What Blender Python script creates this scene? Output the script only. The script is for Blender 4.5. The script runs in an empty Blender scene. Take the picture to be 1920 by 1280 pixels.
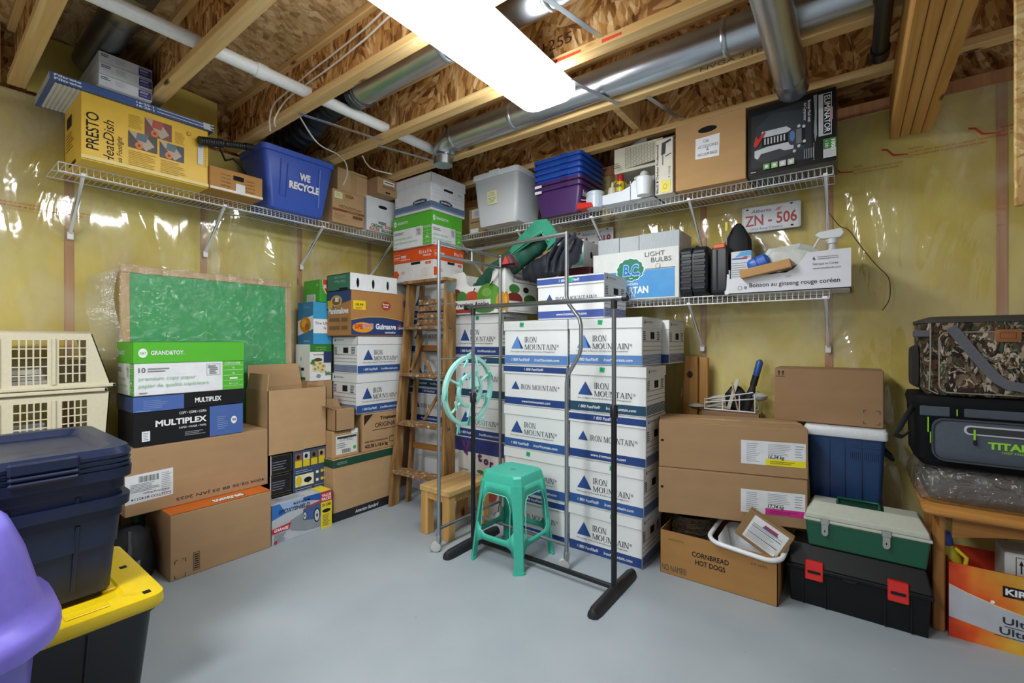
import bpy, bmesh, math, random
from mathutils import Vector, Matrix, Quaternion
random.seed(7)
R = math.radians
SC = bpy.context.scene
COL = SC.collection

# ------------------------------------------------------------------ camera, world, light, exposure
cam = bpy.data.objects.new('camera', bpy.data.cameras.new('camera'))
COL.objects.link(cam)
cam.data.lens = 16.0
cam.data.sensor_width = 36.0
cam.data.clip_start = 0.02
cam.location = (0, 0, 1.2)
cam.rotation_euler = (R(90), 0, math.atan2(0.6, 0.8))
SC.camera = cam

wd = bpy.data.worlds.new('world')
SC.world = wd
wd.use_nodes = True
wd.node_tree.nodes['Background'].inputs[0].default_value = (0.96, 0.98, 1.0, 1)
wd.node_tree.nodes['Background'].inputs[1].default_value = 0.40
LAMP = 30.0          # brightness of the ceiling fixture's lens
BACKFILL = 80.0      # strength of the fill light added behind the camera (watts)
SC.view_settings.view_transform = 'Standard'
SC.view_settings.look = 'None'
SC.view_settings.gamma = 1.0
SC.view_settings.use_curve_mapping = False
SC.view_settings.exposure = 0.0

# an unseen fill light, added behind the camera to brighten the room
for nm, loc in (('fill_light_rear', (-1.2, -0.95, 2.36)),):
    la = bpy.data.lights.new(nm, 'AREA')
    la.shape = 'RECTANGLE'; la.size = 0.5; la.size_y = 1.2
    la.energy = BACKFILL
    la.color = (0.97, 0.99, 1.0)
    lo = bpy.data.objects.new(nm, la); COL.objects.link(lo)
    lo.location = loc

# ------------------------------------------------------------------ materials
def lin(h):
    h = h.lstrip('#')
    o = []
    for i in (0, 2, 4):
        c = int(h[i:i+2], 16) / 255
        o.append(c / 12.92 if c <= 0.04045 else ((c + 0.055) / 1.055) ** 2.4)
    return (o[0], o[1], o[2], 1)

_MC = {}
def newmat(name):
    m = bpy.data.materials.new(name); m.use_nodes = True
    nt = m.node_tree
    return m, nt, nt.nodes['Principled BSDF']

def C(hexc, rough=0.55, metal=0.0, var=0.06, bump=0.0, scale=14.0, spec=0.5, stretch=None, emit=0.0, alpha=1.0, trans=0.0):
    """plain painted / printed / moulded colour with a slight procedural unevenness"""
    key = (hexc, rough, metal, var, bump, scale, spec, stretch, emit, alpha, trans)
    if key in _MC: return _MC[key]
    m, nt, b = newmat('c_' + hexc.lstrip('#'))
    N, L = nt.nodes, nt.links
    c = lin(hexc)
    b.inputs['Roughness'].default_value = rough
    b.inputs['Metallic'].default_value = metal
    b.inputs['Specular IOR Level'].default_value = spec
    tc = N.new('ShaderNodeTexCoord')
    nz = N.new('ShaderNodeTexNoise'); nz.inputs['Scale'].default_value = scale
    nz.inputs['Detail'].default_value = 5
    if stretch:
        mp = N.new('ShaderNodeMapping'); mp.inputs['Scale'].default_value = stretch
        L.new(tc.outputs['Object'], mp.inputs[0]); L.new(mp.outputs[0], nz.inputs['Vector'])
    else:
        L.new(tc.outputs['Object'], nz.inputs['Vector'])
    cr = N.new('ShaderNodeValToRGB')
    e = cr.color_ramp.elements
    e[0].position = 0.3; e[1].position = 0.7
    e[0].color = (c[0]*(1-var), c[1]*(1-var), c[2]*(1-var), 1)
    e[1].color = (min(1, c[0]*(1+var)), min(1, c[1]*(1+var)), min(1, c[2]*(1+var)), 1)
    L.new(nz.outputs['Fac'], cr.inputs[0]); L.new(cr.outputs[0], b.inputs['Base Color'])
    if bump:
        bp = N.new('ShaderNodeBump'); bp.inputs['Strength'].default_value = bump; bp.inputs['Distance'].default_value = 0.01
        L.new(nz.outputs['Fac'], bp.inputs['Height']); L.new(bp.outputs[0], b.inputs['Normal'])
    if emit:
        b.inputs['Emission Color'].default_value = c; b.inputs['Emission Strength'].default_value = emit
    if alpha < 1: b.inputs['Alpha'].default_value = alpha
    if trans: b.inputs['Transmission Weight'].default_value = trans
    _MC[key] = m
    return m

def kraft(hexc): return C(hexc, 0.8, var=0.05, bump=0.05, scale=7, spec=0.2, stretch=(1, 1, 2.5))
def plastic(hexc, rough=0.38): return C(hexc, rough, var=0.04, bump=0.03, scale=60)
def ink(hexc): return C(hexc, 0.6, var=0.02, spec=0.3)
def metal(hexc, rough=0.3): return C(hexc, rough, 0.95, var=0.08, bump=0.0, scale=6)

def m_osb(name, cols, scale=1.0):
    m, nt, b = newmat(name); N, L = nt.nodes, nt.links
    b.inputs['Roughness'].default_value = 0.72; b.inputs['Specular IOR Level'].default_value = 0.25
    tc = N.new('ShaderNodeTexCoord')
    # patches that turn the strand direction
    v0 = N.new('ShaderNodeTexVoronoi'); v0.inputs['Scale'].default_value = 9 * scale
    L.new(tc.outputs['Object'], v0.inputs['Vector'])
    ang = N.new('ShaderNodeMath'); ang.operation = 'MULTIPLY'; ang.inputs[1].default_value = 3.1
    sp = N.new('ShaderNodeSeparateColor'); L.new(v0.outputs['Color'], sp.inputs[0]); L.new(sp.outputs[0], ang.inputs[0])
    last = None
    for i, (ax, sc) in enumerate((((1, 1, 1), 1.0), ((0.6, 1, 0.4), 1.6))):
        vr = N.new('ShaderNodeVectorRotate'); vr.rotation_type = 'AXIS_ANGLE'
        vr.inputs['Axis'].default_value = ax
        L.new(tc.outputs['Object'], vr.inputs['Vector']); L.new(ang.outputs[0], vr.inputs['Angle'])
        mp = N.new('ShaderNodeMapping'); mp.inputs['Scale'].default_value = (14*scale*sc, 70*scale*sc, 45*scale*sc)
        L.new(vr.outputs[0], mp.inputs[0])
        v = N.new('ShaderNodeTexVoronoi'); v.inputs['Scale'].default_value = 1.0
        L.new(mp.outputs[0], v.inputs['Vector'])
        s2 = N.new('ShaderNodeSeparateColor'); L.new(v.outputs['Color'], s2.inputs[0])
        if last is None: last = s2.outputs[1]
        else:
            mx = N.new('ShaderNodeMath'); mx.operation = 'MULTIPLY_ADD'; mx.inputs[1].default_value = 0.5
            hf = N.new('ShaderNodeMath'); hf.operation = 'MULTIPLY'; hf.inputs[1].default_value = 0.5
            L.new(last, hf.inputs[0]); L.new(s2.outputs[1], mx.inputs[0]); L.new(hf.outputs[0], mx.inputs[2]); last = mx.outputs[0]
    cr = N.new('ShaderNodeValToRGB'); e = cr.color_ramp.elements
    e[0].position = 0.08; e[0].color = lin(cols[0]); e[1].position = 0.92; e[1].color = lin(cols[-1])
    for i, c in enumerate(cols[1:-1]):
        q = e.new(0.08 + 0.84 * (i + 1) / (len(cols) - 1)); q.color = lin(c)
    L.new(last, cr.inputs[0]); L.new(cr.outputs[0], b.inputs['Base Color'])
    bp = N.new('ShaderNodeBump'); bp.inputs['Strength'].default_value = 0.25; bp.inputs['Distance'].default_value = 0.004
    L.new(last, bp.inputs['Height']); L.new(bp.outputs[0], b.inputs['Normal'])
    return m

def m_wood(name, c0, c1, axis='x', rough=0.6, grain=26.0, knots=True):
    m, nt, b = newmat(name); N, L = nt.nodes, nt.links
    b.inputs['Roughness'].default_value = rough; b.inputs['Specular IOR Level'].default_value = 0.3
    tc = N.new('ShaderNodeTexCoord'); mp = N.new('ShaderNodeMapping')
    s = {'x': (0.9, grain, grain), 'y': (grain, 0.9, grain), 'z': (grain, grain, 0.9)}[axis]
    mp.inputs['Scale'].default_value = s
    L.new(tc.outputs['Object'], mp.inputs[0])
    nz = N.new('ShaderNodeTexNoise'); nz.inputs['Scale'].default_value = 1.3; nz.inputs['Detail'].default_value = 6
    nz.inputs['Distortion'].default_value = 0.6
    L.new(mp.outputs[0], nz.inputs['Vector'])
    cr = N.new('ShaderNodeValToRGB'); e = cr.color_ramp.elements
    e[0].position = 0.33; e[0].color = lin(c0); e[1].position = 0.66; e[1].color = lin(c1)
    L.new(nz.outputs['Fac'], cr.inputs[0])
    out = cr.outputs[0]
    if knots:
        vo = N.new('ShaderNodeTexVoronoi'); vo.inputs['Scale'].default_value = 1.0
        m2 = N.new('ShaderNodeMapping'); m2.inputs['Scale'].default_value = tuple(2.6 if a == axis else 7.0 for a in 'xyz')
        L.new(tc.outputs['Object'], m2.inputs[0]); L.new(m2.outputs[0], vo.inputs['Vector'])
        c2 = N.new('ShaderNodeValToRGB'); c2.color_ramp.elements[0].position = 0.06; c2.color_ramp.elements[1].position = 0.13
        L.new(vo.outputs['Distance'], c2.inputs[0])
        mx = N.new('ShaderNodeMix'); mx.data_type = 'RGBA'
        mx.inputs[6].default_value = lin('#5a3a20')
        L.new(c2.outputs[0], mx.inputs[0]); L.new(out, mx.inputs[7]); out = mx.outputs[2]
    L.new(out, b.inputs['Base Color'])
    bp = N.new('ShaderNodeBump'); bp.inputs['Strength'].default_value = 0.12; bp.inputs['Distance'].default_value = 0.003
    L.new(nz.outputs['Fac'], bp.inputs['Height']); L.new(bp.outputs[0], b.inputs['Normal'])
    return m

def m_ramp(name, stops, scale, rough=0.7, detail=6, stretch=(1, 1, 1), dist=0.0, bump=0.2, bdist=0.02, vor=False):
    m, nt, b = newmat(name); N, L = nt.nodes, nt.links
    b.inputs['Roughness'].default_value = rough; b.inputs['Specular IOR Level'].default_value = 0.3
    tc = N.new('ShaderNodeTexCoord'); mp = N.new('ShaderNodeMapping'); mp.inputs['Scale'].default_value = stretch
    L.new(tc.outputs['Object'], mp.inputs[0])
    nz = N.new('ShaderNodeTexNoise'); nz.inputs['Scale'].default_value = scale; nz.inputs['Detail'].default_value = detail
    nz.inputs['Distortion'].default_value = dist
    L.new(mp.outputs[0], nz.inputs['Vector'])
    fac = nz.outputs['Fac']
    if vor:
        v = N.new('ShaderNodeTexVoronoi'); v.inputs['Scale'].default_value = scale * 1.2
        ad = N.new('ShaderNodeMix'); ad.data_type = 'VECTOR'; ad.inputs[0].default_value = 0.35
        L.new(mp.outputs[0], ad.inputs[4]); L.new(nz.outputs['Color'], ad.inputs[5]); L.new(ad.outputs[1], v.inputs['Vector'])
        s2 = N.new('ShaderNodeSeparateColor'); L.new(v.outputs['Color'], s2.inputs[0]); fac = s2.outputs[0]
    cr = N.new('ShaderNodeValToRGB'); e = cr.color_ramp.elements
    e[0].position = stops[0][0]; e[0].color = lin(stops[0][1]); e[1].position = stops[-1][0]; e[1].color = lin(stops[-1][1])
    for p, c in stops[1:-1]:
        q = e.new(p); q.color = lin(c)
    if vor: cr.color_ramp.interpolation = 'CONSTANT'
    L.new(fac, cr.inputs[0]); L.new(cr.outputs[0], b.inputs['Base Color'])
    if bump:
        bp = N.new('ShaderNodeBump'); bp.inputs['Strength'].default_value = bump; bp.inputs['Distance'].default_value = bdist
        L.new(nz.outputs['Fac'], bp.inputs['Height']); L.new(bp.outputs[0], b.inputs['Normal'])
    return m

def m_film(name, tint='#e9e6cc', milky=0.10, gloss=0.16, scale=7.0, stretch=(1, 1, 1), rough=0.12, bump=0.5, patchy=False):
    """thin clear polyethylene: mostly see-through, a little milky, glossy along its wrinkles"""
    m, nt, b = newmat(name); N, L = nt.nodes, nt.links
    out = N['Material Output']; N.remove(b)
    tr = N.new('ShaderNodeBsdfTransparent'); tr.inputs[0].default_value = (0.96, 0.96, 0.95, 1)
    df = N.new('ShaderNodeBsdfDiffuse'); df.inputs[0].default_value = lin(tint)
    gl = N.new('ShaderNodeBsdfGlossy'); gl.inputs['Roughness'].default_value = rough
    tc = N.new('ShaderNodeTexCoord'); mp = N.new('ShaderNodeMapping'); mp.inputs['Scale'].default_value = stretch
    L.new(tc.outputs['Object'], mp.inputs[0])
    nz = N.new('ShaderNodeTexNoise'); nz.inputs['Scale'].default_value = scale; nz.inputs['Detail'].default_value = 4
    nz.inputs['Distortion'].default_value = 1.2
    L.new(mp.outputs[0], nz.inputs['Vector'])
    bp = N.new('ShaderNodeBump'); bp.inputs['Strength'].default_value = bump; bp.inputs['Distance'].default_value = 0.03
    L.new(nz.outputs['Fac'], bp.inputs['Height']); L.new(bp.outputs[0], gl.inputs['Normal'])
    lf = N.new('ShaderNodeLayerWeight'); lf.inputs['Blend'].default_value = 0.5
    L.new(bp.outputs[0], lf.inputs['Normal'])
    lw = N.new('ShaderNodeMath'); lw.operation = 'POWER'; lw.inputs[1].default_value = 4.0
    L.new(lf.outputs['Facing'], lw.inputs[0])
    ad = N.new('ShaderNodeMath'); ad.operation = 'ADD'; ad.inputs[1].default_value = gloss + 0.03; ad.use_clamp = True
    L.new(lw.outputs[0], ad.inputs[0])
    m1 = N.new('ShaderNodeMixShader'); m1.inputs[0].default_value = milky
    if patchy:      # where the sheet hangs free of the batts it looks whiter
        n2 = N.new('ShaderNodeTexNoise'); n2.inputs['Scale'].default_value = 2.4; n2.inputs['Detail'].default_value = 6; n2.inputs['Distortion'].default_value = 1.5
        L.new(mp.outputs[0], n2.inputs['Vector'])
        mr = N.new('ShaderNodeMapRange'); mr.inputs['From Min'].default_value = 0.42; mr.inputs['From Max'].default_value = 0.68
        mr.inputs['To Min'].default_value = milky*0.35; mr.inputs['To Max'].default_value = milky*2.6
        L.new(n2.outputs['Fac'], mr.inputs['Value']); L.new(mr.outputs[0], m1.inputs[0])
    L.new(tr.outputs[0], m1.inputs[1]); L.new(df.outputs[0], m1.inputs[2])
    m2 = N.new('ShaderNodeMixShader'); L.new(ad.outputs[0], m2.inputs[0])
    L.new(m1.outputs[0], m2.inputs[1]); L.new(gl.outputs[0], m2.inputs[2])
    L.new(m2.outputs[0], out.inputs['Surface'])
    return m

# ------------------------------------------------------------------ mesh building
class MB:
    def __init__(self):
        self.v = []; self.f = []; self.m = []; self.mats = []
    def mi(self, mat):
        if mat not in self.mats: self.mats.append(mat)
        return self.mats.index(mat)
    def add(self, vs, fs, mat, M=None):
        o = len(self.v)
        if M is not None: vs = [tuple(M @ Vector(p)) for p in vs]
        self.v.extend(vs); k = self.mi(mat)
        for f in fs:
            self.f.append(tuple(i + o for i in f)); self.m.append(k)
        return self
    def hexa(self, p, mat, M=None):
        return self.add(p, [(0,3,2,1),(4,5,6,7),(0,1,5,4),(1,2,6,5),(2,3,7,6),(3,0,4,7)], mat, M)
    def box(self, x0, y0, z0, x1, y1, z1, mat, M=None, tx=0, ty=0):
        """tx, ty: how much the top is smaller on each side"""
        return self.hexa([(x0,y0,z0),(x1,y0,z0),(x1,y1,z0),(x0,y1,z0),
                          (x0+tx,y0+ty,z1),(x1-tx,y0+ty,z1),(x1-tx,y1-ty,z1),(x0+tx,y1-ty,z1)], mat, M)
    def loft(self, rings, mat, cap0=True, cap1=True, closed=True, M=None):
        n = len(rings[0]); vs = [p for r in rings for p in r]; fs = []
        for i in range(len(rings) - 1):
            for j in range(n if closed else n - 1):
                a = i*n + j; b2 = i*n + (j+1) % n
                fs.append((a, b2, b2 + n, a + n))
        if cap0: fs.append(tuple(reversed(range(n))))
        if cap1: fs.append(tuple((len(rings)-1)*n + j for j in range(n)))
        return self.add(vs, fs, mat, M)
    def cyl(self, p0, p1, r0, mat, r1=None, n=14, caps=True):
        return self.tube([p0, p1], [r0, r0 if r1 is None else r1], mat, n, caps)
    def tube(self, path, r, mat, n=8, caps=True, sx=1.0, close=False):
        P = [Vector(p) for p in path]; k = len(P)
        rs = r if isinstance(r, (list, tuple)) else [r]*k
        t0 = (P[1]-P[0]).normalized()
        up = Vector((0,0,1)) if abs(t0.z) < 0.9 else Vector((1,0,0))
        nrm = (up - t0*up.dot(t0)).normalized(); rings = []
        for i in range(k):
            if close: t = (P[(i+1) % k]-P[i-1]).normalized()
            else: t = (P[min(i+1,k-1)]-P[max(i-1,0)]).normalized()
            nrm = (nrm - t*nrm.dot(t)).normalized(); bn = t.cross(nrm)
            rings.append([tuple(P[i] + (nrm*math.cos(2*math.pi*j/n) + bn*math.sin(2*math.pi*j/n)*sx)*rs[i]) for j in range(n)])
        if close: rings.append(rings[0]); caps = False
        return self.loft(rings, mat, caps, caps)
    def lathe(self, prof, mat, c=(0,0,0), n=20, sx=1, sy=1, caps=True, M=None):
        rings = [[(c[0]+r*sx*math.cos(2*math.pi*j/n), c[1]+r*sy*math.sin(2*math.pi*j/n), c[2]+z) for j in range(n)] for r, z in prof]
        return self.loft(rings, mat, caps, caps, M=M)
    def prism(self, pts, a0, a1, mat, axis='y', M=None):
        """extrude a 2-D outline along an axis: y -> (u,_,v); x -> (_,u,v); z -> (u,v,_)"""
        def mk(a): return [{'y': (u,a,v), 'x': (a,u,v), 'z': (u,v,a)}[axis] for u, v in pts]
        return self.loft([mk(a0), mk(a1)], mat, M=M)
    def build(self, name, parent=None, smooth=None, bevel=0.0, seg=1, loc=None, rot=None, kind=None, sub=0, solid=0.0):
        me = bpy.data.meshes.new(name); me.from_pydata(self.v, [], self.f)
        for mt in self.mats: me.materials.append(mt)
        me.polygons.foreach_set('material_index', self.m)
        bm = bmesh.new(); bm.from_mesh(me); bmesh.ops.recalc_face_normals(bm, faces=bm.faces); bm.to_mesh(me); bm.free()
        if smooth is not None or sub:
            me.polygons.foreach_set('use_smooth', [True]*len(me.polygons))
            if smooth: me.set_sharp_from_angle(angle=R(smooth))
        o = bpy.data.objects.new(name, me); COL.objects.link(o)
        if parent is not None: o.parent = parent
        if loc: o.location = loc
        if rot: o.rotation_euler = rot
        if bevel:
            b = o.modifiers.new('bevel', 'BEVEL'); b.width = bevel; b.segments = seg; b.limit_method = 'ANGLE'
        if solid:
            s = o.modifiers.new('solid', 'SOLIDIFY'); s.thickness = solid
        if sub:
            s = o.modifiers.new('sub', 'SUBSURF'); s.levels = sub; s.render_levels = sub
        if kind: o['kind'] = kind
        return o

def rr(x0, y0, x1, y1, r, z, n=4):
    """rounded rectangle ring at height z"""
    r = max(1e-4, min(r, (x1-x0)/2-1e-4, (y1-y0)/2-1e-4)); o = []
    for cx, cy, a in ((x1-r,y1-r,0),(x0+r,y1-r,90),(x0+r,y0+r,180),(x1-r,y0+r,270)):
        for i in range(n+1):
            t = R(a + 90*i/n); o.append((cx+r*math.cos(t), cy+r*math.sin(t), z))
    return o

def thing(name, label, cat, loc=(0,0,0), rz=0.0, group=None, rx=0.0, ry=0.0):
    o = bpy.data.objects.new(name, None); COL.objects.link(o)
    o.empty_display_size = 0.05
    o.location = loc; o.rotation_euler = (R(rx), R(ry), R(rz)); o['label'] = label; o['category'] = cat
    if group: o['group'] = group
    return o
def tag(o, label, cat, group=None):
    o['label'] = label; o['category'] = cat
    if group: o['group'] = group
    return o
def struct(name):
    o = bpy.data.objects.new(name, None); COL.objects.link(o); o['kind'] = 'structure'; return o

# ------------------------------------------------------------------ flat print
_TX = {}
def text2d(s, bold=0.0):
    k = (s, bold)
    if k in _TX: return _TX[k]
    cu = bpy.data.curves.new('t', 'FONT'); cu.body = s; cu.size = 1.0; cu.resolution_u = 3; cu.offset = bold
    ob = bpy.data.objects.new('t', cu); COL.objects.link(ob)
    me = ob.to_mesh()
    vs = [(v.co.x, v.co.y) for v in me.vertices]; fs = [tuple(p.vertices) for p in me.polygons]
    ob.to_mesh_clear(); bpy.data.objects.remove(ob); bpy.data.curves.remove(cu)
    if not vs: vs = [(0,0),(0.1,0),(0.1,0.1)]; fs = []
    x0 = min(v[0] for v in vs); x1 = max(v[0] for v in vs)
    _TX[k] = ([(v[0]-x0, v[1]) for v in vs], fs, x1-x0)
    return _TX[k]
CAP = 0.69

def serif(s):
    """small Roman capitals drawn from strokes (cap height 1)"""
    T, t, q, w = 0.15, 0.07, 0.055, 0.08
    out = []; x = 0.0
    def rect(a, b, c, d): out.append([(x+a,b),(x+c,b),(x+c,d),(x+a,d)])
    def stroke(a, b, c, d, th): out.append([(x+a,b),(x+a+th,b),(x+c+th,d),(x+c,d)])
    def arc(cx, cy, ro, rp, ri, rq, a0, a1, n=10):
        for i in range(n):
            u, v = R(a0+(a1-a0)*i/n), R(a0+(a1-a0)*(i+1)/n)
            out.append([(x+cx+ro*math.cos(u),cy+rp*math.sin(u)),(x+cx+ro*math.cos(v),cy+rp*math.sin(v)),
                        (x+cx+ri*math.cos(v),cy+rq*math.sin(v)),(x+cx+ri*math.cos(u),cy+rq*math.sin(u))])
    for ch in s:
        if ch == 'I': rect(w,0,w+T,1); rect(0,0,2*w+T,q); rect(0,1-q,2*w+T,1); a = 2*w+T
        elif ch == 'R':
            rect(w,0,w+T,1); rect(0,0,2*w+T,q); rect(0,1-q,w+T,1)
            rect(w+T,1-t,.38,1); rect(w+T,.46,.38,.46+t); arc(.38,.73,.25,.27,.11,.2,-90,90)
            stroke(.62,0,.33,.47,T); rect(.6,0,.86,q); a = .84
        elif ch == 'O': arc(.45,.5,.45,.53,.29,.46,0,360,18); a = .9
        elif ch == 'N': rect(w,0,w+t,1); stroke(w+.5,0,w-.02,1,T*1.1); rect(.74,0,.74+t,1); rect(0,0,.22,q); rect(-.04,1-q,.2,1); rect(.66,1-q,.9,1); a = .9
        elif ch == 'M':
            rect(w,0,w+t,1); stroke(.46,0,w,1,T); stroke(.5,0,.86,1,t); rect(.84,0,.84+T,1)
            rect(0,0,.22,q); rect(.76,0,1.06,q); rect(0,1-q,.2,1); rect(.86,1-q,1.06,1); a = 1.06
        elif ch == 'U':
            rect(w,.3,w+T,1); rect(.68,.3,.68+t,1); rect(0,1-q,2*w+T,1); rect(.6,1-q,.84,1)
            arc(.415,.32,.335,.34,.265,.27,180,360); a = .84
        elif ch == 'T': rect(.3,0,.3+T,1); rect(.22,0,.53,q); rect(0,1-q*1.2,.75,1); rect(0,.78,.05,1); rect(.7,.78,.75,1); a = .75
        elif ch == 'A': stroke(.06,0,.4,1,t); stroke(.66,0,.36,1,T); rect(.2,.32,.66,.32+q); rect(-.02,0,.22,q); rect(.58,0,.9,q); a = .88
        else: a = .3
        x += a + .07
    return out, x

class Print:
    """thin layers of ink / paper on one face of a box-shaped thing (sizes w, d, h)"""
    def __init__(s, w, d, h, face='F', off=0.0007):
        s.w, s.d, s.h, s.face, s.k, s.off = w, d, h, face, 0, off
        s.mb = MB(); s.W = w if face in 'FT' else d; s.H = d if face == 'T' else h
    def pt(s, u, v, e):
        w, d, h = s.w, s.d, s.h
        return {'F': (u,-e,v), 'L': (-e,d-u,v), 'R': (w+e,u,v), 'T': (u,v,h+e)}[s.face]
    def raw(s, vs, fs, mat):
        s.k += 1; e = s.off + s.k*0.00022
        s.mb.add([s.pt(u, v, e) for u, v in vs], fs, mat); return s
    def poly(s, pts, mat): return s.raw([(u*s.W, v*s.H) for u, v in pts], [tuple(range(len(pts)))], mat)
    def rect(s, u0, v0, u1, v1, mat): return s.poly([(u0,v0),(u1,v0),(u1,v1),(u0,v1)], mat)
    def ell(s, cu, cv, ru, rv, mat, n=22, a0=0, a1=360):
        return s.poly([(cu+ru*math.cos(R(a0+(a1-a0)*i/n)), cv+rv*math.sin(R(a0+(a1-a0)*i/n))) for i in range(n if a1-a0 == 360 else n+1)], mat)
    def frame(s, u0, v0, u1, v1, t, mat):
        tu, tv = t/s.W, t/s.H
        vs = [(u0,v0),(u1,v0),(u1,v1),(u0,v1),(u0+tu,v0+tv),(u1-tu,v0+tv),(u1-tu,v1-tv),(u0+tu,v1-tv)]
        return s.raw([(a*s.W,b*s.H) for a,b in vs], [(0,1,5,4),(1,2,6,5),(2,3,7,6),(3,0,4,7)], mat)
    def text(s, st, u, v, hh, mat, width=None, al='l', bold=0.0, shear=0.0, rot=0.0):
        """u,v: start of the baseline (fractions); hh: cap height, width: fractions of the face"""
        vs, fs, L0 = text2d(st, bold); sy = hh*(s.H if abs(rot) != 90 else s.W)/CAP
        sx = width*(s.W if abs(rot) != 90 else s.H)/L0 if width else sy
        ox = {'l': 0, 'c': -L0*sx/2, 'r': -L0*sx}[al]; ca, sa = math.cos(R(rot)), math.sin(R(rot)); o = []
        for x, y in vs:
            a, b = x*sx+ox+y*sy*shear, y*sy
            o.append((u*s.W+a*ca-b*sa, v*s.H+a*sa+b*ca))
        return s.raw(o, fs, mat)
    def roman(s, st, u, v, hh, mat, width):
        ps, L0 = serif(st); vs, fs = [], []
        for p in ps:
            fs.append(tuple(range(len(vs), len(vs)+len(p))))
            vs += [(u*s.W+x*width*s.W/L0, (v+y*hh)*s.H) for x, y in p]
        return s.raw(vs, fs, mat)
    def lines(s, u0, v0, u1, v1, n, mat, fill=0.45, rag=0.35):
        vs, fs = [], []; dv = (v1-v0)/n
        for i in range(n):
            b = v1-dv*(i+1)+dv*(1-fill)/2; e = u1-(u1-u0)*rag*random.random(); k = len(vs)
            vs += [(u0*s.W,b*s.H),(e*s.W,b*s.H),(e*s.W,(b+dv*fill)*s.H),(u0*s.W,(b+dv*fill)*s.H)]; fs.append((k,k+1,k+2,k+3))
        return s.raw(vs, fs, mat)
    def bars(s, u0, v0, u1, v1, n, mat):
        vs, fs = [], []; du = (u1-u0)/n
        for i in range(n):
            a = u0+du*i; b = a+du*random.uniform(.25,.8); k = len(vs)
            vs += [(a*s.W,v0*s.H),(b*s.W,v0*s.H),(b*s.W,v1*s.H),(a*s.W,v1*s.H)]; fs.append((k,k+1,k+2,k+3))
        return s.raw(vs, fs, mat)
    def done(s, parent, name='print'): return s.mb.build(name, parent)

BLK, WHT, GRY, INK = ink('#16161a'), C('#eef0f2', .55, var=.02), ink('#8b8f94'), ink('#3a3d44')
CARTON_W = C('#e4e6e6', .6, var=.03, bump=.03, scale=10)

# ================================================================== the room
XW, YW = -3.36, 3.04           # face of the left wall and of the back wall
XE, Y0 = 2.4, -1.6             # how far the basement goes on to the right and behind the camera
JB, JT = 2.467, 2.769          # underside of the joists, underside of the floor above

m_floor = m_ramp('painted_concrete', [(0.25, '#959fa6'), (0.55, '#a0a9af'), (0.8, '#a8b0b5')], 2.2, rough=0.42, bump=0.06, bdist=0.01)
m_ins = m_ramp('fibreglass', [(0.30, '#cfb652'), (0.48, '#e0cc6a'), (0.62, '#e9da80'), (0.78, '#f0e6a0')], 3.0, rough=0.95, detail=7, stretch=(1, 1, 0.8), dist=0.3, bump=0.25, bdist=0.04)
m_stud = m_wood('stud_wood', '#b07a50', '#c99468', 'z', knots=True)
m_flange = m_wood('flange_wood', '#cfa566', '#e4c48a', 'x')
m_beam = m_wood('beam_wood', '#bb8440', '#d3a05a', 'y')
m_board = m_wood('board_wood', '#b98549', '#d4a566', 'z')
m_web = m_osb('web_osb', ['#64401f', '#966534', '#bb884c', '#d3a468', '#e8cb9a'], 0.55)
m_deck = m_osb('subfloor_osb', ['#94744c', '#b99666', '#d0b080', '#e0c69a'], 0.42)
m_filmw = m_film('vapour_film', '#f2eed2', 0.16, 0.05, 3.2, (1, 1, 0.45), 0.09, 0.5, True)
m_galv = metal('#b4babf', 0.30)
m_chrome = metal('#a9adb2', 0.36)
m_white_wire = C('#e9ebec', 0.35, var=0.02)

fl = MB(); fl.box(XW-0.2, Y0, -0.08, XE, YW+0.2, 0.0, m_floor)
flo = fl.build('floor'); flo['kind'] = 'structure'
# chips and scuffs of the floor paint
ch = MB()
for i in range(70):
    x, y = random.uniform(-2.6, 0.3), random.uniform(0.2, 2.2); s = random.uniform(.002, .007)
    ch.add([(x, y, .0006), (x+s, y+s*.3, .0006), (x+s*.7, y+s, .0006)], [(0, 1, 2)], C('#c4c9cb', .6) if i % 3 else C('#6f777c', .6))
ch.build('paint_chips', flo, kind='stuff')

def pillow(nu, nv, u0, u1, z0, z1, depth, seed, back):
    """one bulging batt between two studs: returns (u, z, bulge) grid"""
    rnd = random.Random(seed); ph = [rnd.uniform(0, 6) for _ in range(4)]
    g = []
    for j in range(nv+1):
        for i in range(nu+1):
            a, b = i/nu, j/nv
            e = min(1, 4*min(a, 1-a))**0.7
            w = depth*e*(0.75+0.25*math.sin(ph[0]+b*9+a*2)+0.18*math.sin(ph[1]+b*21+a*5)+.12*math.sin(ph[2]+a*9))
            g.append((u0+(u1-u0)*a, z0+(z1-z0)*b, w))
    f = [(j*(nu+1)+i, j*(nu+1)+i+1, (j+1)*(nu+1)+i+1, (j+1)*(nu+1)+i) for j in range(nv) for i in range(nu)]
    return g, f

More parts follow.
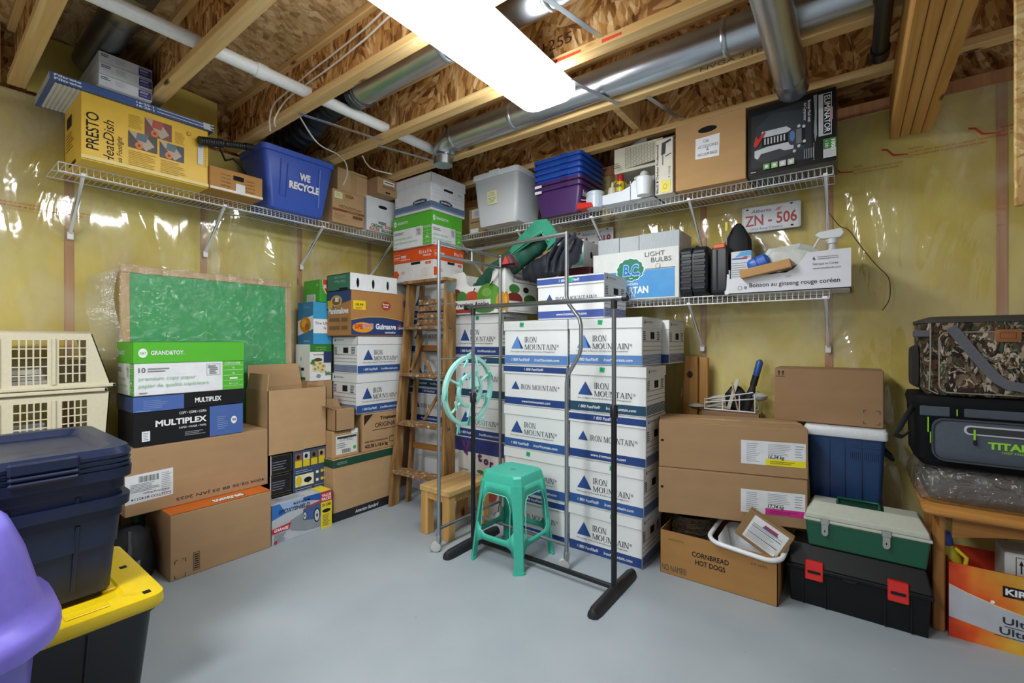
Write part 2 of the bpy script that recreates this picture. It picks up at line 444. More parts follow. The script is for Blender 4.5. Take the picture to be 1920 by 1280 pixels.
def frame_wall(name, side, studs, u_lo, u_hi, ztop, rim_batts=False):
    w = struct(name)
    def q(u, z, e): return (XW-0.012+e, u, z) if side == 'L' else (u, YW+0.012-e, z)
    ed = [u_lo] + studs + [u_hi]
    for k in range(len(ed)-1):
        a, b = ed[k]+(0.019 if k else 0), ed[k+1]-(0.019 if k < len(ed)-2 else 0)
        g, f = pillow(10, 34, a, b, 0.0, ztop, 0.010, k*7+len(name), None)
        MB().add([q(u, z, e-0.012) for u, z, e in g], f, m_ins).build('insulation_batt', w, smooth=60)
    for u in studs:
        m = MB(); p0, p1 = q(u-0.019, 0, -0.02-0.07), q(u+0.019, ztop, -0.006)
        m.box(min(p0[0],p1[0]), min(p0[1],p1[1]), 0.0, max(p0[0],p1[0]), max(p0[1],p1[1]), ztop, m_stud)
        m.build('stud', w, bevel=0.002)
    m = MB(); p0, p1 = q(u_lo, ztop, -0.10), q(u_hi, ztop+0.05, 0.0)
    m.box(min(p0[0],p1[0]), min(p0[1],p1[1]), ztop+.001, max(p0[0],p1[0]), max(p0[1],p1[1]), JB-0.002, m_stud); m.build('top_plate', w)
    m = MB(); p0, p1 = q(u_lo, JB, -0.10), q(u_hi, JT, -0.07)
    m.box(min(p0[0],p1[0]), min(p0[1],p1[1]), JB, max(p0[0],p1[0]), max(p0[1],p1[1]), JT, m_web); m.build('rim_board', w)
    if rim_batts:
        for k, yf in enumerate([-.61, -.12, .364, .83, 1.343, 1.851]):
            g, f = pillow(8, 8, yf+.004, yf+.40, JB+.002, JT-.01, 0.03, k+3, None)
            MB().add([q(u, z, e+.03) for u, z, e in g], f, m_ins).build('rim_batt', w, smooth=60)
    # vapour barrier: one wrinkled sheet in front
    nu, nv = int((u_hi-u_lo)/0.013), 60; vs = []
    rnd = random.Random(len(name)); creases = [(rnd.uniform(u_lo, u_hi), rnd.uniform(-.3, .3), rnd.uniform(.006, .016), rnd.uniform(.022, .05)) for _ in range(int(16*(u_hi-u_lo)))]
    for j in range(nv+1):
        z = ztop*j/nv
        for i in range(nu+1):
            u = u_lo+(u_hi-u_lo)*i/nu
            e = 0.004*math.sin(7*u+2.2*z)+0.003*math.sin(13*z-5*u)
            for c, sl, amp, wd_ in creases:
                dd = (u-c-sl*(z-1.2))/wd_
                if abs(dd) < 3: e += min(amp, wd_*.27)*math.exp(-dd*dd)*(0.55+0.45*math.sin(3.1*z+c*9))
            near = min(abs(u-s) for s in studs)
            e *= min(1, near/0.09)
            vs.append(q(u, z, 0.004+max(-0.004, e)))
    fs = [(j*(nu+1)+i, j*(nu+1)+i+1, (j+1)*(nu+1)+i+1, (j+1)*(nu+1)+i) for j in range(nv) for i in range(nu)]
    MB().add(vs, fs, m_filmw).build('vapour_film', w, smooth=180)
    return w

wl = frame_wall('wall_left', 'L', [-0.75, -0.11, 0.53, 1.165, 1.805, 2.43], Y0, YW-0.02, 2.46, True)
wb = frame_wall('wall_back', 'B', [-2.62, -2.0, -1.39, -0.765, -0.108, 0.553, 1.17, 1.78], XW+0.02, XE, 2.40)

# red warning print on the film
red = ink('#b23a2c')
def film_print(parent, side, u, z, length, slope, mirror=False):
    m = MB()
    def q(a, b):
        e = 0.024
        return (XW+e, u+a, z+b+slope*a) if side == 'L' else (u+a, YW-e, z+b+slope*a)
    pts = [(-.085, .05), (-.06, .045), (-.035, .012), (0.02, .002), (0.02, -.004), (-.04, .004), (-.064, .036), (-.085, .042)]
    m.add([q(a, b) for a, b in pts], [tuple(range(len(pts)))], red)
    for k, (s, h) in enumerate((('WARNING', .011), ('DO NOT LEAVE EXPOSED TO SUNLIGHT OR HEAT', .009), ('NE PAS EXPOSER A LA LUMIERE SOLAIRE', .009))):
        vs, fs, L0 = text2d(s); sy = h/CAP; sx = min(length, length*len(s)/38)/L0
        m.add([q(.02+x*sx, .018-.017*k+y*sy) for x, y in vs], fs, red)
    m.build('film_warning_print', parent)
film_print(wl, 'L', 0.17, 1.885, 0.42, 0.0)
film_print(wb, 'B', 0.20, 2.14, 0.30, 0.0)
film_print(wb, 'B', 0.52, 2.16, 0.40, 0.0)
film_print(wb, 'B', -0.02, 2.10, 0.20, 0.0)

# ceiling: sub-floor sheets carried by wooden I-joists
ce = struct('ceiling')
for i, (a, b) in enumerate(((XW-.1, -2.36), (-2.355, -1.14), (-1.135, .08), (.085, XE))):
    MB().box(a, Y0, JT, b, YW+.1, JT+0.016, m_deck).build('subfloor_sheet', ce)
JF = [-0.61, -0.12, 0.364, 0.83, 1.343, 1.851, 2.325, 2.805]     # far edge of each joist
seams = {1.343: [-2.12, -.9], 1.851: [-2.0, -.5], 2.325: [-1.2, -.3], 2.805: [-1.35, .0]}
for yf in JF:
    yc = yf-0.032
    w = MB()
    cuts = [XW+.03] + seams.get(yf, [-1.7, -.4]) + [XE]
    for a, b in zip(cuts, cuts[1:]): w.box(a+.0015, yc-.005, JB+.03, b-.0015, yc+.005, JT-.03, m_web)
    j = w.build('floor_joist', ce)
    MB().box(XW+.03, yc-.032, JB, XE, yc+.032, JB+.038, m_flange).build('bottom_flange', j, bevel=.003)
    MB().box(XW+.03, yc-.032, JT-.038, XE, yc+.032, JT-.0005, m_flange).build('top_flange', j, bevel=.003)
# mill stamps sprayed on the joist webs and flange ends
def web_stamp(y, x, z, s, h, colr, w=None):
    vs, fs, L0 = text2d(s); sy = h/CAP; sx = w/L0 if w else sy
    MB().add([(x+a*sx, y, z+b*sy) for a, b in vs], fs, ink(colr)).build('mill_stamp', ce)
web_stamp(1.851-.032-.0062, -1.32, 2.56, 'TP/1255', .05, '#4a2f18', .30)
web_stamp(2.325-.0655, -.58, 2.476, 'NVGA 2.1E', .018, '#6a5a3c', .26)
m = MB()
for (x, y, l) in ((-1.09, 1.786, .13), (-.86, 1.786, .09), (-1.13, 1.786, .05)): m.add([(x, y, 2.474), (x+l, y, 2.476), (x+l, y, 2.487), (x, y, 2.49)], [(0, 1, 2, 3)], ink('#d2452f'))
for (x, l) in ((-1.06, .2), (-1.0, .06)): m.add([(x, 1.2785, 2.474), (x+l, 1.2785, 2.474), (x+l*.8, 1.2785, 2.5), (x, 1.2785, 2.49)], [(0, 1, 2, 3)], ink('#d8573f'))
m.build('red_end_paint', ce)
# timber blocking and thin steel bridging between the joists
MB().box(-1.10, 2.325, 2.52, -1.06, 2.741, 2.68, m_flange).build('blocking_board', ce)
def strap(p0, p1, w=.024):
    a, b = Vector(p0), Vector(p1); t = (b-a).normalized(); s = t.cross(Vector((0, 0, 1))).normalized()*w/2; n = Vector((0, 0, .002))
    MB().hexa([tuple(q) for q in (a-s, a+s, b+s, b-s, a-s+n, a+s+n, b+s+n, b-s+n)], m_galv).build('bridging_strap', ce)
strap((-1.13, 1.82, 2.462), (-1.0, 2.28, 2.462))
strap((-.93, 1.30, 2.462), (-.86, 1.80, 2.50))
strap((-2.46, 1.31, 2.462), (-2.37, 1.80, 2.462))
strap((-2.45, 1.83, 2.462), (-2.33, 2.29, 2.462))
strap((-.85, 2.3, 2.462), (-.8, 2.77, 2.5))

# built-up timber beam
bt = thing('support_beam', 'four-ply honey-coloured timber beam running from the back wall across the ceiling', 'beam', (0.148, Y0, 2.235))
for k in range(4):
    MB().box(k*.0405, 0, .002*(k % 2), k*.0405+.038, YW-Y0-.005, .2300, m_beam).build('plank', bt, bevel=.004)

# ------------------------------------------------------------------ ducts, pipes, wires
d1 = thing('round_duct', 'long bright galvanised duct between joists, ending at black flexible hose', 'duct', (0, 1.545, 2.612))
MB().cyl((-2.25, 0, 0), (XE, 0, 0), .076, m_galv, n=28).build('pipe', d1, smooth=50)
for x in (-1.55, -.98, .3): MB().tube([(x-.012, 0, 0), (x-.006, 0, 0), (x+.006, 0, 0), (x+.012, 0, 0)], [.077, .081, .081, .077], m_galv, 28).build('seam_ring', d1, smooth=50)
m_blackfilm = C('#23262b', .28, var=.2, bump=.5, scale=22)
pp = [(-2.2, 1.545, 2.612), (-2.4, 1.56, 2.655), (-2.6, 1.58, 2.66), (-2.85, 1.60, 2.62), (-3.05, 1.60, 2.58), (-3.3, 1.58, 2.575)]
fx = MB(); path = []; rad = []
for i in range(60):
    t = i/59*(len(pp)-1); k = min(int(t), len(pp)-2); path.append(tuple(Vector(pp[k]).lerp(Vector(pp[k+1]), t-k))); rad.append(.084+.008*math.sin(i*1.7)+random.uniform(-.005, .005))
fx.tube(path, rad, m_blackfilm, 18); tag(fx.build('flexible_duct', smooth=80), 'black plastic-wrapped flexible duct hose above the blue recycling bin', 'duct')

d2 = thing('round_duct', 'galvanised duct between joists with elbow and down-turned collar near corner', 'duct', (0, 2.185, 2.545))
MB().cyl((-2.12, 0, 0), (XE, 0, 0), .076, m_galv, n=28).build('pipe', d2, smooth=50)
el = [(-2.12, 0, 0)] + [(-2.12-.10*math.sin(R(a)), 0, -.10+.10*math.cos(R(a))) for a in (15, 30, 45, 60, 75, 90)]
MB().tube(el, [.077, .076, .075, .072, .069, .066, .064], m_galv, 28, caps=False).build('elbow', d2, smooth=50)
MB().tube([(-2.22, 0, -.05), (-2.22, 0, -.075), (-2.22, 0, -.1), (-2.22, 0, -.103), (-2.22, 0, -.155)], [.066, .066, .070, .066, .064], m_galv, 28).build('collar', d2, smooth=40)
for x in (-1.62, -.45, -2.1): MB().tube([(x-.012, 0, 0), (x-.006, 0, 0), (x+.006, 0, 0), (x+.012, 0, 0)], [.077, .081, .081, .077], m_galv, 28).build('seam_ring', d2, smooth=50)

d3 = thing('round_duct', 'galvanised duct hung crosswise below the joists, ending above the black power-pack box', 'duct', (-.2286, 0, 2.397))
MB().cyl((0, Y0, 0), (0, 2.50, 0), .0635, m_galv, n=28).build('pipe', d3, smooth=50)
MB().tube([(0, 2.38, 0), (0, 2.385, 0), (0, 2.515, 0), (0, 2.53, 0)], [.0635, .0665, .0665, .060], metal('#8d9298', .3), 28).build('end_cap', d3, smooth=40)

bp = thing('drain_pipe', 'black plastic drain pipe slung below joists beside the timber beam', 'pipe', (.09, 0, 2.425))
mbk = plastic('#17181b', .4)
MB().cyl((0, Y0, 0), (0, 2.5, 0), .028, mbk, n=18).build('pipe', bp, smooth=50)
for y in (2.02, 2.44): MB().cyl((0, y, 0), (0, y+.07, 0), .034, mbk, n=18).build('coupling', bp, smooth=40)

vp = thing('vent_pipe', 'white plastic vent pipe running through the joists above the recycling bin', 'pipe', (-2.347, 0, 2.537))
mpv = plastic('#e4e8e6', .3)
MB().cyl((0, Y0, 0), (0, 2.27, -.0), .031, mpv, n=20).build('pipe', vp, smooth=50)
for y in (1.03, -.1): MB().cyl((0, y, 0), (0, y+.05, 0), .036, mpv, n=20).build('coupling', vp, smooth=40)
dk = thing('round_duct', 'dull grey duct in the dark joist bay above the stacked white filter boxes', 'duct', (0, .58, 2.66))
MB().cyl((-3.2, 0, 0), (-2.35, 0, 0), .07, metal('#777b80', .35), n=24).build('pipe', dk, smooth=50)
MB().tube([(-2.62, 0, 0), (-2.6, 0, 0), (-2.5, 0, 0), (-2.48, 0, 0)], [.07, .078, .078, .07], metal('#777b80', .35), 24).build('coupling', dk, smooth=50)

mca = C('#dfdcd0', .5, var=.03)
def cable(label, pts, r=.0045, mat=None, n=6, name='cable'):
    P = [Vector(p) for p in pts]; out = []
    for i in range(len(P)-1):
        a, b, c, d = P[max(i-1, 0)], P[i], P[i+1], P[min(i+2, len(P)-1)]
        for k in range(6):
            t = k/6; out.append(tuple(.5*((2*b)+(c-a)*t+(2*a-5*b+4*c-d)*t*t+(3*b-a-3*c+d)*t**3)))
    out.append(tuple(P[-1]))
    return tag(MB().tube(out, r, mat or mca, n).build(name, smooth=60), label, 'cable')
cable('upper white cable stapled along the joist next to the ceiling light', [(-1.3, 1.292, 2.70), (-1.6, 1.288, 2.695), (-1.8, 1.285, 2.66), (-2.05, 1.29, 2.645), (-2.3, 1.29, 2.63), (-2.55, 1.288, 2.60), (-2.66, 1.27, 2.56), (-2.68, 1.255, 2.47), (-2.66, 1.25, 2.40)])
cable('lower white cable stapled along the joist next to the ceiling light', [(-1.3, 1.292, 2.655), (-1.55, 1.285, 2.65), (-1.8, 1.285, 2.61), (-2.1, 1.288, 2.585), (-2.4, 1.29, 2.575), (-2.55, 1.275, 2.54), (-2.62, 1.255, 2.46), (-2.6, 1.25, 2.41)])
cable('white cable drooping from the black flexible duct behind the recycling bin', [(-2.62, 1.40, 2.53), (-2.68, 1.52, 2.46), (-2.74, 1.62, 2.455), (-2.80, 1.76, 2.47), (-2.86, 1.86, 2.46), (-2.9, 1.9, 2.40), (-2.95, 1.9, 2.33)])
cable('white cable pair dangling above the plain cartons', [(-2.66, 1.86, 2.455), (-2.74, 1.95, 2.45), (-2.80, 2.05, 2.455), (-2.78, 2.2, 2.46)])

# ------------------------------------------------------------------ the ceiling light
lt = thing('ceiling_light', 'long white wraparound ceiling light glowing above the middle of the room', 'light', (-1.2265, 1.38, 2.388))
ml, nt, b = newmat('light_lens')
b.inputs['Base Color'].default_value = (.9, .92, .94, 1); b.inputs['Roughness'].default_value = .35
b.inputs['Emission Color'].default_value = (.93, .97, 1.0, 1); b.inputs['Emission Strength'].default_value = LAMP
W2, L2 = .152, .615
def lring(dx, dy, z, r): return rr(-W2+dx, -L2+dy, W2-dx, L2-dy, r, z, 6)
MB().loft([lring(.045, .05, 0, .05), lring(.02, .022, .006, .062), lring(.006, .008, .02, .072), lring(0, 0, .042, .075), lring(.0, 0, .056, .075)], ml).build('lens', lt, smooth=60)
MB().loft([lring(.012, .012, .0565, .06), lring(.012, .012, .078, .06)], C('#e8eaec', .5)).build('housing', lt, smooth=40)

# ------------------------------------------------------------------ wire shelves
def wire_shelf(label, length, loc, rz, brackets, D=.30):
    """local: x along the wall, y from the front lip to the wall, z deck height"""
    t = thing('wire_shelf', label, 'shelf', loc, rz)
    m = MB(); n = int(length/.0254)
    for i in range(n+1):
        x = i*length/n
        m.tube([(x, D, 0), (x, 0, 0), (x, -.001, -.040)], .0016, m_white_wire, 4)
    m.build('wire_deck', t, smooth=60, kind='stuff')
    for y, z in ((0.0, .003), (-.0015, -.040), (D*.5, -.004), (D-.006, -.004)):
        MB().tube([(0, y, z), (length, y, z)], .0034, m_white_wire, 8).build('rail', t, smooth=60)
    for x in brackets:
        b = MB()
        b.prism([(-.002, -.036), (.012, -.036), (D-.012, -.285), (D-.002, -.285), (D-.002, -.268)], x-.007, x+.007, m_white_wire, 'x')
        bo = b.build('bracket', t, bevel=.002)
        MB().box(x-.013, D-.006, -.315, x+.013, D+.001, -.275, m_white_wire).build('foot_plate', bo, bevel=.002)
        MB().box(x-.010, -.006, -.043, x+.010, .02, -.028, m_white_wire).build('clip', bo, bevel=.002)
    return t
DZ, DZ2 = 2.06, 1.453
wire_shelf('long white wire shelf carrying the yellow heater box and the recycling bin', 2.56, (-3.05, .44, DZ), 90, [.09, .725, 1.365, 1.99])
wire_shelf('upper white wire shelf on the back wall under the purple bins', 2.96, (-3.04, 2.73, DZ), 0, [.45, 1.04, 1.65, 2.275, 2.93])
wire_shelf('lower white wire shelf on the back wall under the ginseng box', 1.645, (-1.74, 2.73, DZ2), 0, [.35, .975, 1.63])

# cut OSB panel hanging on the right
tag(MB().box(.344, 1.769, 1.56, .62, 1.785, 2.466, m_osb('panel_osb', ['#a27a46', '#c79f63', '#d9b87c', '#e6cf9c'])).build('osb_panel', bevel=.002), 'raw OSB board edge hanging from joists beside the timber beam', 'board')

# ================================================================== boxes
K1, K2, K3, K4 = kraft('#ba9870'), kraft('#ac8b67'), kraft('#be9f76'), kraft('#94775a')
TAPE = C('#b99a6c', .25, var=.05)
HOLE = C('#0b0b0c', .9)

def carton(label, loc, rz, w, d, h, mat, top='flaps', name='cardboard_box', cat='box', group=None, rx=0, ry=0, flaps=(), tape=True, th=.004):
    t = thing(name, label, cat, loc, rz, group, rx, ry)
    m = MB()
    if top == 'open':
        m.box(0, 0, 0, w, d, th, mat)
        m.box(0, 0, 0, w, th, h, mat); m.box(0, d-th, 0, w, d, h, mat); m.box(0, 0, 0, th, d, h, mat); m.box(w-th, 0, 0, w, d, h, mat)
        m.build('body', t)
        for side, ln, ang in flaps:           # flap folded up and outwards by ang degrees from upright
            a = R(ang); f = MB(); dx, dz = ln*math.sin(a), ln*math.cos(a); c = .012
            if side == 'F': P = [(c, 0, h), (w-c, 0, h), (w-2*c, -dx, h+dz), (2*c, -dx, h+dz)]; o = Vector((0, th, 0))
            if side == 'B': P = [(c, d, h), (w-c, d, h), (w-2*c, d+dx, h+dz), (2*c, d+dx, h+dz)]; o = Vector((0, -th, 0))
            if side == 'L': P = [(0, c, h), (0, d-c, h), (-dx, d-2*c, h+dz), (-dx, 2*c, h+dz)]; o = Vector((th, 0, 0))
            if side == 'R': P = [(w, c, h), (w, d-c, h), (w+dx, d-2*c, h+dz), (w+dx, 2*c, h+dz)]; o = Vector((-th, 0, 0))
            f.hexa([tuple(p) for p in P] + [tuple(Vector(p)+o) for p in P], mat); f.build('flap', t)
    else:
        m.box(0, 0, 0, w, d, h-(.003 if top == 'flaps' else 0), mat); m.build('body', t, bevel=.004, seg=2)
        if top == 'flaps':
            for a, b in ((.002, d/2-.0015), (d/2+.0015, d-.002)) if w >= d else ():
                MB().box(.002, a, h-.003, w-.002, b, h, mat).build('flap', t, bevel=.001)
            if w < d:
                for a, b in ((.002, w/2-.0015), (w/2+.0015, w-.002)): MB().box(a, .002, h-.003, b, d-.002, h, mat).build('flap', t, bevel=.001)
            if tape:
                q = MB()
                if w >= d:
                    q.box(-.0006, d/2-.025, h+.0002, w+.0006, d/2+.025, h+.0008, TAPE); q.box(-.0008, d/2-.025, h-.06, -.0002, d/2+.025, h+.0008, TAPE); q.box(w+.0002, d/2-.025, h-.06, w+.0008, d/2+.025, h+.0008, TAPE)
                else:
                    q.box(w/2-.025, -.0006, h+.0002, w/2+.025, d+.0006, h+.0008, TAPE); q.box(w/2-.025, -.0008, h-.06, w/2+.025, -.0002, h+.0008, TAPE)
                q.build('tape', t)
    return t

def lidbox(label, loc, rz, w, d, h, lid, mb, ml, name='storage_box', cat='box', group=None, ov=.005, rx=0, ry=0):
    t = thing(name, label, cat, loc, rz, group, rx, ry)
    MB().box(ov, ov, 0, w-ov, d-ov, h-.004, mb).build('body', t, bevel=.003)
    m = MB(); z = h-lid
    m.box(0, 0, h-.004, w, d, h, ml); m.box(0, 0, z, w, ov*.8, h, ml); m.box(0, d-ov*.8, z, w, d, h, ml)
    m.box(0, 0, z, ov*.8, d, h, ml); m.box(w-ov*.8, 0, z, w, d, h, ml)
    m.build('lid', t, bevel=.0015)
    return t

NAVY, MIDB, GLAREB, TEALB = C('#23417f', .4, var=.03), C('#2f5796', .4, var=.03), C('#5d86c0', .4, var=.03), C('#1f4a63', .4, var=.03)  # light blue: lamp glare on the top bands, painted into their colour
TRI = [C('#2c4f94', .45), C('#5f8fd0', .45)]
STK = C('#2fb573', .6, var=.05)
IR_B, IR_S = C('#e3e5e4', .58, var=.03, bump=.04, scale=8), C('#cfc8bb', .7, var=.04)
GR_IR = 'white records storage boxes with blue bands'
def iron(label, x, y, z, rz, w, d, h, style='A', band=None, tri=0, sticker=None, ends='R', tilt=0.0):
    band = band or NAVY
    t = lidbox(label, (x, y, z), rz+tilt, w, d, h, h*.22, IR_B, IR_B, name='records_box', group=GR_IR)
    ov = .005; p = Print(w, d, h, 'F', off=-ov+.0007)
    tm = TRI[tri]
    if style == 'A':
        p.rect(.012, .02, .988, .215, band)
        p.text('1 800 FastFile®', .13, .085, .06, WHT, width=.29, bold=.012, shear=.15)
        p.text('IronMountain.com', .50, .085, .06, WHT, width=.37, bold=.012, shear=.15)
        p.poly([(.125, .365), (.325, .365), (.225, .65)], tm); p.poly([(.285, .365), (.325, .365), (.225, .65)], NAVY)
        p.roman('IRON', .345, .505, .125, INK, .195); p.roman('MOUNTAIN', .345, .345, .115, INK, .49)
        p.text('®', .838, .40, .05, INK)
        p.text('The Leader in Records & Information Management', .115, .285, .03, INK, width=.70)
    else:
        p.rect(.012, .025, .988, .195, band)
        p.text('www.ironmountain.com', .30, .085, .06, WHT, width=.45, bold=.012, shear=.12)
        p.poly([(.13, .40), (.265, .40), (.2, .60)], tm); p.poly([(.24, .40), (.265, .40), (.2, .60)], NAVY)
        p.roman('IRON', .29, .41, .115, INK, .165); p.roman('MOUNTAIN', .475, .41, .115, INK, .385); p.text('®', .865, .47, .05, INK)
    p.done(t)
    q = Print(w, d, h, 'F')
    if style == 'B':
        q.rect(.004, .83, .996, .965, band); q.text('1 800 FastFile®', .5, .87, .06, WHT, width=.3, al='c', bold=.012, shear=.12)
    if sticker is not None:
        u = sticker; q.poly([(u-.03, .86), (u+.032, .855), (u+.04, .955), (u-.026, .965)], STK); q.lines(u-.02, .88, u+.03, .94, 3, ink('#1d7d4c'))
    if style == 'B' or sticker is not None: q.done(t, 'lid_print')
    e = Print(w, d, h, ends, off=-ov+.0007)
    e.rect(.42, .55, .62, .70, HOLE)
    for v in (.50, .40, .31): e.rect(.04, v, .96, v+.008, INK)
    e.lines(.06, .52, .18, .72, 5, INK, rag=.2); e.lines(.74, .52, .90, .72, 5, INK, rag=.2)
    e.lines(.03, .03, .97, .23, 7, band, .62, 0)
    e.done(t, 'end_print')
    l = Print(w, d, h, ends); l.poly([(.08, .87), (.15, .87), (.115, .95)], NAVY); l.text('IRON MOUNTAIN', .17, .885, .035, INK, width=.3); l.done(t, 'lid_end_print')
    return t

# ---- right-hand column (nearest), bottom to top
Yi = 2.315
cols = [(-1.327, -.883, 0.0, .268, 'A', NAVY, 0, .62, 'bottom box of the column beside the brown cartons'), (-1.327, -.874, .269, .263, 'A', MIDB, 0, .6, 'second box up in the column beside the brown cartons'),
        (-1.325, -.862, .533, .268, 'B', NAVY, 0, None, 'middle box of the column beside the brown cartons'), (-1.322, -.860, .802, .266, 'A', TEALB, 0, .45, 'second box down in the column beside the brown cartons'),
        (-1.327, -.882, 1.069, .262, 'A', GLAREB, 1, .45, 'top box of the column beside the brown cartons')]
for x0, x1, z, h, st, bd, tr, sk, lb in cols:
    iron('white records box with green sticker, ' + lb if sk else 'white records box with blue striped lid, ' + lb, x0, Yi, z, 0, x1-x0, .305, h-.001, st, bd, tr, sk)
mid = [(-1.80, -1.352, 0.0, .252, 'B', NAVY, 0, None, 'bottom box of the column behind the mint stool'), (-1.805, -1.350, .253, .275, 'A', MIDB, 0, .42, 'second box up in the column behind the mint stool'),
       (-1.806, -1.346, .529, .268, 'A', MIDB, 0, None, 'middle box of the column behind the mint stool'), (-1.806, -1.340, .798, .256, 'B', NAVY, 0, None, 'second box down in the column behind the mint stool'),
       (-1.806, -1.332, 1.055, .276, 'A', GLAREB, 1, .30, 'top box of the column behind the mint stool')]
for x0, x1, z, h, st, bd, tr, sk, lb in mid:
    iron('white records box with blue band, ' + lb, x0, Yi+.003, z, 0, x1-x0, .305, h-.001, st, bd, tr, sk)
iron('white records box with blue striped lid, alone on top of both columns', -1.56, 2.335, 1.3335, 0, .452, .315, .252, 'B', C('#44599f', .4), 0, .52)
# box whose corner pokes out behind the top of the column beside the brown cartons
iron('white records box standing behind the stacked column, only its end showing', -1.30, 2.635, 1.07, 0, .455, .30, .255, 'A', NAVY, 0, None)
carton('tall brown carton carrying the half-hidden records box behind the stacked column', (-1.30, 2.64, 0), 0, .33, .29, 1.068, K4)
# ---- left column behind the racks
lc = [(.505, .292, 'B', TEALB, 'third box down in the column behind the clothes racks'), (.798, .300, 'B', TEALB, 'second box down in the column behind the clothes racks'), (1.099, .296, 'A', NAVY, 'top box of its column, under the apple box')]
for k, (z, h, st, bd, lb) in enumerate(lc):
    iron('white records box, ' + lb, -2.372, 2.452, z, 0, .445+.03*(k < 2), .31, h-.001, 'A' if k in (0, 2) else 'B', bd if k != 0 else NAVY, 0, .5 if k == 2 else None)
# ---- corner column behind the ladder
zc = 0.0
for k in range(6):
    h = .278
    if k < 2:
        carton('plain white carton behind the ladder, ' + ('on the floor' if k == 0 else 'second from the floor'), (-2.93, 2.50, zc), 0, .46, .32, h-.001, CARTON_W)
    else:
        iron('white records box behind the ladder, ' + ('third', 'fourth', 'fifth', 'sixth')[k-2] + ' from the floor', -2.935+.01*(k % 2), 2.50, zc, 0, .462, .32, h-.001, 'A' if k % 2 else 'B', NAVY if k != 3 else TEALB)
    zc += h

# ---- two records boxes on the left stack, their fronts facing right
iron('white records box turned sideways, directly under the marshmallow carton', -2.78, 1.902, .9705, 90, .405, .31, .266, 'A', MIDB, ends='L')
iron('white records box turned sideways, directly above the orange juice carton', -2.785, 1.896, .6855, 90, .405, .31, .284, 'A', MIDB, ends='L', tilt=-1)

# ---- paper boxes in the corner tower
def paper_green(label, loc, rz, w, d, h, both=False):
    G, GD = C('#57b92f', .45, var=.03), ink('#9cc6a2')
    t = lidbox(label, loc, rz, w, d, h, h*.40, C('#e8eaec', .5), G, name='paper_box', group='white and green paper boxes', ov=.004)
    for face in ('F', 'L'):
        if face == 'L' and not both: continue
    for face in ('F', 'L', 'R'):
        p = Print(w, d, h, face); W = WHT
        p.ell(.078, .79, .036, .085*(1 if face == 'F' else 1), W); p.text('G&T', .078, .765, .045, G, width=.055, al='c', bold=.02)
        p.text('GRAND&TOY.', .14, .755, .075, W, width=.28 if face == 'F' else .4, bold=.02); p.done(t, 'lid_print')
        b = Print(w, d, h, face, off=-.004+.0007)
        b.rect(.78, .01, .995, .60, G); b.text('COPY/COPIE', .80, .53, .045, W, width=.16)
        for v, s in ((.44, '92'), (.33, '20'), (.11, '8½ x 11')): b.text(s, .89, v, .035, W, al='c')
        for v in (.51, .41, .30, .19, .08): b.rect(.79, v, .985, v+.006, W)
        b.rect(.85, .22, .93, .255, W)
        b.text('10', .045, .43, .09, INK); b.lines(.115, .43, .31, .52, 2, GRY)
        b.text('premium copy paper', .045, .285, .07, GD, width=.48); b.text('papier de qualité supérieure', .045, .155, .07, GD, width=.60)
        b.frame(.625, .33, .755, .555, .0015, GRY); b.lines(.65, .35, .74, .53, 5, GRY); b.ell(.65, .5, .012, .03, GRY)
        b.lines(.045, .04, .12, .075, 1, GRY)
        b.done(t)
    return t
# orange copy-paper box, green one and the office box on top
OR = C('#e0531c', .45, var=.03)
t = lidbox('white copy-paper box with orange lid at the base of the corner tower', (-2.985, 2.375, 1.670), 0, .47, .33, .256, .105, C('#e3e4e4', .5), OR, name='paper_box', ov=.004)
for face in ('F', 'R'):
    p = Print(.47, .33, .256, face); p.frame(.03, .70, .18, .86, .0015, WHT); p.text('premium', .105, .74, .06, WHT, width=.13, al='c', bold=.015); p.text('copy', .21, .745, .10, WHT, width=.13, bold=.03)
    p.text('8½ in. x 11 in.', .66, .80, .10, WHT, width=.30, bold=.02); p.lines(.76, .70, .95, .76, 2, WHT); p.lines(.2, .66, .45, .70, 1, WHT); p.done(t, 'lid_print')
    b = Print(.47, .33, .256, face, off=-.0033)
    b.poly([(.01, .12), (.10, .12), (.155, .245), (.10, .37), (.01, .37)], OR); b.lines(.2, .24, .32, .34, 2, ink('#e58a66'))
    b.rect(.80, .47, .93, .55, OR); b.text('copy', .865, .49, .035, WHT, al='c'); b.lines(.7, .10, .9, .38, 6, ink('#e9b79f'), .2); b.rect(.45, .50, .68, .575, HOLE); b.done(t)
paper_green('white and green paper box in the corner tower under the office box', (-2.955, 2.345, 1.927), 0, .45, .33, .254)
t = lidbox('white and blue office storage box on top of the corner tower', (-2.925, 2.335, 2.182), 0, .425, .375, .278, .072, C('#dfe2e6', .55), C('#dfe2e6', .55), ov=.005)
for face in ('F', 'R'):
    b = Print(.425, .375, .278, face, off=-.0043); BB = C('#5f7796', .5)
    b.rect(.012, .06, .988, .24, BB); b.rect(.012, .06, .988, .11, C('#7d90aa', .5)); cu = .70 if face == 'F' else .42
    b.ell(cu, .27, .19, .075, BLK); b.ell(cu, .27, .18, .066, BB); b.ell(cu, .27, .165, .056, BLK); b.text('BANKERS BOX', cu, .245, .05, WHT, width=.27, al='c', bold=.02)
    if face == 'R':
        b.rect(.36, .60, .62, .665, HOLE)
        for v in (.36, .47, .56): b.rect(.04, v, .96, v+.004, GRY)
        b.lines(.76, .60, .90, .64, 1, BB)
    else: b.lines(.03, .28, .16, .30, 1, GRY)
    b.done(t)
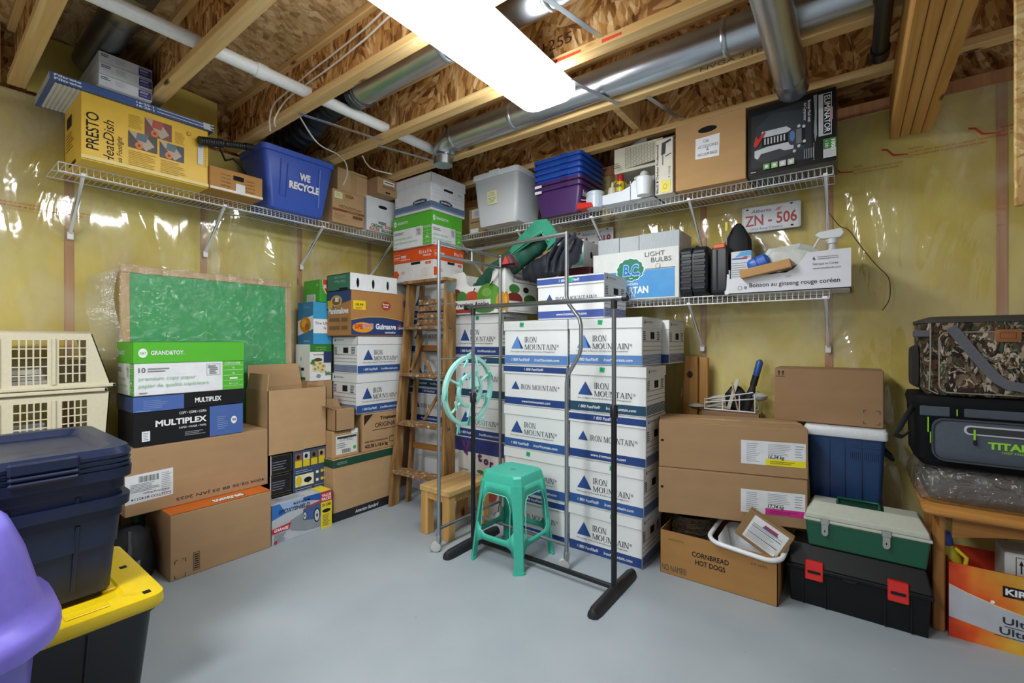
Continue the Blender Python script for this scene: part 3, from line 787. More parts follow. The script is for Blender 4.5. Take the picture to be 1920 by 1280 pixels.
tag(carton('white carton wedged between the orange-lidded box and the film wall', (-3.33, 2.36, 1.50), 0, .32, .32, .22, C('#d9d9d6', .6)), 'white carton wedged between the orange-lidded box and the film wall', 'box')
carton('tall brown carton in the corner, carrying the white one beside the orange-lidded box', (-3.33, 2.36, 0), 0, .32, .32, 1.498, K4)

# ---- left floor stack
t = carton('brown carton with orange tape under the long carton, on the floor', (-2.72, .792, 0), 90, .49, .40, .332, K2, tape=False)
p = Print(.49, .40, .332, 'T'); p.rect(.0, 0, 1, .36, C('#cf6a1d', .5)); p.text('tomtree', .58, .08, .17, BLK, width=.32, al='c', bold=.07); p.text('tomtree', .58, .095, .15, WHT, width=.31, al='c', bold=.035); p.done(t, 'orange_tape')
p = Print(.49, .40, .332, 'F'); p.frame(.20, .06, .26, .34, .002, BLK); p.lines(.21, .08, .25, .32, 7, BLK, .5, 0)
for u, v, a, b_ in ((.035, .03, 1, 1), (.13, .03, -1, 1), (.035, .30, 1, -1), (.13, .30, -1, -1)):
    p.rect(min(u, u+a*.03), v, max(u, u+a*.03), v+.006, INK); p.rect(u, min(v, v+b_*.05), u+.005, max(v, v+b_*.05), INK)
p.done(t)
t = carton('long brown carton with white shipping label under the two paper boxes', (-2.852, .645, .3335), 90, .68, .37, .336, K2)
p = Print(.68, .37, .336, 'F'); p.poly([(.0, .18), (.29, .205), (.29, .62), (.0, .60)], C('#dde0e2', .5)); p.bars(.08, .48, .20, .57, 26, BLK)
p.text('COSTCO #142114', .275, .26, .035, BLK, width=.24, al='l', bold=.01, rot=180); p.text('Everything Bagels', .265, .32, .025, BLK, width=.16, rot=180); p.lines(.03, .34, .22, .47, 6, GRY); p.lines(.215, .25, .28, .58, 12, GRY, .25)
p.text('4004 02:36 88 03 JAN 2025', .97, .13, .045, INK, width=.66, rot=180); p.done(t)
t = lidbox('black and blue multi-purpose paper box with torn lid, under the green-lidded box', (-2.85, .676, .6705), 90, .51, .29, .2535, .08, BLK, BLK, name='paper_box', ov=.004)
MBL = C('#4a68ab', .45, var=.05)
p = Print(.51, .29, .2535, 'F'); p.rect(0, .69, 1, .995, BLK); p.rect(0, .69, .42, .99, MBL); p.text('MULTIPLEX', .52, .79, .095, WHT, width=.25, bold=.03); p.lines(.08, .74, .30, .92, 5, C('#6d86bd', .5))
p.lines(.02, .70, .16, .72, 1, C('#9db0d6', .6)); p.done(t, 'lid_print')
p = Print(.51, .29, .2535, 'F', off=-.0033); p.rect(.01, .005, .99, .68, BLK); p.rect(.66, .01, .995, .67, MBL); p.text('MULTIPLEX', .18, .37, .115, WHT, width=.45, bold=.035); p.text('COPY • COPIE • COPIA', .38, .57, .05, WHT, width=.25, bold=.01); p.text('PAPER • PAPIER • PAPEL', .38, .27, .04, WHT, width=.25)
p.rect(.07, .10, .135, .30, WHT); p.lines(.08, .12, .125, .28, 5, GRY); p.lines(.43, .10, .62, .20, 3, GRY); p.ell(.90, .32, .03, .085, WHT); p.text('98', .90, .295, .055, BLK, al='c', bold=.02); p.lines(.73, .14, .84, .44, 7, C('#8ea3cf', .5), .3); p.done(t)
p = Print(.51, .29, .2535, 'L'); p.rect(0, .69, 1, .99, C('#31436f', .45)); p.done(t, 'lid_print')
paper_green('white and green paper box on top of the black multi-purpose paper box', (-2.85, .675, .925), 90, .515, .285, .274)

# open carton
t = carton('open brown carton with raised flaps above the blue and black lamp boxes', (-2.862, 1.33, .4965), 90, .385, .30, .40, K1, 'open', flaps=(('L', .10, -8), ('B', .15, 12)))
p = Print(.385, .30, .4, 'F'); p.poly([(.40, .0), (.60, .0), (.58, .16), (.42, .15)], TAPE); p.done(t, 'tape')
# black boxes and blue lamp box
for k in range(4):
    t = thing('lamp_box', ('black lamp box with thin gold rules, on the floor', 'black lamp box with gold rules, second from floor', 'black lamp box with gold rules, third from floor', 'black lamp box with gold rules, directly under the open carton')[k], 'box', (-2.868+.004*(k % 2), 1.345, k*.124), 90, 'black lamp boxes')
    MB().box(0, 0, 0, .135, .25, .1225, C('#15161a', .4)).build('body', t, bevel=.002)
    p = Print(.135, .25, .1225, 'F'); p.frame(.06, .05, .97, .95, .001, C('#a98c4e', .4)); p.lines(.1, .2, .75, .7, 4, GRY, .25); p.rect(0, .0, .04, 1, C('#c6c9cc', .5)); p.done(t)
t = thing('lamp_box', 'dark blue lamp box with yellow pictures beside the black lamp boxes', 'box', (-2.866, 1.49, 0), 90)
MB().box(0, 0, 0, .225, .25, .4945, C('#3b4c68', .45)).build('body', t, bevel=.002)
p = Print(.225, .25, .4945, 'F'); YE = C('#d8c021', .5)
for i in range(4): p.rect(.05+.235*i, .78, .25+.235*i, .965, YE); p.rect(.05+.235*i, .87, .25+.235*i, .965, C(('#8a5a48', '#cfd2cc', '#6d5b40', '#b39a74')[i], .5)); p.ell(.14+.235*i, .915, .05, .03, BLK)
p.rect(.05, .53, .60, .68, C('#e6e4c8', .5)); p.ell(.15, .6, .09, .07, YE); p.ell(.42, .60, .12, .035, BLK); p.rect(.40, .56, .46, .62, BLK)
for v in (.655, .55): p.rect(.67, v, .75, v+.035, WHT); p.rect(.92, v, .99, v+.03, WHT); p.ell(.86, v+.02, .05, .022, YE)
p.lines(.05, .44, .55, .51, 3, C('#a9b3c4', .5), .3); p.lines(.62, .44, .95, .51, 3, C('#a9b3c4', .5), .3); p.lines(.05, .70, .6, .75, 2, C('#a9b3c4', .5), .3); p.done(t)

# floor coating kit
w, d, h = .382, .12, .234
t = thing('coating_kit', 'floor coating kit box with garage picture and yellow end strip', 'box', (-2.73, 1.29, 0), 90)
MB().box(0, 0, 0, w, d, h, C('#b9bec4', .35)).build('body', t, bevel=.002)
p = Print(w, d, h, 'F')
p.poly([(0, .62), (.45, .80), (.80, .86), (.80, 1), (0, 1)], C('#9db3d6', .4)); p.poly([(0, .62), (.22, .72), (.12, 1), (0, 1)], C('#2d6db8', .4)); p.poly([(.5, .92), (.8, .8), (.8, 1), (.5, 1)], C('#2a57a6', .4))
p.poly([(.24, .34), (.32, .22), (.55, .10), (.8, .08), (.8, .55), (.52, .62), (.3, .5)], C('#8c9298', .3))
p.poly([(.50, .40), (.50, .68), (.58, .74), (.8, .78), (.8, .36), (.66, .34)], C('#40598f', .35)); p.poly([(.50, .66), (.58, .74), (.8, .79), (.8, .73), (.6, .70)], C('#b43a30', .4))
for u, v, s in ((.735, .42, 1.0), (.525, .50, .6)): p.ell(u, v, .055*s, .19*s, BLK); p.ell(u, v, .042*s, .155*s, C('#c8ccd0', .3)); p.ell(u, v, .015*s, .05*s, BLK)
p.text('RUST-OLEUM', .34, .885, .05, BLK, width=.27, bold=.02); p.text('EPOXYSHIELD', .10, .74, .10, ink('#33415c'), width=.50, bold=.02, shear=.25)
p.poly([(.0, .40), (.30, .46), (.26, .30), (.0, .28)], C('#c0272d', .45)); p.text('GARAGE', .03, .32, .07, WHT, width=.22, bold=.03, shear=.2); p.lines(.03, .04, .22, .26, 7, INK, .25); p.ell(.055, .05, .025, .04, C('#b52a2e', .4))
p.rect(.80, .0, 1, .72, C('#e6d02b', .45)); p.rect(.80, .72, 1, 1, C('#c8202a', .45)); p.text('VALUE', .90, .86, .075, WHT, width=.17, al='c', bold=.03); p.text('PACK!', .90, .76, .075, WHT, width=.17, al='c', bold=.03)
p.text('2½ CAR', .90, .60, .07, BLK, width=.16, al='c', bold=.03); p.ell(.90, .47, .075, .05, BLK); p.rect(.84, .45, .96, .49, BLK); p.lines(.83, .06, .97, .38, 8, INK, .25); p.done(t)
p = Print(w, d, h, 'T'); p.lines(.15, .2, .6, .8, 4, GRY, .3); p.rect(.80, 0, 1, 1, C('#e6d02b', .45)); p.done(t, 'top_print')

# toilet carton with green band
w, d, h = .49, .30, .411
t = carton('large brown carton with dark green top band on the floor by the ladder', (-2.75, 1.70, 0), 90, w, d, h, K1)
p = Print(w, d, h, 'F'); GB = C('#1d4a37', .5); p.rect(0, .87, 1, 1, GB); p.lines(.05, .91, .22, .96, 2, C('#7f9a8c', .5)); p.done(t, 'green_band'); p = Print(w, d, h, 'F'); p.rect(0, 0, 1, .15, C('#1f2328', .5)); p.text('American Standard', .33, .045, .055, WHT, width=.38, bold=.01, shear=.3); p.done(t, 'black_band')
p = Print(w, d, h, 'L'); p.rect(0, .87, 1, 1, GB); p.rect(0, 0, 1, .15, C('#1f2328', .5)); p.done(t, 'end_print')
t = carton('small brown carton with white barcode label above the green-banded carton', (-2.782, 1.713, .4125), 90, .20, .26, .182, K1)
p = Print(.2, .26, .182, 'F'); p.rect(.12, .12, .93, .82, C('#dfe2dc', .5)); p.bars(.34, .15, .7, .30, 20, BLK); p.text('CUTTINGS', .5, .60, .10, INK, width=.5, al='c'); p.lines(.15, .34, .6, .56, 3, GRY); p.rect(.16, .70, .9, .78, INK); p.ell(.83, .3, .06, .07, C('#3cae5c', .5)); p.rect(.70, .84, .95, 1.0, WHT); p.done(t)
carton('smallest open brown carton on top of the barcode carton', (-2.765, 1.725, .596), 90, .145, .16, .145, K2, 'open', flaps=(('L', .05, 60), ('B', .06, 20), ('F', .012, -75)))
t = carton('brown orange-juice carton squeezed under the records boxes by the ladder', (-2.781, 1.946, .4125), 90, .32, .30, .270, K1)
p = Print(.32, .30, .27, 'F'); KP = ink('#3b2413'); p.poly([(.03, .97), (.03, .70), (.27, .97)], KP); p.text('Tropicana', .46, .80, .08, KP, width=.48, bold=.05); p.text('ORIGINAL', .32, .60, .12, KP, width=.62, bold=.01); p.rect(.25, .53, .95, .545, KP); p.text('100% PURE ORANGE JUICE', .05, .23, .045, KP, width=.62, bold=.01); p.text('4/3.78 L-16.6 kg', .05, .09, .09, KP, width=.62, bold=.03); p.frame(.72, .15, .86, .30, .003, KP); p.done(t)

# marshmallow carton
w, d, h = .485, .30, .318
t = carton('brown and navy marshmallow carton with yellow sticker under the white perforated tray', (-2.78, 1.852, 1.2405), 90, w, d, h, kraft('#b07f4c'), tape=False)
BN = C('#2b3f74', .5)
p = Print(w, d, h, 'F'); p.poly([(0, .02), (1, .02), (1, .33), (.8, .39), (.55, .43), (.3, .42), (.12, .38), (0, .34)], BN)
p.poly([(0, .34), (.12, .38), (.3, .42), (.55, .43), (.8, .39), (1, .33), (1, .345), (.8, .405), (.55, .445), (.3, .435), (.12, .395), (0, .355)], C('#d9b23c', .5))
p.rect(.03, .58, .24, .78, C('#f0cd18', .5)); p.text('18.99', .135, .665, .05, BLK, width=.13, al='c', bold=.02); p.lines(.07, .60, .2, .64, 2, INK)
st = []
for i in range(28): a = R(i*360/28); rr_ = 1.0 if i % 2 else .62; st.append((.60+.105*rr_*math.cos(a), .70+.125*rr_*math.sin(a)))
p.poly(st, C('#a3352b', .5)); p.text('Extreme', .60, .715, .04, WHT, width=.11, al='c', bold=.02); p.text('Snack', .60, .66, .04, WHT, width=.09, al='c', bold=.02)
p.ell(.19, .185, .175, .115, C('#e39a23', .5)); p.text('SUPER', .05, .16, .09, C('#c72f27', .5), width=.15, bold=.05); p.text('GEANTE', .18, .18, .09, WHT, width=.19, bold=.06); p.text('GEANTE', .182, .182, .085, C('#c72f27', .5), width=.185, bold=.02)
p.text('Guimauve', .41, .155, .12, C('#8fa6d8', .5), width=.38, bold=.05); p.text('Guimauve', .412, .16, .115, WHT, width=.375, bold=.03); p.text('marshmallow', .58, .06, .05, WHT, width=.2, bold=.02); p.text('CAMPFIRE', .82, .16, .05, WHT, width=.15, bold=.03); p.ell(.86, .24, .03, .035, C('#c8452e', .5)); p.ell(.96, .78, .035, .09, C('#4a4a72', .5)); p.done(t)
p = Print(w, d, h, 'L'); p.poly([(0, .58), (.5, .70), (1, .78), (1, 1), (0, 1)], BN); p.ell(.40, .78, .24, .13, C('#c2a06a', .5)); p.ell(.40, .78, .17, .09, C('#7d5228', .5)); p.rect(.35, .76, .50, .86, C('#ece4d2', .5)); p.rect(.03, .62, .24, .80, C('#e2b41a', .5)); p.text('Marshmallows', .08, .50, .12, WHT, width=.82, bold=.04)
for u in (.1, .30, .62): 
    for v in (.14, .32): p.rect(u, v, u+.24, v+.08, ink('#7c5a35'))
p.done(t, 'end_print')
# white perforated tray
w, d, h = .40, .285, .118
t = thing('fruit_tray', 'white cardboard tray with oval holes and green end on the marshmallow carton', 'tray', (-2.785, 1.846, 1.5605), 90)
WT = C('#e9ebeb', .55)
mt = MB(); mt.box(0, 0, 0, w, d, .004, WT); mt.box(0, d-.004, 0, w, d, h, WT); mt.box(w-.004, 0, 0, w, d, h, WT); mt.box(0, 0, h-.004, w, d, h, WT); mt.build('body', t)
MB().box(0, 0, 0, .004, d, h, C('#2f7561', .5)).build('green_end', t)
# front with real oval cut-outs
bm = MB(); n = 16; us = [(.15, .05), (.47, .05), (.79, .05)]; lo = 0
ed = [0, .31, .63, 1]
for k, (cu, ru) in enumerate(us):
    a, b = ed[k]*w, ed[k+1]*w; cx, cz, rx_, rz_ = cu*w, h*.45, .0125, .034; vs, fs = [], []
    for i in range(n): 
        an = 2*math.pi*i/n; c, s = math.cos(an), math.sin(an)
        k2 = min((b-cx)/c if c > 1e-6 else (a-cx)/c if c < -1e-6 else 9, (h-cz)/s if s > 1e-6 else (-cz)/s if s < -1e-6 else 9)
        vs += [(cx+rx_*c, 0, cz+rz_*s), (cx+k2*c, 0, cz+k2*s)]
    cor = [(b, 0, h), (a, 0, h), (a, 0, 0), (b, 0, 0)]
    for i in range(n): j = (i+1) % n; fs.append((2*i, 2*i+1, 2*j+1, 2*j))
    bm.add(vs, fs, WT)
    for q in cor:
        i = min(range(n), key=lambda i: abs(math.atan2(q[2]-cz, q[0]-cx) % (2*math.pi) - (2*math.pi*(i+.5)/n)))
        bm.add([vs[2*i+1], q, vs[2*((i+1) % n)+1]], [(0, 1, 2)], WT)
bm.build('front_panel', t, solid=-.004)
p = Print(w, d, h, 'F'); p.lines(.3, .70, .8, .90, 3, INK, .3); p.done(t)
p = Print(w, d, h, 'L'); p.text('Tide Clean', .82, .62, .16, C('#9fc3b4', .5), width=.5, rot=180); p.text('Color Info', .82, .86, .14, C('#9fc3b4', .5), width=.5, rot=180); p.rect(.55, .0, .9, .16, HOLE); p.done(t, 'end_print')

# cereal and snack boxes between the green board and the marshmallow carton
carton('brown carton against the wall carrying the snack boxes behind the toilet carton', (-3.082, 1.705, 0), 90, .19, .25, .915, K2)
t = carton('white snack box with banana-slice picture and green top band', (-3.082, 1.722, .9165), 90, .165, .20, .262, C('#e6e8e4', .45), 'plain', name='snack_box')
p = Print(.165, .20, .262, 'F'); GG = C('#2f7d22', .5); p.rect(0, .80, 1, 1, GG); p.text('ORGANIC', .5, .90, .035, C('#9fca90', .5), width=.5, al='c'); p.text('PUFFS', .5, .83, .035, C('#9fca90', .5), width=.45, al='c'); p.text('BANANE', .4, .70, .04, INK, width=.45, al='c')
p.ell(.36, .58, .2, .05, C('#4d3a22', .5)); 
for u, v in ((.2, .45), (.45, .48), (.35, .36), (.6, .40), (.22, .33), (.55, .30)): p.ell(u, v, .13, .065, C('#ddcf8d', .5)); p.ell(u, v, .06, .03, C('#a8863f', .5))
for u, v in ((.15, .56), (.10, .50)): p.ell(u, v, .1, .035, GG)
p.ell(.38, .14, .10, .05, GRY); p.rect(.62, .5, 1, .80, C('#22355c', .5)); p.text('bio', .7, .15, .12, GG, width=.3, bold=.03); p.done(t)
p = Print(.165, .20, .262, 'L'); p.text('30', .45, .55, .1, INK, rot=90); p.rect(.4, .28, .6, .36, BLK); p.rect(.3, .02, .7, .10, GG); p.done(t, 'end_print')
t = carton('blue snack box with orange fruit picture under the green one', (-3.085, 1.748, 1.180), 90, .145, .21, .305, C('#3e9fd0', .4), 'plain', name='snack_box')
p = Print(.145, .21, .305, 'F'); p.rect(0, .26, 1, .60, WHT); p.text('The Ulti', .08, .47, .06, INK, width=.75, bold=.01); p.text('fa', .55, .36, .06, INK, bold=.01); p.done(t)
p = Print(.145, .21, .305, 'L'); p.rect(0, .0, 1, 1, C('#2f77a3', .4)); p.poly([(0, .2), (1, .36), (1, .68), (0, .56)], C('#dfe6ea', .5)); p.ell(.5, .46, .36, .19, C('#cf7f17', .5)); p.ell(.42, .50, .18, .1, C('#e8a93a', .5)); p.ell(.62, .42, .15, .08, C('#b0620f', .5)); p.lines(.4, .85, .85, .93, 2, C('#5c9cc4', .5)); p.lines(.4, .05, .9, .10, 1, C('#8fb8d2', .5)); p.done(t, 'end_print')
t = carton('bright green carton with red heart badge on top of the blue snack box', (-3.088, 1.80, 1.4865), 90, .15, .22, .165, C('#43a332', .45), 'plain', name='snack_box')
p = Print(.15, .22, .165, 'F'); p.poly([(.12, 1), (1, 1), (1, .30), (.7, .22), (.3, .38), (.14, .66)], C('#e4d9a8', .5)); p.poly([(.16, 1), (1, 1), (1, .36), (.7, .28), (.34, .42), (.18, .68)], C('#d63a22', .5)); p.text('SUMMER', .2, .62, .15, WHT, width=.75, bold=.04)
p.ell(.50, .46, .07, .06, WHT); p.ell(.62, .46, .07, .06, WHT); p.poly([(.43, .44), (.69, .44), (.56, .30)], WHT); p.done(t)
p = Print(.15, .22, .165, 'L'); p.rect(.2, .02, .75, .36, C("#ccd2c8", .5)); p.lines(.25, .05, .7, .32, 6, GRY, .3); p.ell(.85, .75, .03, .05, WHT); p.done(t, 'end_print')

# ================================================================== left shelf
SZ = DZ+.0045
w, d, h = .53, .36, .322
YL = C('#eec23a', .4, var=.04)
t = thing('heater_box', 'big yellow heater box on the wire shelf under the furnace filters', 'box', (-2.92, .4985, SZ), 90)
MB().box(0, 0, 0, w, d, h, YL).build('body', t, bevel=.003, seg=2)
p = Print(w, d, h, 'F')
p.text('PRESTO', .118, .18, .085, BLK, width=.55, rot=90, bold=.01); p.text('HeatDish', .225, .02, .075, BLK, width=.65, rot=90, shear=.2); p.text('plus Footlight', .285, .02, .04, BLK, width=.45, rot=90, shear=.2)
for u0, v0, u1, v1, c in ((.455, .62, .675, .90, '#7d4a44'), (.33, .36, .555, .62, '#4b4238'), (.575, .33, .78, .59, '#3e4652')):
    p.rect(u0, v0, u1, v1, C(c, .4)); p.poly([(u0, v1), (u0+.55*(u1-u0), v1), (u0+.9*(u1-u0), v0+.1), (u0+.6*(u1-u0), v0)], C('#b9a997', .4)); p.poly([(u0+.3*(u1-u0), v1), (u0+.7*(u1-u0), v1), (u0+.6*(u1-u0), v0+.5*(v1-v0)), (u0+.25*(u1-u0), v0+.55*(v1-v0))], C('#b3533f' if c == '#7d4a44' else '#5d6d74', .4))
    a, b_ = u0+.36*(u1-u0), v0+.22*(v1-v0); p.ell(a, b_, .03, .055, C('#e07a2c', .4)); p.ell(a, b_, .012, .022, C('#7d3d18', .4))
p.lines(.33, .66, .44, .88, 9, ink('#9a7a1c'), .2); p.lines(.70, .62, .79, .82, 8, ink('#9a7a1c'), .2); p.lines(.33, .05, .56, .32, 10, ink('#9a7a1c'), .2); p.lines(.58, .05, .80, .30, 9, ink('#9a7a1c'), .2)
p.rect(.90, .38, .95, .84, C('#d7d9d6', .5)); p.lines(.905, .66, .945, .82, 9, BLK, .5, 0); p.ell(.82, .85, .017, .03, BLK); p.ell(.82, .85, .013, .023, YL); p.lines(.965, .35, .985, .85, 14, ink('#9a7a1c'), .2)
p.rect(.0, .02, 1, .075, C('#ecd98a', .12, var=.05)); p.done(t)
p = Print(w, d, h, 'L'); p.rect(.15, .66, .45, .84, BLK); p.lines(.1, .3, .6, .6, 6, ink('#8a6a18'), .3); p.rect(.3, .03, .7, .08, BLK); p.done(t, 'end_print')
z = SZ+h+.001
for k in range(2):
    t = thing('furnace_filter', ('lower of the two blue-edged furnace filters lying on the yellow box', 'upper of the two blue-edged furnace filters lying on the yellow box')[k], 'filter', (-2.90-.006*k, .392, z+k*.0185), 90, 'flat furnace filters')
    w, d, h = .66, .40, .0175
    MB().box(.0, 0, 0, w, d, h, C('#3f5f98', .35)).build('frame', t, bevel=.001)
    q = MB()
    for i in range(40): x = .02+i*(w-.04)/40; q.add([(x, .02, -.0005), (x+.008, .02, -.004), (x+.0155, .02, -.0005), (x, d-.02, -.0005), (x+.008, d-.02, -.004), (x+.0155, d-.02, -.0005)], [(0, 1, 4, 3), (1, 2, 5, 4)], C('#c9cdd0', .7))
    q.build('pleats', t, kind='stuff')
    p = Print(w, d, h, 'F'); p.rect(0, .04, 1, .96, C('#3f5f98', .35)); p.text('Filtrete', .02, .2, .6, WHT, width=.14, bold=.03); p.text('16·25·1', .47, .2, .55, WHT, width=.11, bold=.03); p.lines(.60, .3, .92, .7, 1, WHT, .4, 0); p.rect(.92, 0, 1, 1, C('#c4cad0', .4)); p.text('3M', .97, .2, .6, BLK, width=.03, bold=.03); p.done(t)
    p = Print(w, d, h, 'L'); p.rect(.0, 0, 1, 1, C('#b9bdbf', .6)); p.done(t, 'end_print')
z += .0385
for k in range(3):
    t = carton('slim white filter box, %s of the three stacked near the joists' % ('lowest', 'middle', 'topmost')[k], (-2.875+.006*(k == 1), .552, z+k*.0545), 90, .208, .40, .0535, C('#d3d6d9', .5), 'plain', name='filter_box', group='slim white filter boxes')
    p = Print(.208, .40, .0535, 'F'); p.rect(.01, .03, .99, .97, C('#d3d6d9', .5)); p.lines(.04, .55, .22, .85, 2, INK, .5, .3); p.lines(.3, .3, .5, .8, 4, GRY, .25); p.rect(.73, .08, .985, .78, C('#3b3a78', .4)); p.text('HCC1F', .76, .50, .16, WHT, width=.15, bold=.02); p.lines(.76, .2, .95, .4, 1, C('#8a88b8', .5)); p.rect(.73, .82, .985, .93, GRY); p.done(t)

# wand of a vacuum cleaner with its cable
t = thing('vacuum_wand', 'black ribbed vacuum wand resting on the low tan carton', 'wand', (-2.90, 1.02, 2.305), 0)
q = MB(); a, b = Vector((.02, -.05, -.0)), Vector((-.02, .20, .065)); pth, rd = [], []
for i in range(41): pth.append(tuple(a.lerp(b, i/40))); rd.append(.022+.0025*(i % 2)-(.006 if i > 20 else 0))
q.tube(pth, rd, plastic('#1d1f22', .45), 16); q.build('grip', t, smooth=30)
MB().tube([(-.02, .20, .065), (-.025, .25, .075)], .021, plastic('#15171a', .4), 16).build('collar', t, smooth=40)
MB().tube([(.0, .06, .0), (-.03, .10, -.05), (-.05, .15, -.02), (-.04, .18, -.045), (-.06, .22, -.075), (-.09, .25, -.10)], .006, BLK, 8).build('power_cord', t, smooth=60)
w, d, h = .285, .34, .132
t = carton('low tan shipping carton with tape-wrapped label, between yellow box and blue bin', (-2.90, 1.031, SZ), 90, w, d, h, kraft('#b98a50'), tape=False)
p = Print(w, d, h, 'F'); KP2 = ink('#5d4020')
for i, s in enumerate(('CTN N.W.', 'CTN G.W.', 'CTN MEAS', 'CARTON (')): p.text(s, .19, .70-.16*i, .075, KP2, width=.19)
for i, s in enumerate(('(12.5KG)', '(15.4KG)', 'MM', '774 MM')): p.text(s, .66, .66-.16*i, .07, KP2, width=.17)
p.rect(.42, .60, .62, .80, HOLE); p.rect(0, .03, 1, .13, C('#e7dfd0', .12)); p.poly([(.46, .02), (.64, .05), (.65, .46), (.47, .48)], C('#d9dadb', .15)); p.done(t)

# blue recycling bin
BLU = plastic('#3f5fc0', .4)
t = thing('recycling_bin', 'blue plastic recycling bin with white lettering on the long wire shelf', 'bin', (-2.985, 1.587, SZ), 90)
h = .385
def bring(z, w0, dd, r=.035): return rr(-w0, 0-.0+(.03-.03*0), w0, dd, r, z)
rg = []
for z_, ww, f in ((0, .178, .015), (.01, .188, .005), (.335, .238, -.03), (.35, .238, -.03), (.352, .250, -.042), (h, .252, -.044)): rg.append(rr(-ww, f, ww, .30-f*.3, .035, z_))
rg += [rr(-.243, -.035, .243, .30+.003, .03, h), rr(-.232, -.024, .232, .298, .03, .33), rr(-.18, .02, .18, .285, .03, .012)]
MB().loft(rg, BLU, True, True).build('body', t, smooth=40)
MB().tube([(-.13, -.0365, .32), (-.13, -.0125, .09), (-.09, -.0115, .08), (-.085, -.0345, .30)], .0025, BLU, 6).build('moulded_rib', t, smooth=50); MB().tube([(.135, -.036, .32), (.135, -.009, .06)], .004, plastic('#7f95d8', .3), 6).build('moulded_rib', t, smooth=50)
q = MB()
for s, zz, u in (('WE', .215, .0), ('RECYCLE', .15, .0)):
    vs, fs, L0 = text2d(s, .055); sy = .042/CAP; ww = .075 if s == 'WE' else .21; sx = ww/L0
    q.add([(.03-ww/2+x*sx, -.0055-.0026-(zz+y*sy-.09)*.108-.006, zz+y*sy) for x, y in vs], fs, WHT)
q.build('lettering', t)
q = MB(); rg = []
for i, (r_, z_) in enumerate(((.03, .34), (.06, .37), (.055, .405), (.03, .425), (.01, .43))): rg.append([(.18+r_*math.cos(a*.6283)*1.2+random.uniform(-.008, .008), .06+r_*math.sin(a*.6283)*.9, z_+random.uniform(-.006, .006)) for a in range(10)])
q.loft(rg, C('#2f97c6', .3, var=.15)); tag(q.build('plastic_bag', smooth=80, loc=(-2.985, 1.587, SZ), rot=(0, 0, R(90))), 'crumpled light blue plastic bag inside the blue recycling bin', 'bag')

w, d, h = .265, .32, .243
t = carton('medium moving carton with brown stripe beside the recycling bin', (-3.0, 1.846, SZ), 90, w, d, h, K1)
BRN = ink('#7b5030')
p = Print(w, d, h, 'F'); p.text('YOSA', .38, .82, .09, BRN, width=.28, bold=.05); p.rect(.06, .74, .30, .93, C('#e6e2a4', .6)); p.lines(.09, .78, .27, .90, 3, GRY, .3); p.text('MEDIUM/Moyen', .20, .47, .09, BRN, width=.72); p.rect(0, .36, 1, .43, BRN); p.lines(.45, .37, .9, .42, 1, C('#b48a5c', .6)); p.rect(.62, .22, .94, .32, BRN); p.lines(.05, .1, .45, .28, 4, ink('#9d744a'), .3); p.done(t)
t = carton('plain taped tan carton on top of the medium moving carton', (-3.015, 1.897, SZ+.244), 90, .255, .26, .172, K3)
p = Print(.255, .26, .172, 'F'); p.rect(.42, 0, .62, 1, TAPE); p.done(t, 'front_tape')
w, d, h = .27, .32, .268
t = carton('white sugar carton with oval handle slot beside the moving carton', (-3.0, 2.135, SZ), 90, w, d, h, C('#dfe2e6', .5), 'plain')
p = Print(w, d, h, 'F'); p.ell(.55, .75, .16, .05, HOLE); p.rect(.40, .24, .66, .31, BLK); p.text('KIRKLAND', .53, .26, .03, WHT, width=.22, al='c', bold=.02); p.text('ORGANIC', .15, .12, .09, ink('#3d6b4a'), width=.42, bold=.04); p.text('SUGAR', .62, .14, .09, ink('#c8604c'), width=.33, bold=.04); p.text('SUCRE', .08, .02, .08, ink('#c8604c'), width=.36, bold=.04); p.text('BIOLOGIQUE', .50, .02, .08, ink('#3d6b4a'), width=.46, bold=.04); p.done(t)
t = carton('brown carton with white strip label jutting out over the sugar carton', (-2.895, 2.157, SZ+.2695), 90, .19, .38, .128, K2)
p = Print(.19, .38, .128, 'F'); p.rect(.28, .62, .82, .86, WHT); p.lines(.32, .68, .78, .8, 1, INK, .5, .1); p.lines(.25, .38, .9, .56, 2, ink('#6a4020'), .4); p.rect(.38, .08, .60, .18, HOLE); p.done(t)

# ================================================================== back upper shelf
t = carton('small brown carton with white sticker half hidden behind the clear bin', (-2.49, 2.74, SZ), 0, .17, .24, .20, K1)
p = Print(.17, .24, .2, 'F'); p.rect(.2, .62, .7, .95, WHT); p.bars(.25, .66, .65, .9, 12, GRY); p.rect(.1, .04, .6, .2, WHT); p.lines(.1, .42, .9, .48, 1, INK); p.done(t)
mclr, nt, b = newmat('clear_plastic'); b.inputs['Base Color'].default_value = (.86, .90, .92, 1); b.inputs['Roughness'].default_value = .25
b.inputs['Alpha'].default_value = .66
t = thing('clear_bin', 'translucent plastic bin with yellow note on the upper back shelf', 'bin', (-2.107, 2.60, SZ))
rg = [rr(-.178+i, .02, .178-i, .31, .03, z_) for i, z_ in ((.012, 0), (.0, .01))] + [rr(-.205, -.005, .205, .335, .03, .345)]
MB().loft(rg, mclr, True, False).build('body', t, smooth=40, solid=.003)
MB().loft([rr(-.213, -.014, .213, .342, .03, .345), rr(-.218, -.018, .218, .346, .03, .352), rr(-.214, -.014, .214, .342, .03, .385), rr(-.18, .02, .18, .31, .03, .388)], C('#dfe5e8', .4, alpha=.85)).build('lid', t, smooth=40)
MB().box(-.04, -.022, .348, .055, -.012, .392, C('#dfe5e8', .4, alpha=.85)).build('latch', t, bevel=.003)
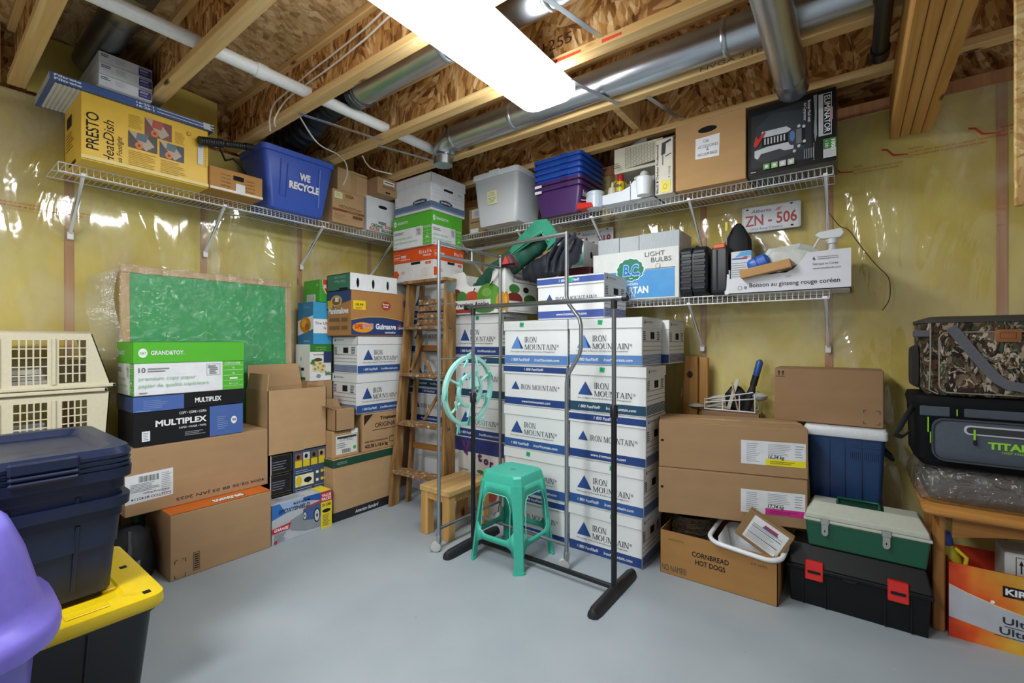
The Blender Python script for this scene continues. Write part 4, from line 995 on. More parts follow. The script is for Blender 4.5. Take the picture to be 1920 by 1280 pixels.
q = MB(); q.loft([rr(-.15, .05, .0, .2, .02, .012), rr(-.16, .05, .0, .2, .02, .05)], C('#d98c8c', .6)); q.loft([rr(-.14, .06, .16, .28, .03, .055), rr(-.16, .05, .17, .3, .03, .28)], C('#b9c0c4', .7)); q.build('contents', t)
p = Print(.09, .1, .095, 'F'); p.rect(0, 0, 1, 1, C('#e9e6b4', .6)); p.text('CAMPING', .15, .8, .1, INK, width=.6); p.text('EQUIPMENT', .1, .64, .1, INK, width=.7); p.lines(.1, .12, .9, .55, 4, INK, .25); o = p.done(t, 'paper_note'); o.location = (-.07, .0035, .15); o.rotation_euler = (R(4.5), 0, 0)

PUR, BL2 = plastic('#4d2c66', .4), plastic('#2454b8', .38)
for k in range(6):
    m_ = PUR if k < 2 else BL2
    t = thing('nesting_bin', ('purple bin with white lettering at the bottom of the nested stack', 'purple bin nested just below the blue bins', 'lowest blue bin in the nested stack', 'second blue bin in the nested stack', 'third blue bin in the nested stack', 'topmost blue bin in the nested stack')[k], 'bin', (-1.607, 2.655, SZ+k*.0395), 0, 'nested shopping bins')
    H_ = .190
    rg = [rr(-.148+.0006*k, .02, .148-.0006*k, .29, .025, 0), rr(-.178, -.002, .178, .318, .025, H_-.045), rr(-.176, -.000, .176, .316, .025, H_-.022), rr(-.188, -.014, .188, .330, .025, H_-.021), rr(-.190, -.016, .190, .332, .025, H_-.018), rr(-.190, -.016, .190, .332, .025, H_)]
    rg += [rr(-.176, -.002, .176, .318, .025, H_), rr(-.150, .02, .150, .29, .025, .04)]
    MB().loft(rg, m_, True, True).build('body', t, smooth=35)
    MB().box(.03, -.021, H_-.02, .09, -.012, H_+.004, m_).build('grip', t, bevel=.003)
    if k == 0:
        q = MB()
        for s_, y_, z_, hh, ww, mm, bd in (('bin', .035, .105, .034, .075, WHT, .05), ('shopping', .115, .100, .022, .14, C('#b9a8c8', .5), .01)):
            vs, fs, L0 = text2d(s_, bd); q.add([(.148+.03*(z_+b_*hh/CAP)/.145+.002, y_+a*ww/L0, z_+b_*hh/CAP) for a, b_ in vs], fs, mm)
        q.build('lettering', t)
    if k < 2:
        q = MB().box(-.17, -.0205, H_-.034, -.115, -.0165, H_-.016, WHT); q.build('white_tag', t)
# red scoop and small tub
q = thing('dust_scoop', 'small red plastic scoop with thin stick on the shelf edge', 'scoop', (-1.40, 2.70, SZ+.004))
RD = plastic('#d32d22', .35)
MB().prism([(-.06, 0), (.06, 0), (.05, .03), (-.05, .045), (-.06, .04)], -.045, .05, RD, 'y').build('tray', q, bevel=.003)
MB().tube([(-.15, -.02, .095), (.06, .0, .045)], .0035, C('#d8b9a0', .5), 8).build('stick', q, smooth=60)
tub_ = thing('plastic_tub', 'round white lidded tub beside the purple bins', 'tub', (-1.352, 2.715, SZ))
MB().lathe([(.05, 0), (.055, .004), (.058, .085), (.060, .087), (.060, .105), (.054, .111)], C('#c7d2dc', .35), n=24).build('body', tub_, smooth=40)
for i in range(16): MB().box(-.0015, -.0595, .01, .0015, -.0565, .08, C('#d7dfe6', .35), Matrix.Rotation(2*math.pi*i/16, 4, 'Z')).build('moulded_rib', tub_)
# white carry tray
TRW = C('#dde3ea', .38, var=.02)
t = thing('carry_tray', 'white plastic carry tray of bottles on the upper back shelf', 'tray', (-1.288, 2.675, SZ))
w = .34
MB().prism([(0, 0), (w, 0), (w, .125), (.25, .125), (.21, .118), (.185, .09), (.14, .074), (0, .066)], 0, .004, TRW, 'y').build('front_panel', t, bevel=.001)
MB().prism([(0, 0), (w, 0), (w, .19), (.12, .19), (.09, .10), (0, .066)], .226, .230, TRW, 'y').build('back_panel', t)
q = MB(); q.box(0, 0, 0, w, .23, .004, TRW); q.box(0, 0, 0, .004, .23, .066, TRW); q.box(w-.004, 0, 0, w, .23, .125, TRW); q.box(.19, .0, 0, .194, .23, .12, TRW); q.build('tray_bottom', t)
MB().lathe([(.04, 0), (.046, .1), (.047, .104), (.043, .104), (.037, .005)], C('#e8edf2', .2), (.295, -.05, .0), 24).build('clip_on_cup', t, smooth=40)
# things in the tray
q = thing('light_bulb', 'pale grey bulb-shaped nozzle lying in the white cup', 'bulb', (-.99, 2.625, SZ+.108)); MB().lathe([(.0, -.006), (.022, 0), (.026, .015), (.02, .03), (.004, .038)], C('#b7c0ba', .5), n=16).build('globe', q, smooth=60); MB().tube([(-.02, 0, .006), (-.06, 0, .003)], [.014, .009], C('#aab3ae', .5), 12).build('neck', q, smooth=60)
q = thing('glue_bottle', 'cream glue bottle with white nozzle and red label', 'bottle', (-1.245, 2.74, SZ+.006)); MB().lathe([(.024, 0), (.027, .005), (.027, .10), (.022, .118), (.008, .125)], C('#d9d6b8', .4), n=18).build('body', q, smooth=40); MB().cyl((0, 0, .125), (0, 0, .155), .007, WHT, .004, 12).build('nozzle', q, smooth=40); MB().box(.004, -.029, .02, .024, -.024, .075, C('#c7402f', .5)).build('red_label', q)
q = thing('spray_can', 'blue and yellow spray can with red cap in the tray', 'can', (-1.178, 2.715, SZ+.006)); MB().lathe([(.026, 0), (.028, .003), (.028, .075), (.028, .0751)], C('#3c48a8', .3), n=20).build('can', q, smooth=40); MB().lathe([(.0282, .075), (.0282, .125), (.02, .138)], C('#e5c51c', .3), n=20).build('yellow_band', q, smooth=40); MB().lathe([(.019, .139), (.019, .178), (.016, .182)], C('#b8262c', .35), n=18).build('cap', q, smooth=40)
p = Print(.05, .05, .05, 'F'); p.text('WD-40', .5, .5, .35, ink('#23306e'), width=.8, al='c', bold=.04); o = p.done(q, 'label_print'); o.location = (-.025, -.029, .075)
q = MB(); q.tube([(-1.268, 2.80, SZ+.01), (-1.285, 2.80, SZ+.12), (-1.262, 2.81, SZ+.185), (-1.235, 2.82, SZ+.192)], .008, C('#d9b81e', .4), 10); tag(q.build('yellow_hose', smooth=60), 'curved yellow hose standing at the end of white tray', 'hose')
q = MB(); q.tube([(-1.225, 2.80, SZ+.01), (-1.225, 2.81, SZ+.185)], [.016, .013], C('#b3321f', .4), 12); tag(q.build('red_marker', smooth=60), 'red tube standing between hose and glue bottle', 'tube')
# long tool box with printed grid lying across the tray, upright drill box
w, d, h = .31, .22, .158
t = carton('cream tool carton with printed grid lying on top of the white tray', (-1.215, 2.70, SZ+.193), 0, w, d, h, C('#c9c4ae', .55), 'plain', name='tool_carton')
p = Print(w, d, h, 'F'); p.rect(.24, .12, .93, .92, ink('#6f6c5f'))
for i in range(11):
    for j in range(14): p.rect(.25+i*.0605, .135+j*.055, .25+i*.0605+.05, .135+j*.055+.042, C('#c9c4ae', .55))
p.lines(.03, .12, .2, .35, 3, INK, .3); p.done(t)
w, d, h = .105, .25, .325
t = carton('narrow cream drill carton standing upright beside the tan box', (-.9415, 2.668, SZ), 0, w, d, h, C('#d9d4c2', .5), 'plain', name='drill_carton')
p = Print(w, d, h, 'F'); p.text('Black & Decker Professional', .2, .03, .12, BLK, width=.88, rot=90, bold=.02); p.poly([(.35, .70), (.58, .72), (.62, .90), (.9, .93), (.9, .97), (.4, .92)], INK); p.rect(.43, .52, .47, .70, INK); p.poly([(.58, .66), (.92, .70), (.92, .715), (.58, .68)], INK); p.text('P 110-20', .86, .28, .10, BLK, width=.2, rot=90); p.rect(.32, .03, .88, .24, C('#e6d43a', .5)); p.ell(.58, .13, .12, .05, ink('#b8a028')); p.ell(.58, .13, .09, .037, C('#e6d43a', .5)); p.done(t)
q = thing('putty_trowel', 'grey steel trowel with black grip lying behind the grid carton', 'trowel', (-1.10, 2.80, SZ+.356)); MB().prism([(-.09, 0), (.05, 0), (.075, .04), (.06, .055), (-.02, .03)], -.03, .03, metal('#9aa0a5', .35), 'y').build('blade', q); MB().box(.035, -.014, .046, .065, .014, .072, BLK).build('grip', q, bevel=.004)
tag(MB().box(-1.0, 2.78, SZ+.352, -.86, 2.84, SZ+.38, C('#7d7f80', .5)).box(-1.0, 2.775, SZ+.358, -.86, 2.78, SZ+.364, INK).build('steel_straightedge', bevel=.002), 'grey bar lying on the grid carton next to the tan box', 'bar')

w, d, h = .368, .34, .378
t = carton('plain tan carton with handwritten white label and oval handle hole', (-.823, 2.672, SZ), 0, w, d, h, kraft('#bf9868'), 'plain')
p = Print(w, d, h, 'F'); p.ell(.475, .83, .135, .045, HOLE); p.poly([(.30, .42), (.64, .405), (.65, .73), (.305, .72)], WHT)
for s, v, u in (('CAR', .64, .42), ('ACCESSORIES', .565, .34), ('&', .52, .46), ('VACUUM BAGS', .45, .33)): p.text(s, u, v, .042, INK, width=.026*len(s) if len(s) > 1 else None)
p.done(t)
# black power-pack box
w, d, h = .378, .24, .352
t = thing('power_pack_box', 'glossy black power-pack box with printed device under round duct', 'box', (-.443, 2.662, SZ), 0)
MB().box(0, 0, 0, w, d, h, C('#1b1d1f', .28, var=.1)).build('body', t, bevel=.002)
p = Print(w, d, h, 'F'); SV, DGY = C('#c9ced3', .35), C('#3b3f44', .35)
p.poly([(.04, .1), (.74, .1), (.74, .92), (.04, .88)], C('#2f3438', .3)); p.poly([(.1, .25), (.66, .25), (.66, .8), (.3, .86), (.1, .7)], C('#3c4247', .3))
p.poly([(.10, .22), (.08, .36), (.14, .40), (.46, .38), (.56, .32), (.60, .24), (.2, .16)], DGY)
p.poly([(.08, .36), (.08, .26), (.12, .23), (.16, .30), (.38, .32), (.44, .28), (.54, .28), (.54, .40), (.30, .40)], SV)
p.poly([(.16, .52), (.17, .62), (.46, .62), (.52, .56), (.46, .53)], SV); p.poly([(.17, .39), (.17, .53), (.48, .53), (.48, .39)], BLK); p.ell(.525, .45, .05, .12, DGY); p.ell(.525, .46, .03, .075, C('#5b7fb8', .3))
p.rect(.57, .34, .63, .54, C('#6f767c', .3)); p.rect(.635, .30, .665, .58, BLK)
for u, v in ((.60, .58), (.655, .56), (.60, .30), (.66, .35), (.55, .24)): p.ell(u, v, .018, .022, SV)
for i in range(7): p.rect(.20+.038*i, .42, .205+.038*i+.012, .51, SV)
p.poly([(.07, .44), (.10, .58), (.13, .52), (.20, .62), (.21, .59), (.13, .44), (.09, .40)], C('#c8352c', .35))
p.text('Booster Pack with', .70, .90, .032, WHT, width=.30, rot=-90); p.text('Air Compressor', .655, .88, .032, WHT, width=.25, rot=-90)
p.poly([(.76, .95), (.80, .95), (.795, .6), (.80, .4), (.78, .30), (.765, .45), (.775, .7)], C('#8d949a', .3))
p.rect(.815, .36, .955, .935, C('#b9bec2', .35)); p.rect(.865, .38, .945, .925, BLK); p.text('ELIMINATOR', .878, .90, .06, WHT, width=.50, rot=-90, bold=.01); p.rect(.935, .56, .965, .73, C('#b98a90', .4))
p.rect(.865, .05, 1, .31, C('#4b8f43', .4)); p.rect(.865, .05, 1, .17, C('#c4c9c6', .4)); p.text('1000', .95, .285, .04, WHT, width=.13, rot=-90, bold=.03); p.rect(.875, .17, .93, .30, C('#3b7a34', .4)); p.text('130', .885, .28, .035, WHT, width=.09, rot=-90); p.rect(.765, .05, .768, .29, WHT)
for i in range(5): p.rect(.66+.024*i, .09, .668+.024*i, .23, C('#9aa0a4', .4))
for i in range(4): p.rect(.19+.095*i, .055, .265+.095*i, .135, C(('#6fae5f', '#8fc07f', '#c3c8c4', '#b7c8b2')[i], .4)); p.ell(.2275+.095*i, .095, .02, .022, C('#e4e8e4', .4))
p.lines(.04, .03, .1, .05, 1, WHT); p.done(t)

# ================================================================== back lower shelf
SZ2 = DZ2+.0045
w, d, h = .552, .28, .302
t = carton('white apple carton with blue panel and green emblem on the lower shelf', (-1.362, 2.70, SZ2), 0, w, d, h, C('#d6d7d3', .55), 'plain')
p = Print(w, d, h, 'F'); LB = C('#4a97d2', .45); p.rect(.05, .03, .955, .585, LB); p.rect(.63, .595, .96, .605, INK)
pts = []
for i in range(40): a = R(i*9); r_ = 1+.05*math.sin(i*2.1); pts.append((.46+.165*r_*math.cos(a), .60+.235*r_*math.sin(a)*(1.1 if math.sin(a) > 0 else .95)))
p.poly(pts, WHT); p.poly([(.46+(u-.46)*.94, .60+(v-.6)*.94) for u, v in pts], C('#1f7a5c', .5))
p.text('B.C.', .475, .50, .21, C('#9ccdf0', .5), width=.21, al='c', bold=.08, shear=.1); p.text('B.C.', .475, .505, .20, C('#2f6fb8', .5), width=.195, al='c', bold=.03, shear=.1); p.rect(.45, .43, .49, .445, WHT)
p.text('CANADIAN', .36, .295, .05, WHT, width=.19, bold=.02); p.text('SPARTAN', .30, .13, .13, WHT, width=.37, bold=.04); p.text('APPLES', .36, .055, .055, WHT, width=.16, bold=.02)
p.text('LIGHT', .63, .85, .09, ink('#6c6d6a'), width=.22); p.text('BULBS', .70, .73, .09, ink('#6c6d6a'), width=.22); p.ell(.775, .645, .028, .05, ink('#8a8b88')); p.ell(.775, .645, .022, .04, C('#d6d7d3', .55)); p.done(t)
t = thing('tube_light_pack', 'bundle of shiny grey boxed tubes lying on the blue apple carton', 'carton', (-1.335, 2.72, SZ2+.3025))
for i, (a, b_) in enumerate(((0, .145), (.147, .275), (.277, .52))): MB().box(a, 0, 0, b_, .25, .098-.003*(i % 2), C('#aeb4b8', .25, var=.15, bump=.2, scale=20, stretch=(40, 1, 1))).build('carton_section', t, bevel=.002)
# two black hard cases
CB = plastic('#1c2026', .42)
t = thing('hard_case', 'ribbed black plastic hard case standing next to the apple carton', 'case', (-.808, 2.70, SZ2))
MB().loft([[(x, y, z_) for (y, z_, _) in rr(.0+i, .0+i, .27-i, .288-i, .05, 0, 5)] for x, i in ((0, .012), (.012, .0), (.066, .0), (.068, .008), (.074, .008), (.076, 0), (.14, 0), (.152, .012))], CB).build('shell', t, smooth=35)
for k in range(7): MB().box(.006, -.004, .04+.034*k, .066, .004, .058+.034*k, CB).build('rib', t, bevel=.003)
for k in range(7): MB().box(.078, -.004, .04+.034*k, .14, .004, .058+.034*k, CB).build('rib', t, bevel=.003)
MB().tube([(.071, .09, .286), (.071, .10, .30), (.071, .17, .30), (.071, .18, .286)], .008, CB, 8).build('handle', t, smooth=50)
t = thing('hard_case', 'slim black tool case with orange corner on lower shelf', 'case', (-.638, 2.70, SZ2))
MB().loft([[(x, y, z_) for (y, z_, _) in rr(.0+i, .0+i, .28-i, .275-i, .03, 0, 5)] for x, i in ((0, .01), (.01, 0), (.077, 0), (.087, .01))], C('#26292d', .4)).build('shell', t, smooth=35)
MB().box(.012, -.003, .256, .075, .05, .285, plastic('#d8602a', .4)).build('orange_latch', t, bevel=.006)
MB().box(.03, -.004, .03, .037, .004, .25, BLK).build('seam_rib', t)

# ginseng carton with its front torn low, and what it holds
w, d, h = .537, .30, .19
WG = C('#d9dae0', .5, var=.03)
t = thing('ginseng_carton', 'torn-open white carton with dark lettering on the lower wire shelf', 'box', (-.545, 2.70, SZ2), 0)
MB().prism([(0, 0), (w, 0), (w, h), (.36, h-.004), (.335, .145), (.30, .11), (.27, .095), (.10, .09), (.0, .083)], 0, .004, WG, 'y').build('front_panel', t)
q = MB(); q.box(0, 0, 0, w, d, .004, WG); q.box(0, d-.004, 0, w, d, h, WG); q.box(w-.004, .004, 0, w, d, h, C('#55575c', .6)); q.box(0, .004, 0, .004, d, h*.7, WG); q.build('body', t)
MB().hexa([(.0, 0, .0), (-.02, .0, .0), (-.025, .01, .11), (.0, .004, .11), (0, .1, 0), (-.02, .1, 0), (-.025, .1, .11), (0, .1, .11)], WG).build('side_flap', t)
p = Print(w, d, h, 'F'); DI = ink('#2f3038')
p.text('Boisson au ginseng rouge coréen', .19, .16, .115, DI, width=.73, bold=.012); p.ell(.105, .155, .020, .062, DI); p.ell(.105, .155, .016, .05, WG); p.ell(.155, .16, .015, .045, GRY); p.text('KGC', .50, .37, .045, GRY, width=.045)
p.text('6', .715, .76, .09, DI, bold=.01); p.lines(.75, .76, .95, .86, 2, GRY, .3); p.text('Fabriqué en Corée', .715, .63, .06, ink('#5c5d66'), width=.19); p.text('www.rootfoods.com', .715, .52, .055, ink('#5c5d66'), width=.21); p.done(t)
# contents
t = carton('white and blue medicine carton standing in the torn ginseng carton', (-.535, 2.708, SZ2+.006), 0, .10, .10, .225, C('#cdd2d8', .45), 'plain', name='medicine_carton')
p = Print(.1, .1, .225, 'F'); p.poly([(.2, .86), (1, .88), (1, .99), (.5, .98)], C('#3f9ad0', .4)); p.rect(.05, .80, .8, .84, C('#35508f', .4)); p.poly([(.4, .82), (.95, .84), (.7, .87)], C('#c03a34', .4)); p.lines(.05, .1, .9, .74, 12, ink('#8d949c'), .25); p.rect(.08, .02, .22, .08, GRY); p.done(t)
q = thing('folded_umbrella', 'folded black umbrella with yellow tab standing behind the medicine carton', 'umbrella', (-.535, 2.90, SZ2+.006)); MB().lathe([(.045, 0), (.06, .1), (.075, .22), (.07, .32), (.03, .40), (.012, .42)], C('#17181b', .7), n=9, sy=.6).build('folded_canopy', q, smooth=30); MB().box(-.058, -.055, .375, -.045, -.045, .425, C('#e0cf1d', .5)).build('yellow_tab', q); MB().tube([(-.052, -.05, .18), (-.052, -.05, .375)], .003, C('#9b9da0', .4), 6).build('shaft', q)
q = thing('blue_canister', 'bright blue rounded plastic canister lying on a black bag', 'canister', (-.405, 2.73, SZ2+.155), 0, None, 0, -22)
MB().loft([[(x, y, z_) for (y, z_, _) in rr(-.04+i, -.04+i, .04-i, .04-i, .03, 0, 4)] for x, i in ((-.05, .014), (-.042, .004), (-.03, 0), (-.004, 0), (-.002, .004), (.002, .004), (.004, 0), (.04, 0), (.052, .01))], plastic('#2f63bf', .35)).build('shell', q, smooth=35)
q = MB(); rg = []
for i, (r_, z_) in enumerate(((.06, .03), (.105, .07), (.115, .115), (.10, .145), (.06, .16), (.02, .165))): rg.append([(-.365+r_*1.25*math.cos(a*.4488)+random.uniform(-.01, .01), 2.80+r_*.75*math.sin(a*.4488)+random.uniform(-.006, .006), SZ2+z_+random.uniform(-.008, .008)) for a in range(14)])
q.loft(rg, C('#131416', .18, var=.3, bump=.6, scale=30)); tag(q.build('black_bag', smooth=70), 'crinkled black plastic bag inside the torn ginseng carton', 'bag')
q = thing('headphones', 'dark grey headphone band arching behind the black plastic bag', 'headphones', (-.30, 2.82, SZ2+.155)); MB().tube([(-.055*math.cos(R(a)), 0, .06*math.sin(R(a))) for a in range(0, 181, 15)], [.012]*13, C('#33393f', .5), 10, sx=1.6).build('band', q, smooth=60); MB().lathe([(.0, -.02), (.03, -.018), (.03, .0)], C('#24282c', .5), (-.055, 0, .0), 14).build('ear_cup', q, smooth=40)
t = carton('shallow tan carton tray tilted over the torn edge of ginseng carton', (-.478, 2.655, SZ2+.075), 0, .235, .10, .045, kraft('#bd9462'), 'plain', ry=-10)
q = MB(); rg = []
for i, (x, r_) in enumerate(((-.12, .02), (-.10, .055), (-.06, .075), (-.01, .07), (.04, .06), (.08, .045), (.13, .02))): rg.append([(-.255+x+random.uniform(-.018, .018), 2.755+r_*.55*math.cos(a*.5236)*(1+.25*(a % 2))+random.uniform(-.01, .01), SZ2+.165+.012*math.sin(i*2)+r_*math.sin(a*.5236)*(1+.25*(a % 2))+random.uniform(-.014, .014)) for a in range(12)])
q.loft(rg, C('#d9ded8', .25, var=.06, bump=.6, scale=25)); tag(q.build('white_plastic_bag', smooth=25), 'crumpled white plastic bag sticking out of the ginseng carton', 'bag')
q = thing('spray_bottle', 'clear spray bottle with white trigger head in ginseng carton', 'bottle', (-.085, 2.82, SZ2+.006)); q.scale = (1.25, 1.25, 1.25); MB().lathe([(.034, 0), (.036, .01), (.034, .12), (.013, .17), (.013, .185)], mclr, n=16).build('body', q, smooth=40); MB().lathe([(.017, .186), (.017, .205)], C('#dfe4e4', .4), n=14).build('collar', q, smooth=40)
MB().prism([(-.035, .207), (.028, .207), (.04, .225), (.03, .245), (-.045, .238), (-.06, .225)], -.011, .011, C('#dfe4e4', .4), 'y').build('trigger_head', q, bevel=.003); MB().prism([(-.04, .215), (-.05, .21), (-.068, .175), (-.062, .172)], -.006, .006, C('#dfe4e4', .4), 'y').build('trigger', q)

# mint box and what carries it
carton('dark red carton under the mint-striped box on the lower shelf', (-1.655, 2.75, SZ2), 0, .25, .26, .245, C('#5a2028', .6), 'plain')
t = carton('white and mint carton with round hole behind the chrome rack post', (-1.66, 2.735, SZ2+.246), 0, .21, .25, .185, C('#d5d9d6', .5), 'plain')
p = Print(.21, .25, .185, 'F'); p.rect(0, .06, 1, .52, C('#8cc6b6', .5)); p.lines(.2, .15, .8, .4, 3, C('#b4dacf', .5)); p.done(t)
p = Print(.21, .25, .185, 'R'); p.ell(.45, .5, .07, .13, HOLE); p.rect(0, .06, 1, .52, C('#8cc6b6', .5)) if False else None; p.done(t, 'end_hole')

# licence plates on the wall
for nm, lab, x, z_, rot in (('r', 'white licence plate with red numbers on the back wall under upper shelf', -.535, 1.845, 4), ('l', 'white licence plate half hidden behind the shelf bracket and mint carton', -1.66, 1.865, 5)):
    t = thing('licence_plate', lab, 'plate', (x, YW-.03, z_), 0)
    w, h = .30, .15
    MB().loft([[(a, y, b_) for (a, b_, _) in rr(i, i, w-i, h-i, .012, 0, 4)] for y, i in ((.002, 0), (.0, 0), (-.002, .003))], C('#d5d9dc', .3)).build('plate_blank', t, smooth=30)
    p = Print(w, .004, h, 'F', off=.0022); RN = C('#a82b28', .4); p.rect(.04, .03, .96, .97, C('#d5d9dc', .3)); p.text('ZN - 506' if nm == 'r' else 'ZA - 718', .06, .25, .40, RN, width=.88, bold=.02); p.text('Alberta', .17, .74, .13, ink('#3a4a8c'), width=.34, shear=.2); p.text('Wild Rose Country', .16, .07, .09, ink('#3a4a8c'), width=.55); p.ell(.1, .9, .03, .03, BLK); p.ell(.85, .92, .025, .03, BLK); p.ell(.86, .10, .025, .03, BLK); p.poly([(.58, .74), (.66, .74), (.70, .88), (.62, .84)], C('#d08a84', .4)); p.done(t)
cable('thin dark cord looping down the film wall beside the ginseng carton', [(-.108, 3.0, 1.90), (-.06, 3.0, 1.82), (-.02, 3.0, 1.79), (.03, 3.0, 1.70), (.09, 3.0, 1.60), (.14, 3.0, 1.53), (.15, 3.0, 1.47), (.145, 3.0, 1.41), (.12, 3.0, 1.36)], .0022, C('#4a3522', .6), name='cord')

# ================================================================== apple box and bags on the left column
carton('orange-fruit carton with purple lettering at the foot of the racks column', (-2.372, 2.452, 0), 0, .465, .31, .5035, C('#dcd9d2', .55), 'plain')
t = [o for o in COL.objects if o.parent is None][-1]
p = Print(.465, .31, .5035, 'F'); p.rect(0, .80, 1, 1, C('#2e3a78', .5)); PU = ink('#5b2a58')
for k, s in enumerate(('V', 'i', 'c', 't', 'o', 'r')): p.text(s, .13+.12*k, .78-.028*k, (.16, .10, .10, .12, .10, .10)[k], C('#7a3566', .5), bold=.07); p.text(s, .133+.12*k, .782-.028*k, (.15, .09, .09, .11, .09, .09)[k], C('#34305f', .5), bold=.02)
p.text('CALIFORNIA', .10, .52, .03, INK, width=.2); p.text('ORANGES', .10, .43, .07, INK, width=.32)
for u, v, r_ in ((.62, .40, .15), (.84, .44, .13), (.74, .30, .14)): p.ell(u, v, r_, r_*.92, C('#d9694a', .5)); p.ell(u-.03, v+.03, r_*.5, r_*.45, C('#e58a5f', .5))
p.ell(.70, .53, .09, .03, C('#4f7d3c', .5)); p.ell(.55, .55, .07, .025, C('#4f7d3c', .5)); p.done(t)

w, d, h = .485, .385, .305
WA = C('#dfe0dc', .55)
t = thing('apple_box', 'open white apple carton with printed apples and cut-out hand hole', 'box', (-2.357, 2.422, 1.3965), 0)
MB().prism([(0, 0), (w, 0), (w, h), (.40, h), (.375, .285), (.36, .22), (.335, .195), (.16, .195), (.135, .215), (.12, .285), (.10, h), (.0, h-.01)], 0, .005, WA, 'y').build('front_panel', t)
q = MB(); q.box(0, .005, 0, w, d, .005, WA); q.box(0, d-.005, 0, w, d, h, WA); q.box(0, .005, 0, .005, d, h, WA); q.box(w-.005, .005, 0, w, d, h, WA); q.build('body', t)
p = Print(w, d, h, 'F'); RA, GA, YA, LG = C('#9c3a2a', .45), C('#5f9a3a', .45), C('#d9a13a', .45), C('#3f7a38', .45)
p.ell(.05, .40, .14, .21, C('#7c3128', .45)); p.ell(.38, .33, .17, .20, C('#bd4a2c', .45)); p.ell(.70, .40, .22, .28, GA); p.ell(.66, .48, .09, .10, C('#86ba58', .45)); p.ell(.93, .25, .10, .22, YA); p.ell(.18, .40, .10, .14, LG); p.ell(.62, .12, .2, .11, LG)
p.poly([(.40, .50), (.43, .60), (.45, .59), (.42, .50)], INK); p.poly([(.72, .62), (.77, .72), (.79, .71), (.74, .61)], INK); p.rect(.02, .03, .40, .12, RA)
p.rect(.03, .12, .74, .32, WA); p.text('Premium Apples', .05, .17, .10, BLK, width=.66, bold=.03); p.done(t)
p = Print(w, d, h, 'R'); p.frame(.22, .70, 1.0, .92, .003, BLK); p.text('Premium Apples', .25, .77, .08, BLK, width=.7, bold=.02); p.ell(.62, .55, .09, .065, HOLE); p.ell(.27, .30, .24, .17, C('#7c3128', .45)); p.ell(.26, .55, .16, .10, LG); p.ell(.75, .33, .2, .12, LG); p.ell(.02, .25, .08, .22, YA); p.rect(.10, .06, 1, .27, WA); p.done(t, 'end_print')

DG, DG2 = C('#17503e', .55, var=.25, bump=.5, scale=14), C('#2c8468', .5, var=.2, bump=.4, scale=12)
NB = C('#1d212b', .6, var=.25, bump=.4, scale=16)
def sack(path, rads, mat, sx, n=16, wr=.06, seed=1):
    rnd = random.Random(seed); P = [Vector(p) for p in path]; out, rd = [], []
    K = 8*(len(P)-1)
    for i in range(K+1):
        t_ = i/8; k = min(int(t_), len(P)-2); f = t_-k; f = f*f*(3-2*f)*.5+f*.5
        out.append(tuple(P[k].lerp(P[k+1], f))); rd.append((rads[k]*(1-f)+rads[k+1]*f)*(1+wr*math.sin(i*1.9)+rnd.uniform(-wr, wr)*.5))
    m = MB(); m.tube(out, rd, mat, n, sx=sx); return m
t = thing('tent_bag', 'long dark green tent bag leaning out of the apple carton', 'bag', (0, 0, 0))
sack([(-2.27, 2.50, 1.50), (-2.16, 2.50, 1.57), (-2.02, 2.51, 1.67), (-1.86, 2.53, 1.77), (-1.70, 2.555, 1.86), (-1.62, 2.57, 1.91)], [.05, .068, .085, .085, .075, .04], DG, .85, seed=3).build('bag_body', t, smooth=80)
fl_ = []
for i, (x, y, z_, hw) in enumerate(((-1.86, 2.47, 1.80, .02), (-1.78, 2.455, 1.845, .035), (-1.70, 2.45, 1.89, .045), (-1.62, 2.455, 1.945, .05), (-1.585, 2.46, 1.93, .055), (-1.54, 2.465, 1.87, .05), (-1.535, 2.47, 1.82, .03), (-1.57, 2.475, 1.79, .012))):
    ux, uz = (-.55, .83) if i < 4 else (.35, .94) if i < 5 else (.93, .36)
    fl_.append([(x-ux*hw, y, z_-uz*hw), (x+ux*hw, y-.006, z_+uz*hw), (x+ux*hw, y+.012, z_+uz*hw), (x-ux*hw, y+.012, z_-uz*hw)])
MB().loft(fl_, DG2).build('flap', t, smooth=30)
MB().tube([(-1.86, 2.465, 1.79), (-1.72, 2.44, 1.85), (-1.60, 2.44, 1.90), (-1.55, 2.455, 1.84)], .004, C('#6f8f86', .5), 6).build('piping', t, smooth=60)
t = thing('black_rucksack', 'black bag with grey straps lying on the apple carton and records box', 'bag', (0, 0, 0))
sack([(-1.80, 2.545, 1.655), (-1.72, 2.54, 1.67), (-1.58, 2.545, 1.70), (-1.46, 2.56, 1.77), (-1.40, 2.57, 1.86)], [.04, .07, .085, .085, .04], NB, .8, seed=8).build('bag_body', t, smooth=80)
for k in range(3): MB().tube([(-1.58+.05*k, 2.475, 1.645), (-1.55+.05*k, 2.455, 1.73), (-1.50+.05*k, 2.465, 1.82), (-1.47+.04*k, 2.51, 1.87)], .010, C('#30343f', .5), 8, sx=1.7).build('strap', t, smooth=60)
t = thing('red_pouch', 'small red triangular pouch tucked beside the black bag', 'pouch', (-1.86, 2.445, 1.705))
MB().loft([[(x*s, y, z_*s+.02) for x, z_ in ((-.065, -.03), (.065, -.03), (.06, -.005), (.015, .062), (-.015, .062), (-.06, -.005))] for y, s in ((-.035, .75), (-.02, 1), (.02, 1), (.04, .8))], C('#5a2a30', .6)).build('body', t, bevel=.006)
MB().prism([(-.03, .012), (.03, .012), (.0, .07)], -.040, -.034, C('#c9403c', .6), 'y').build('red_panel', t)
MB().tube([(-.07, -.03, .012), (0, -.042, .006), (.07, -.03, .012)], .006, BLK, 8).build('zip', t, smooth=60)

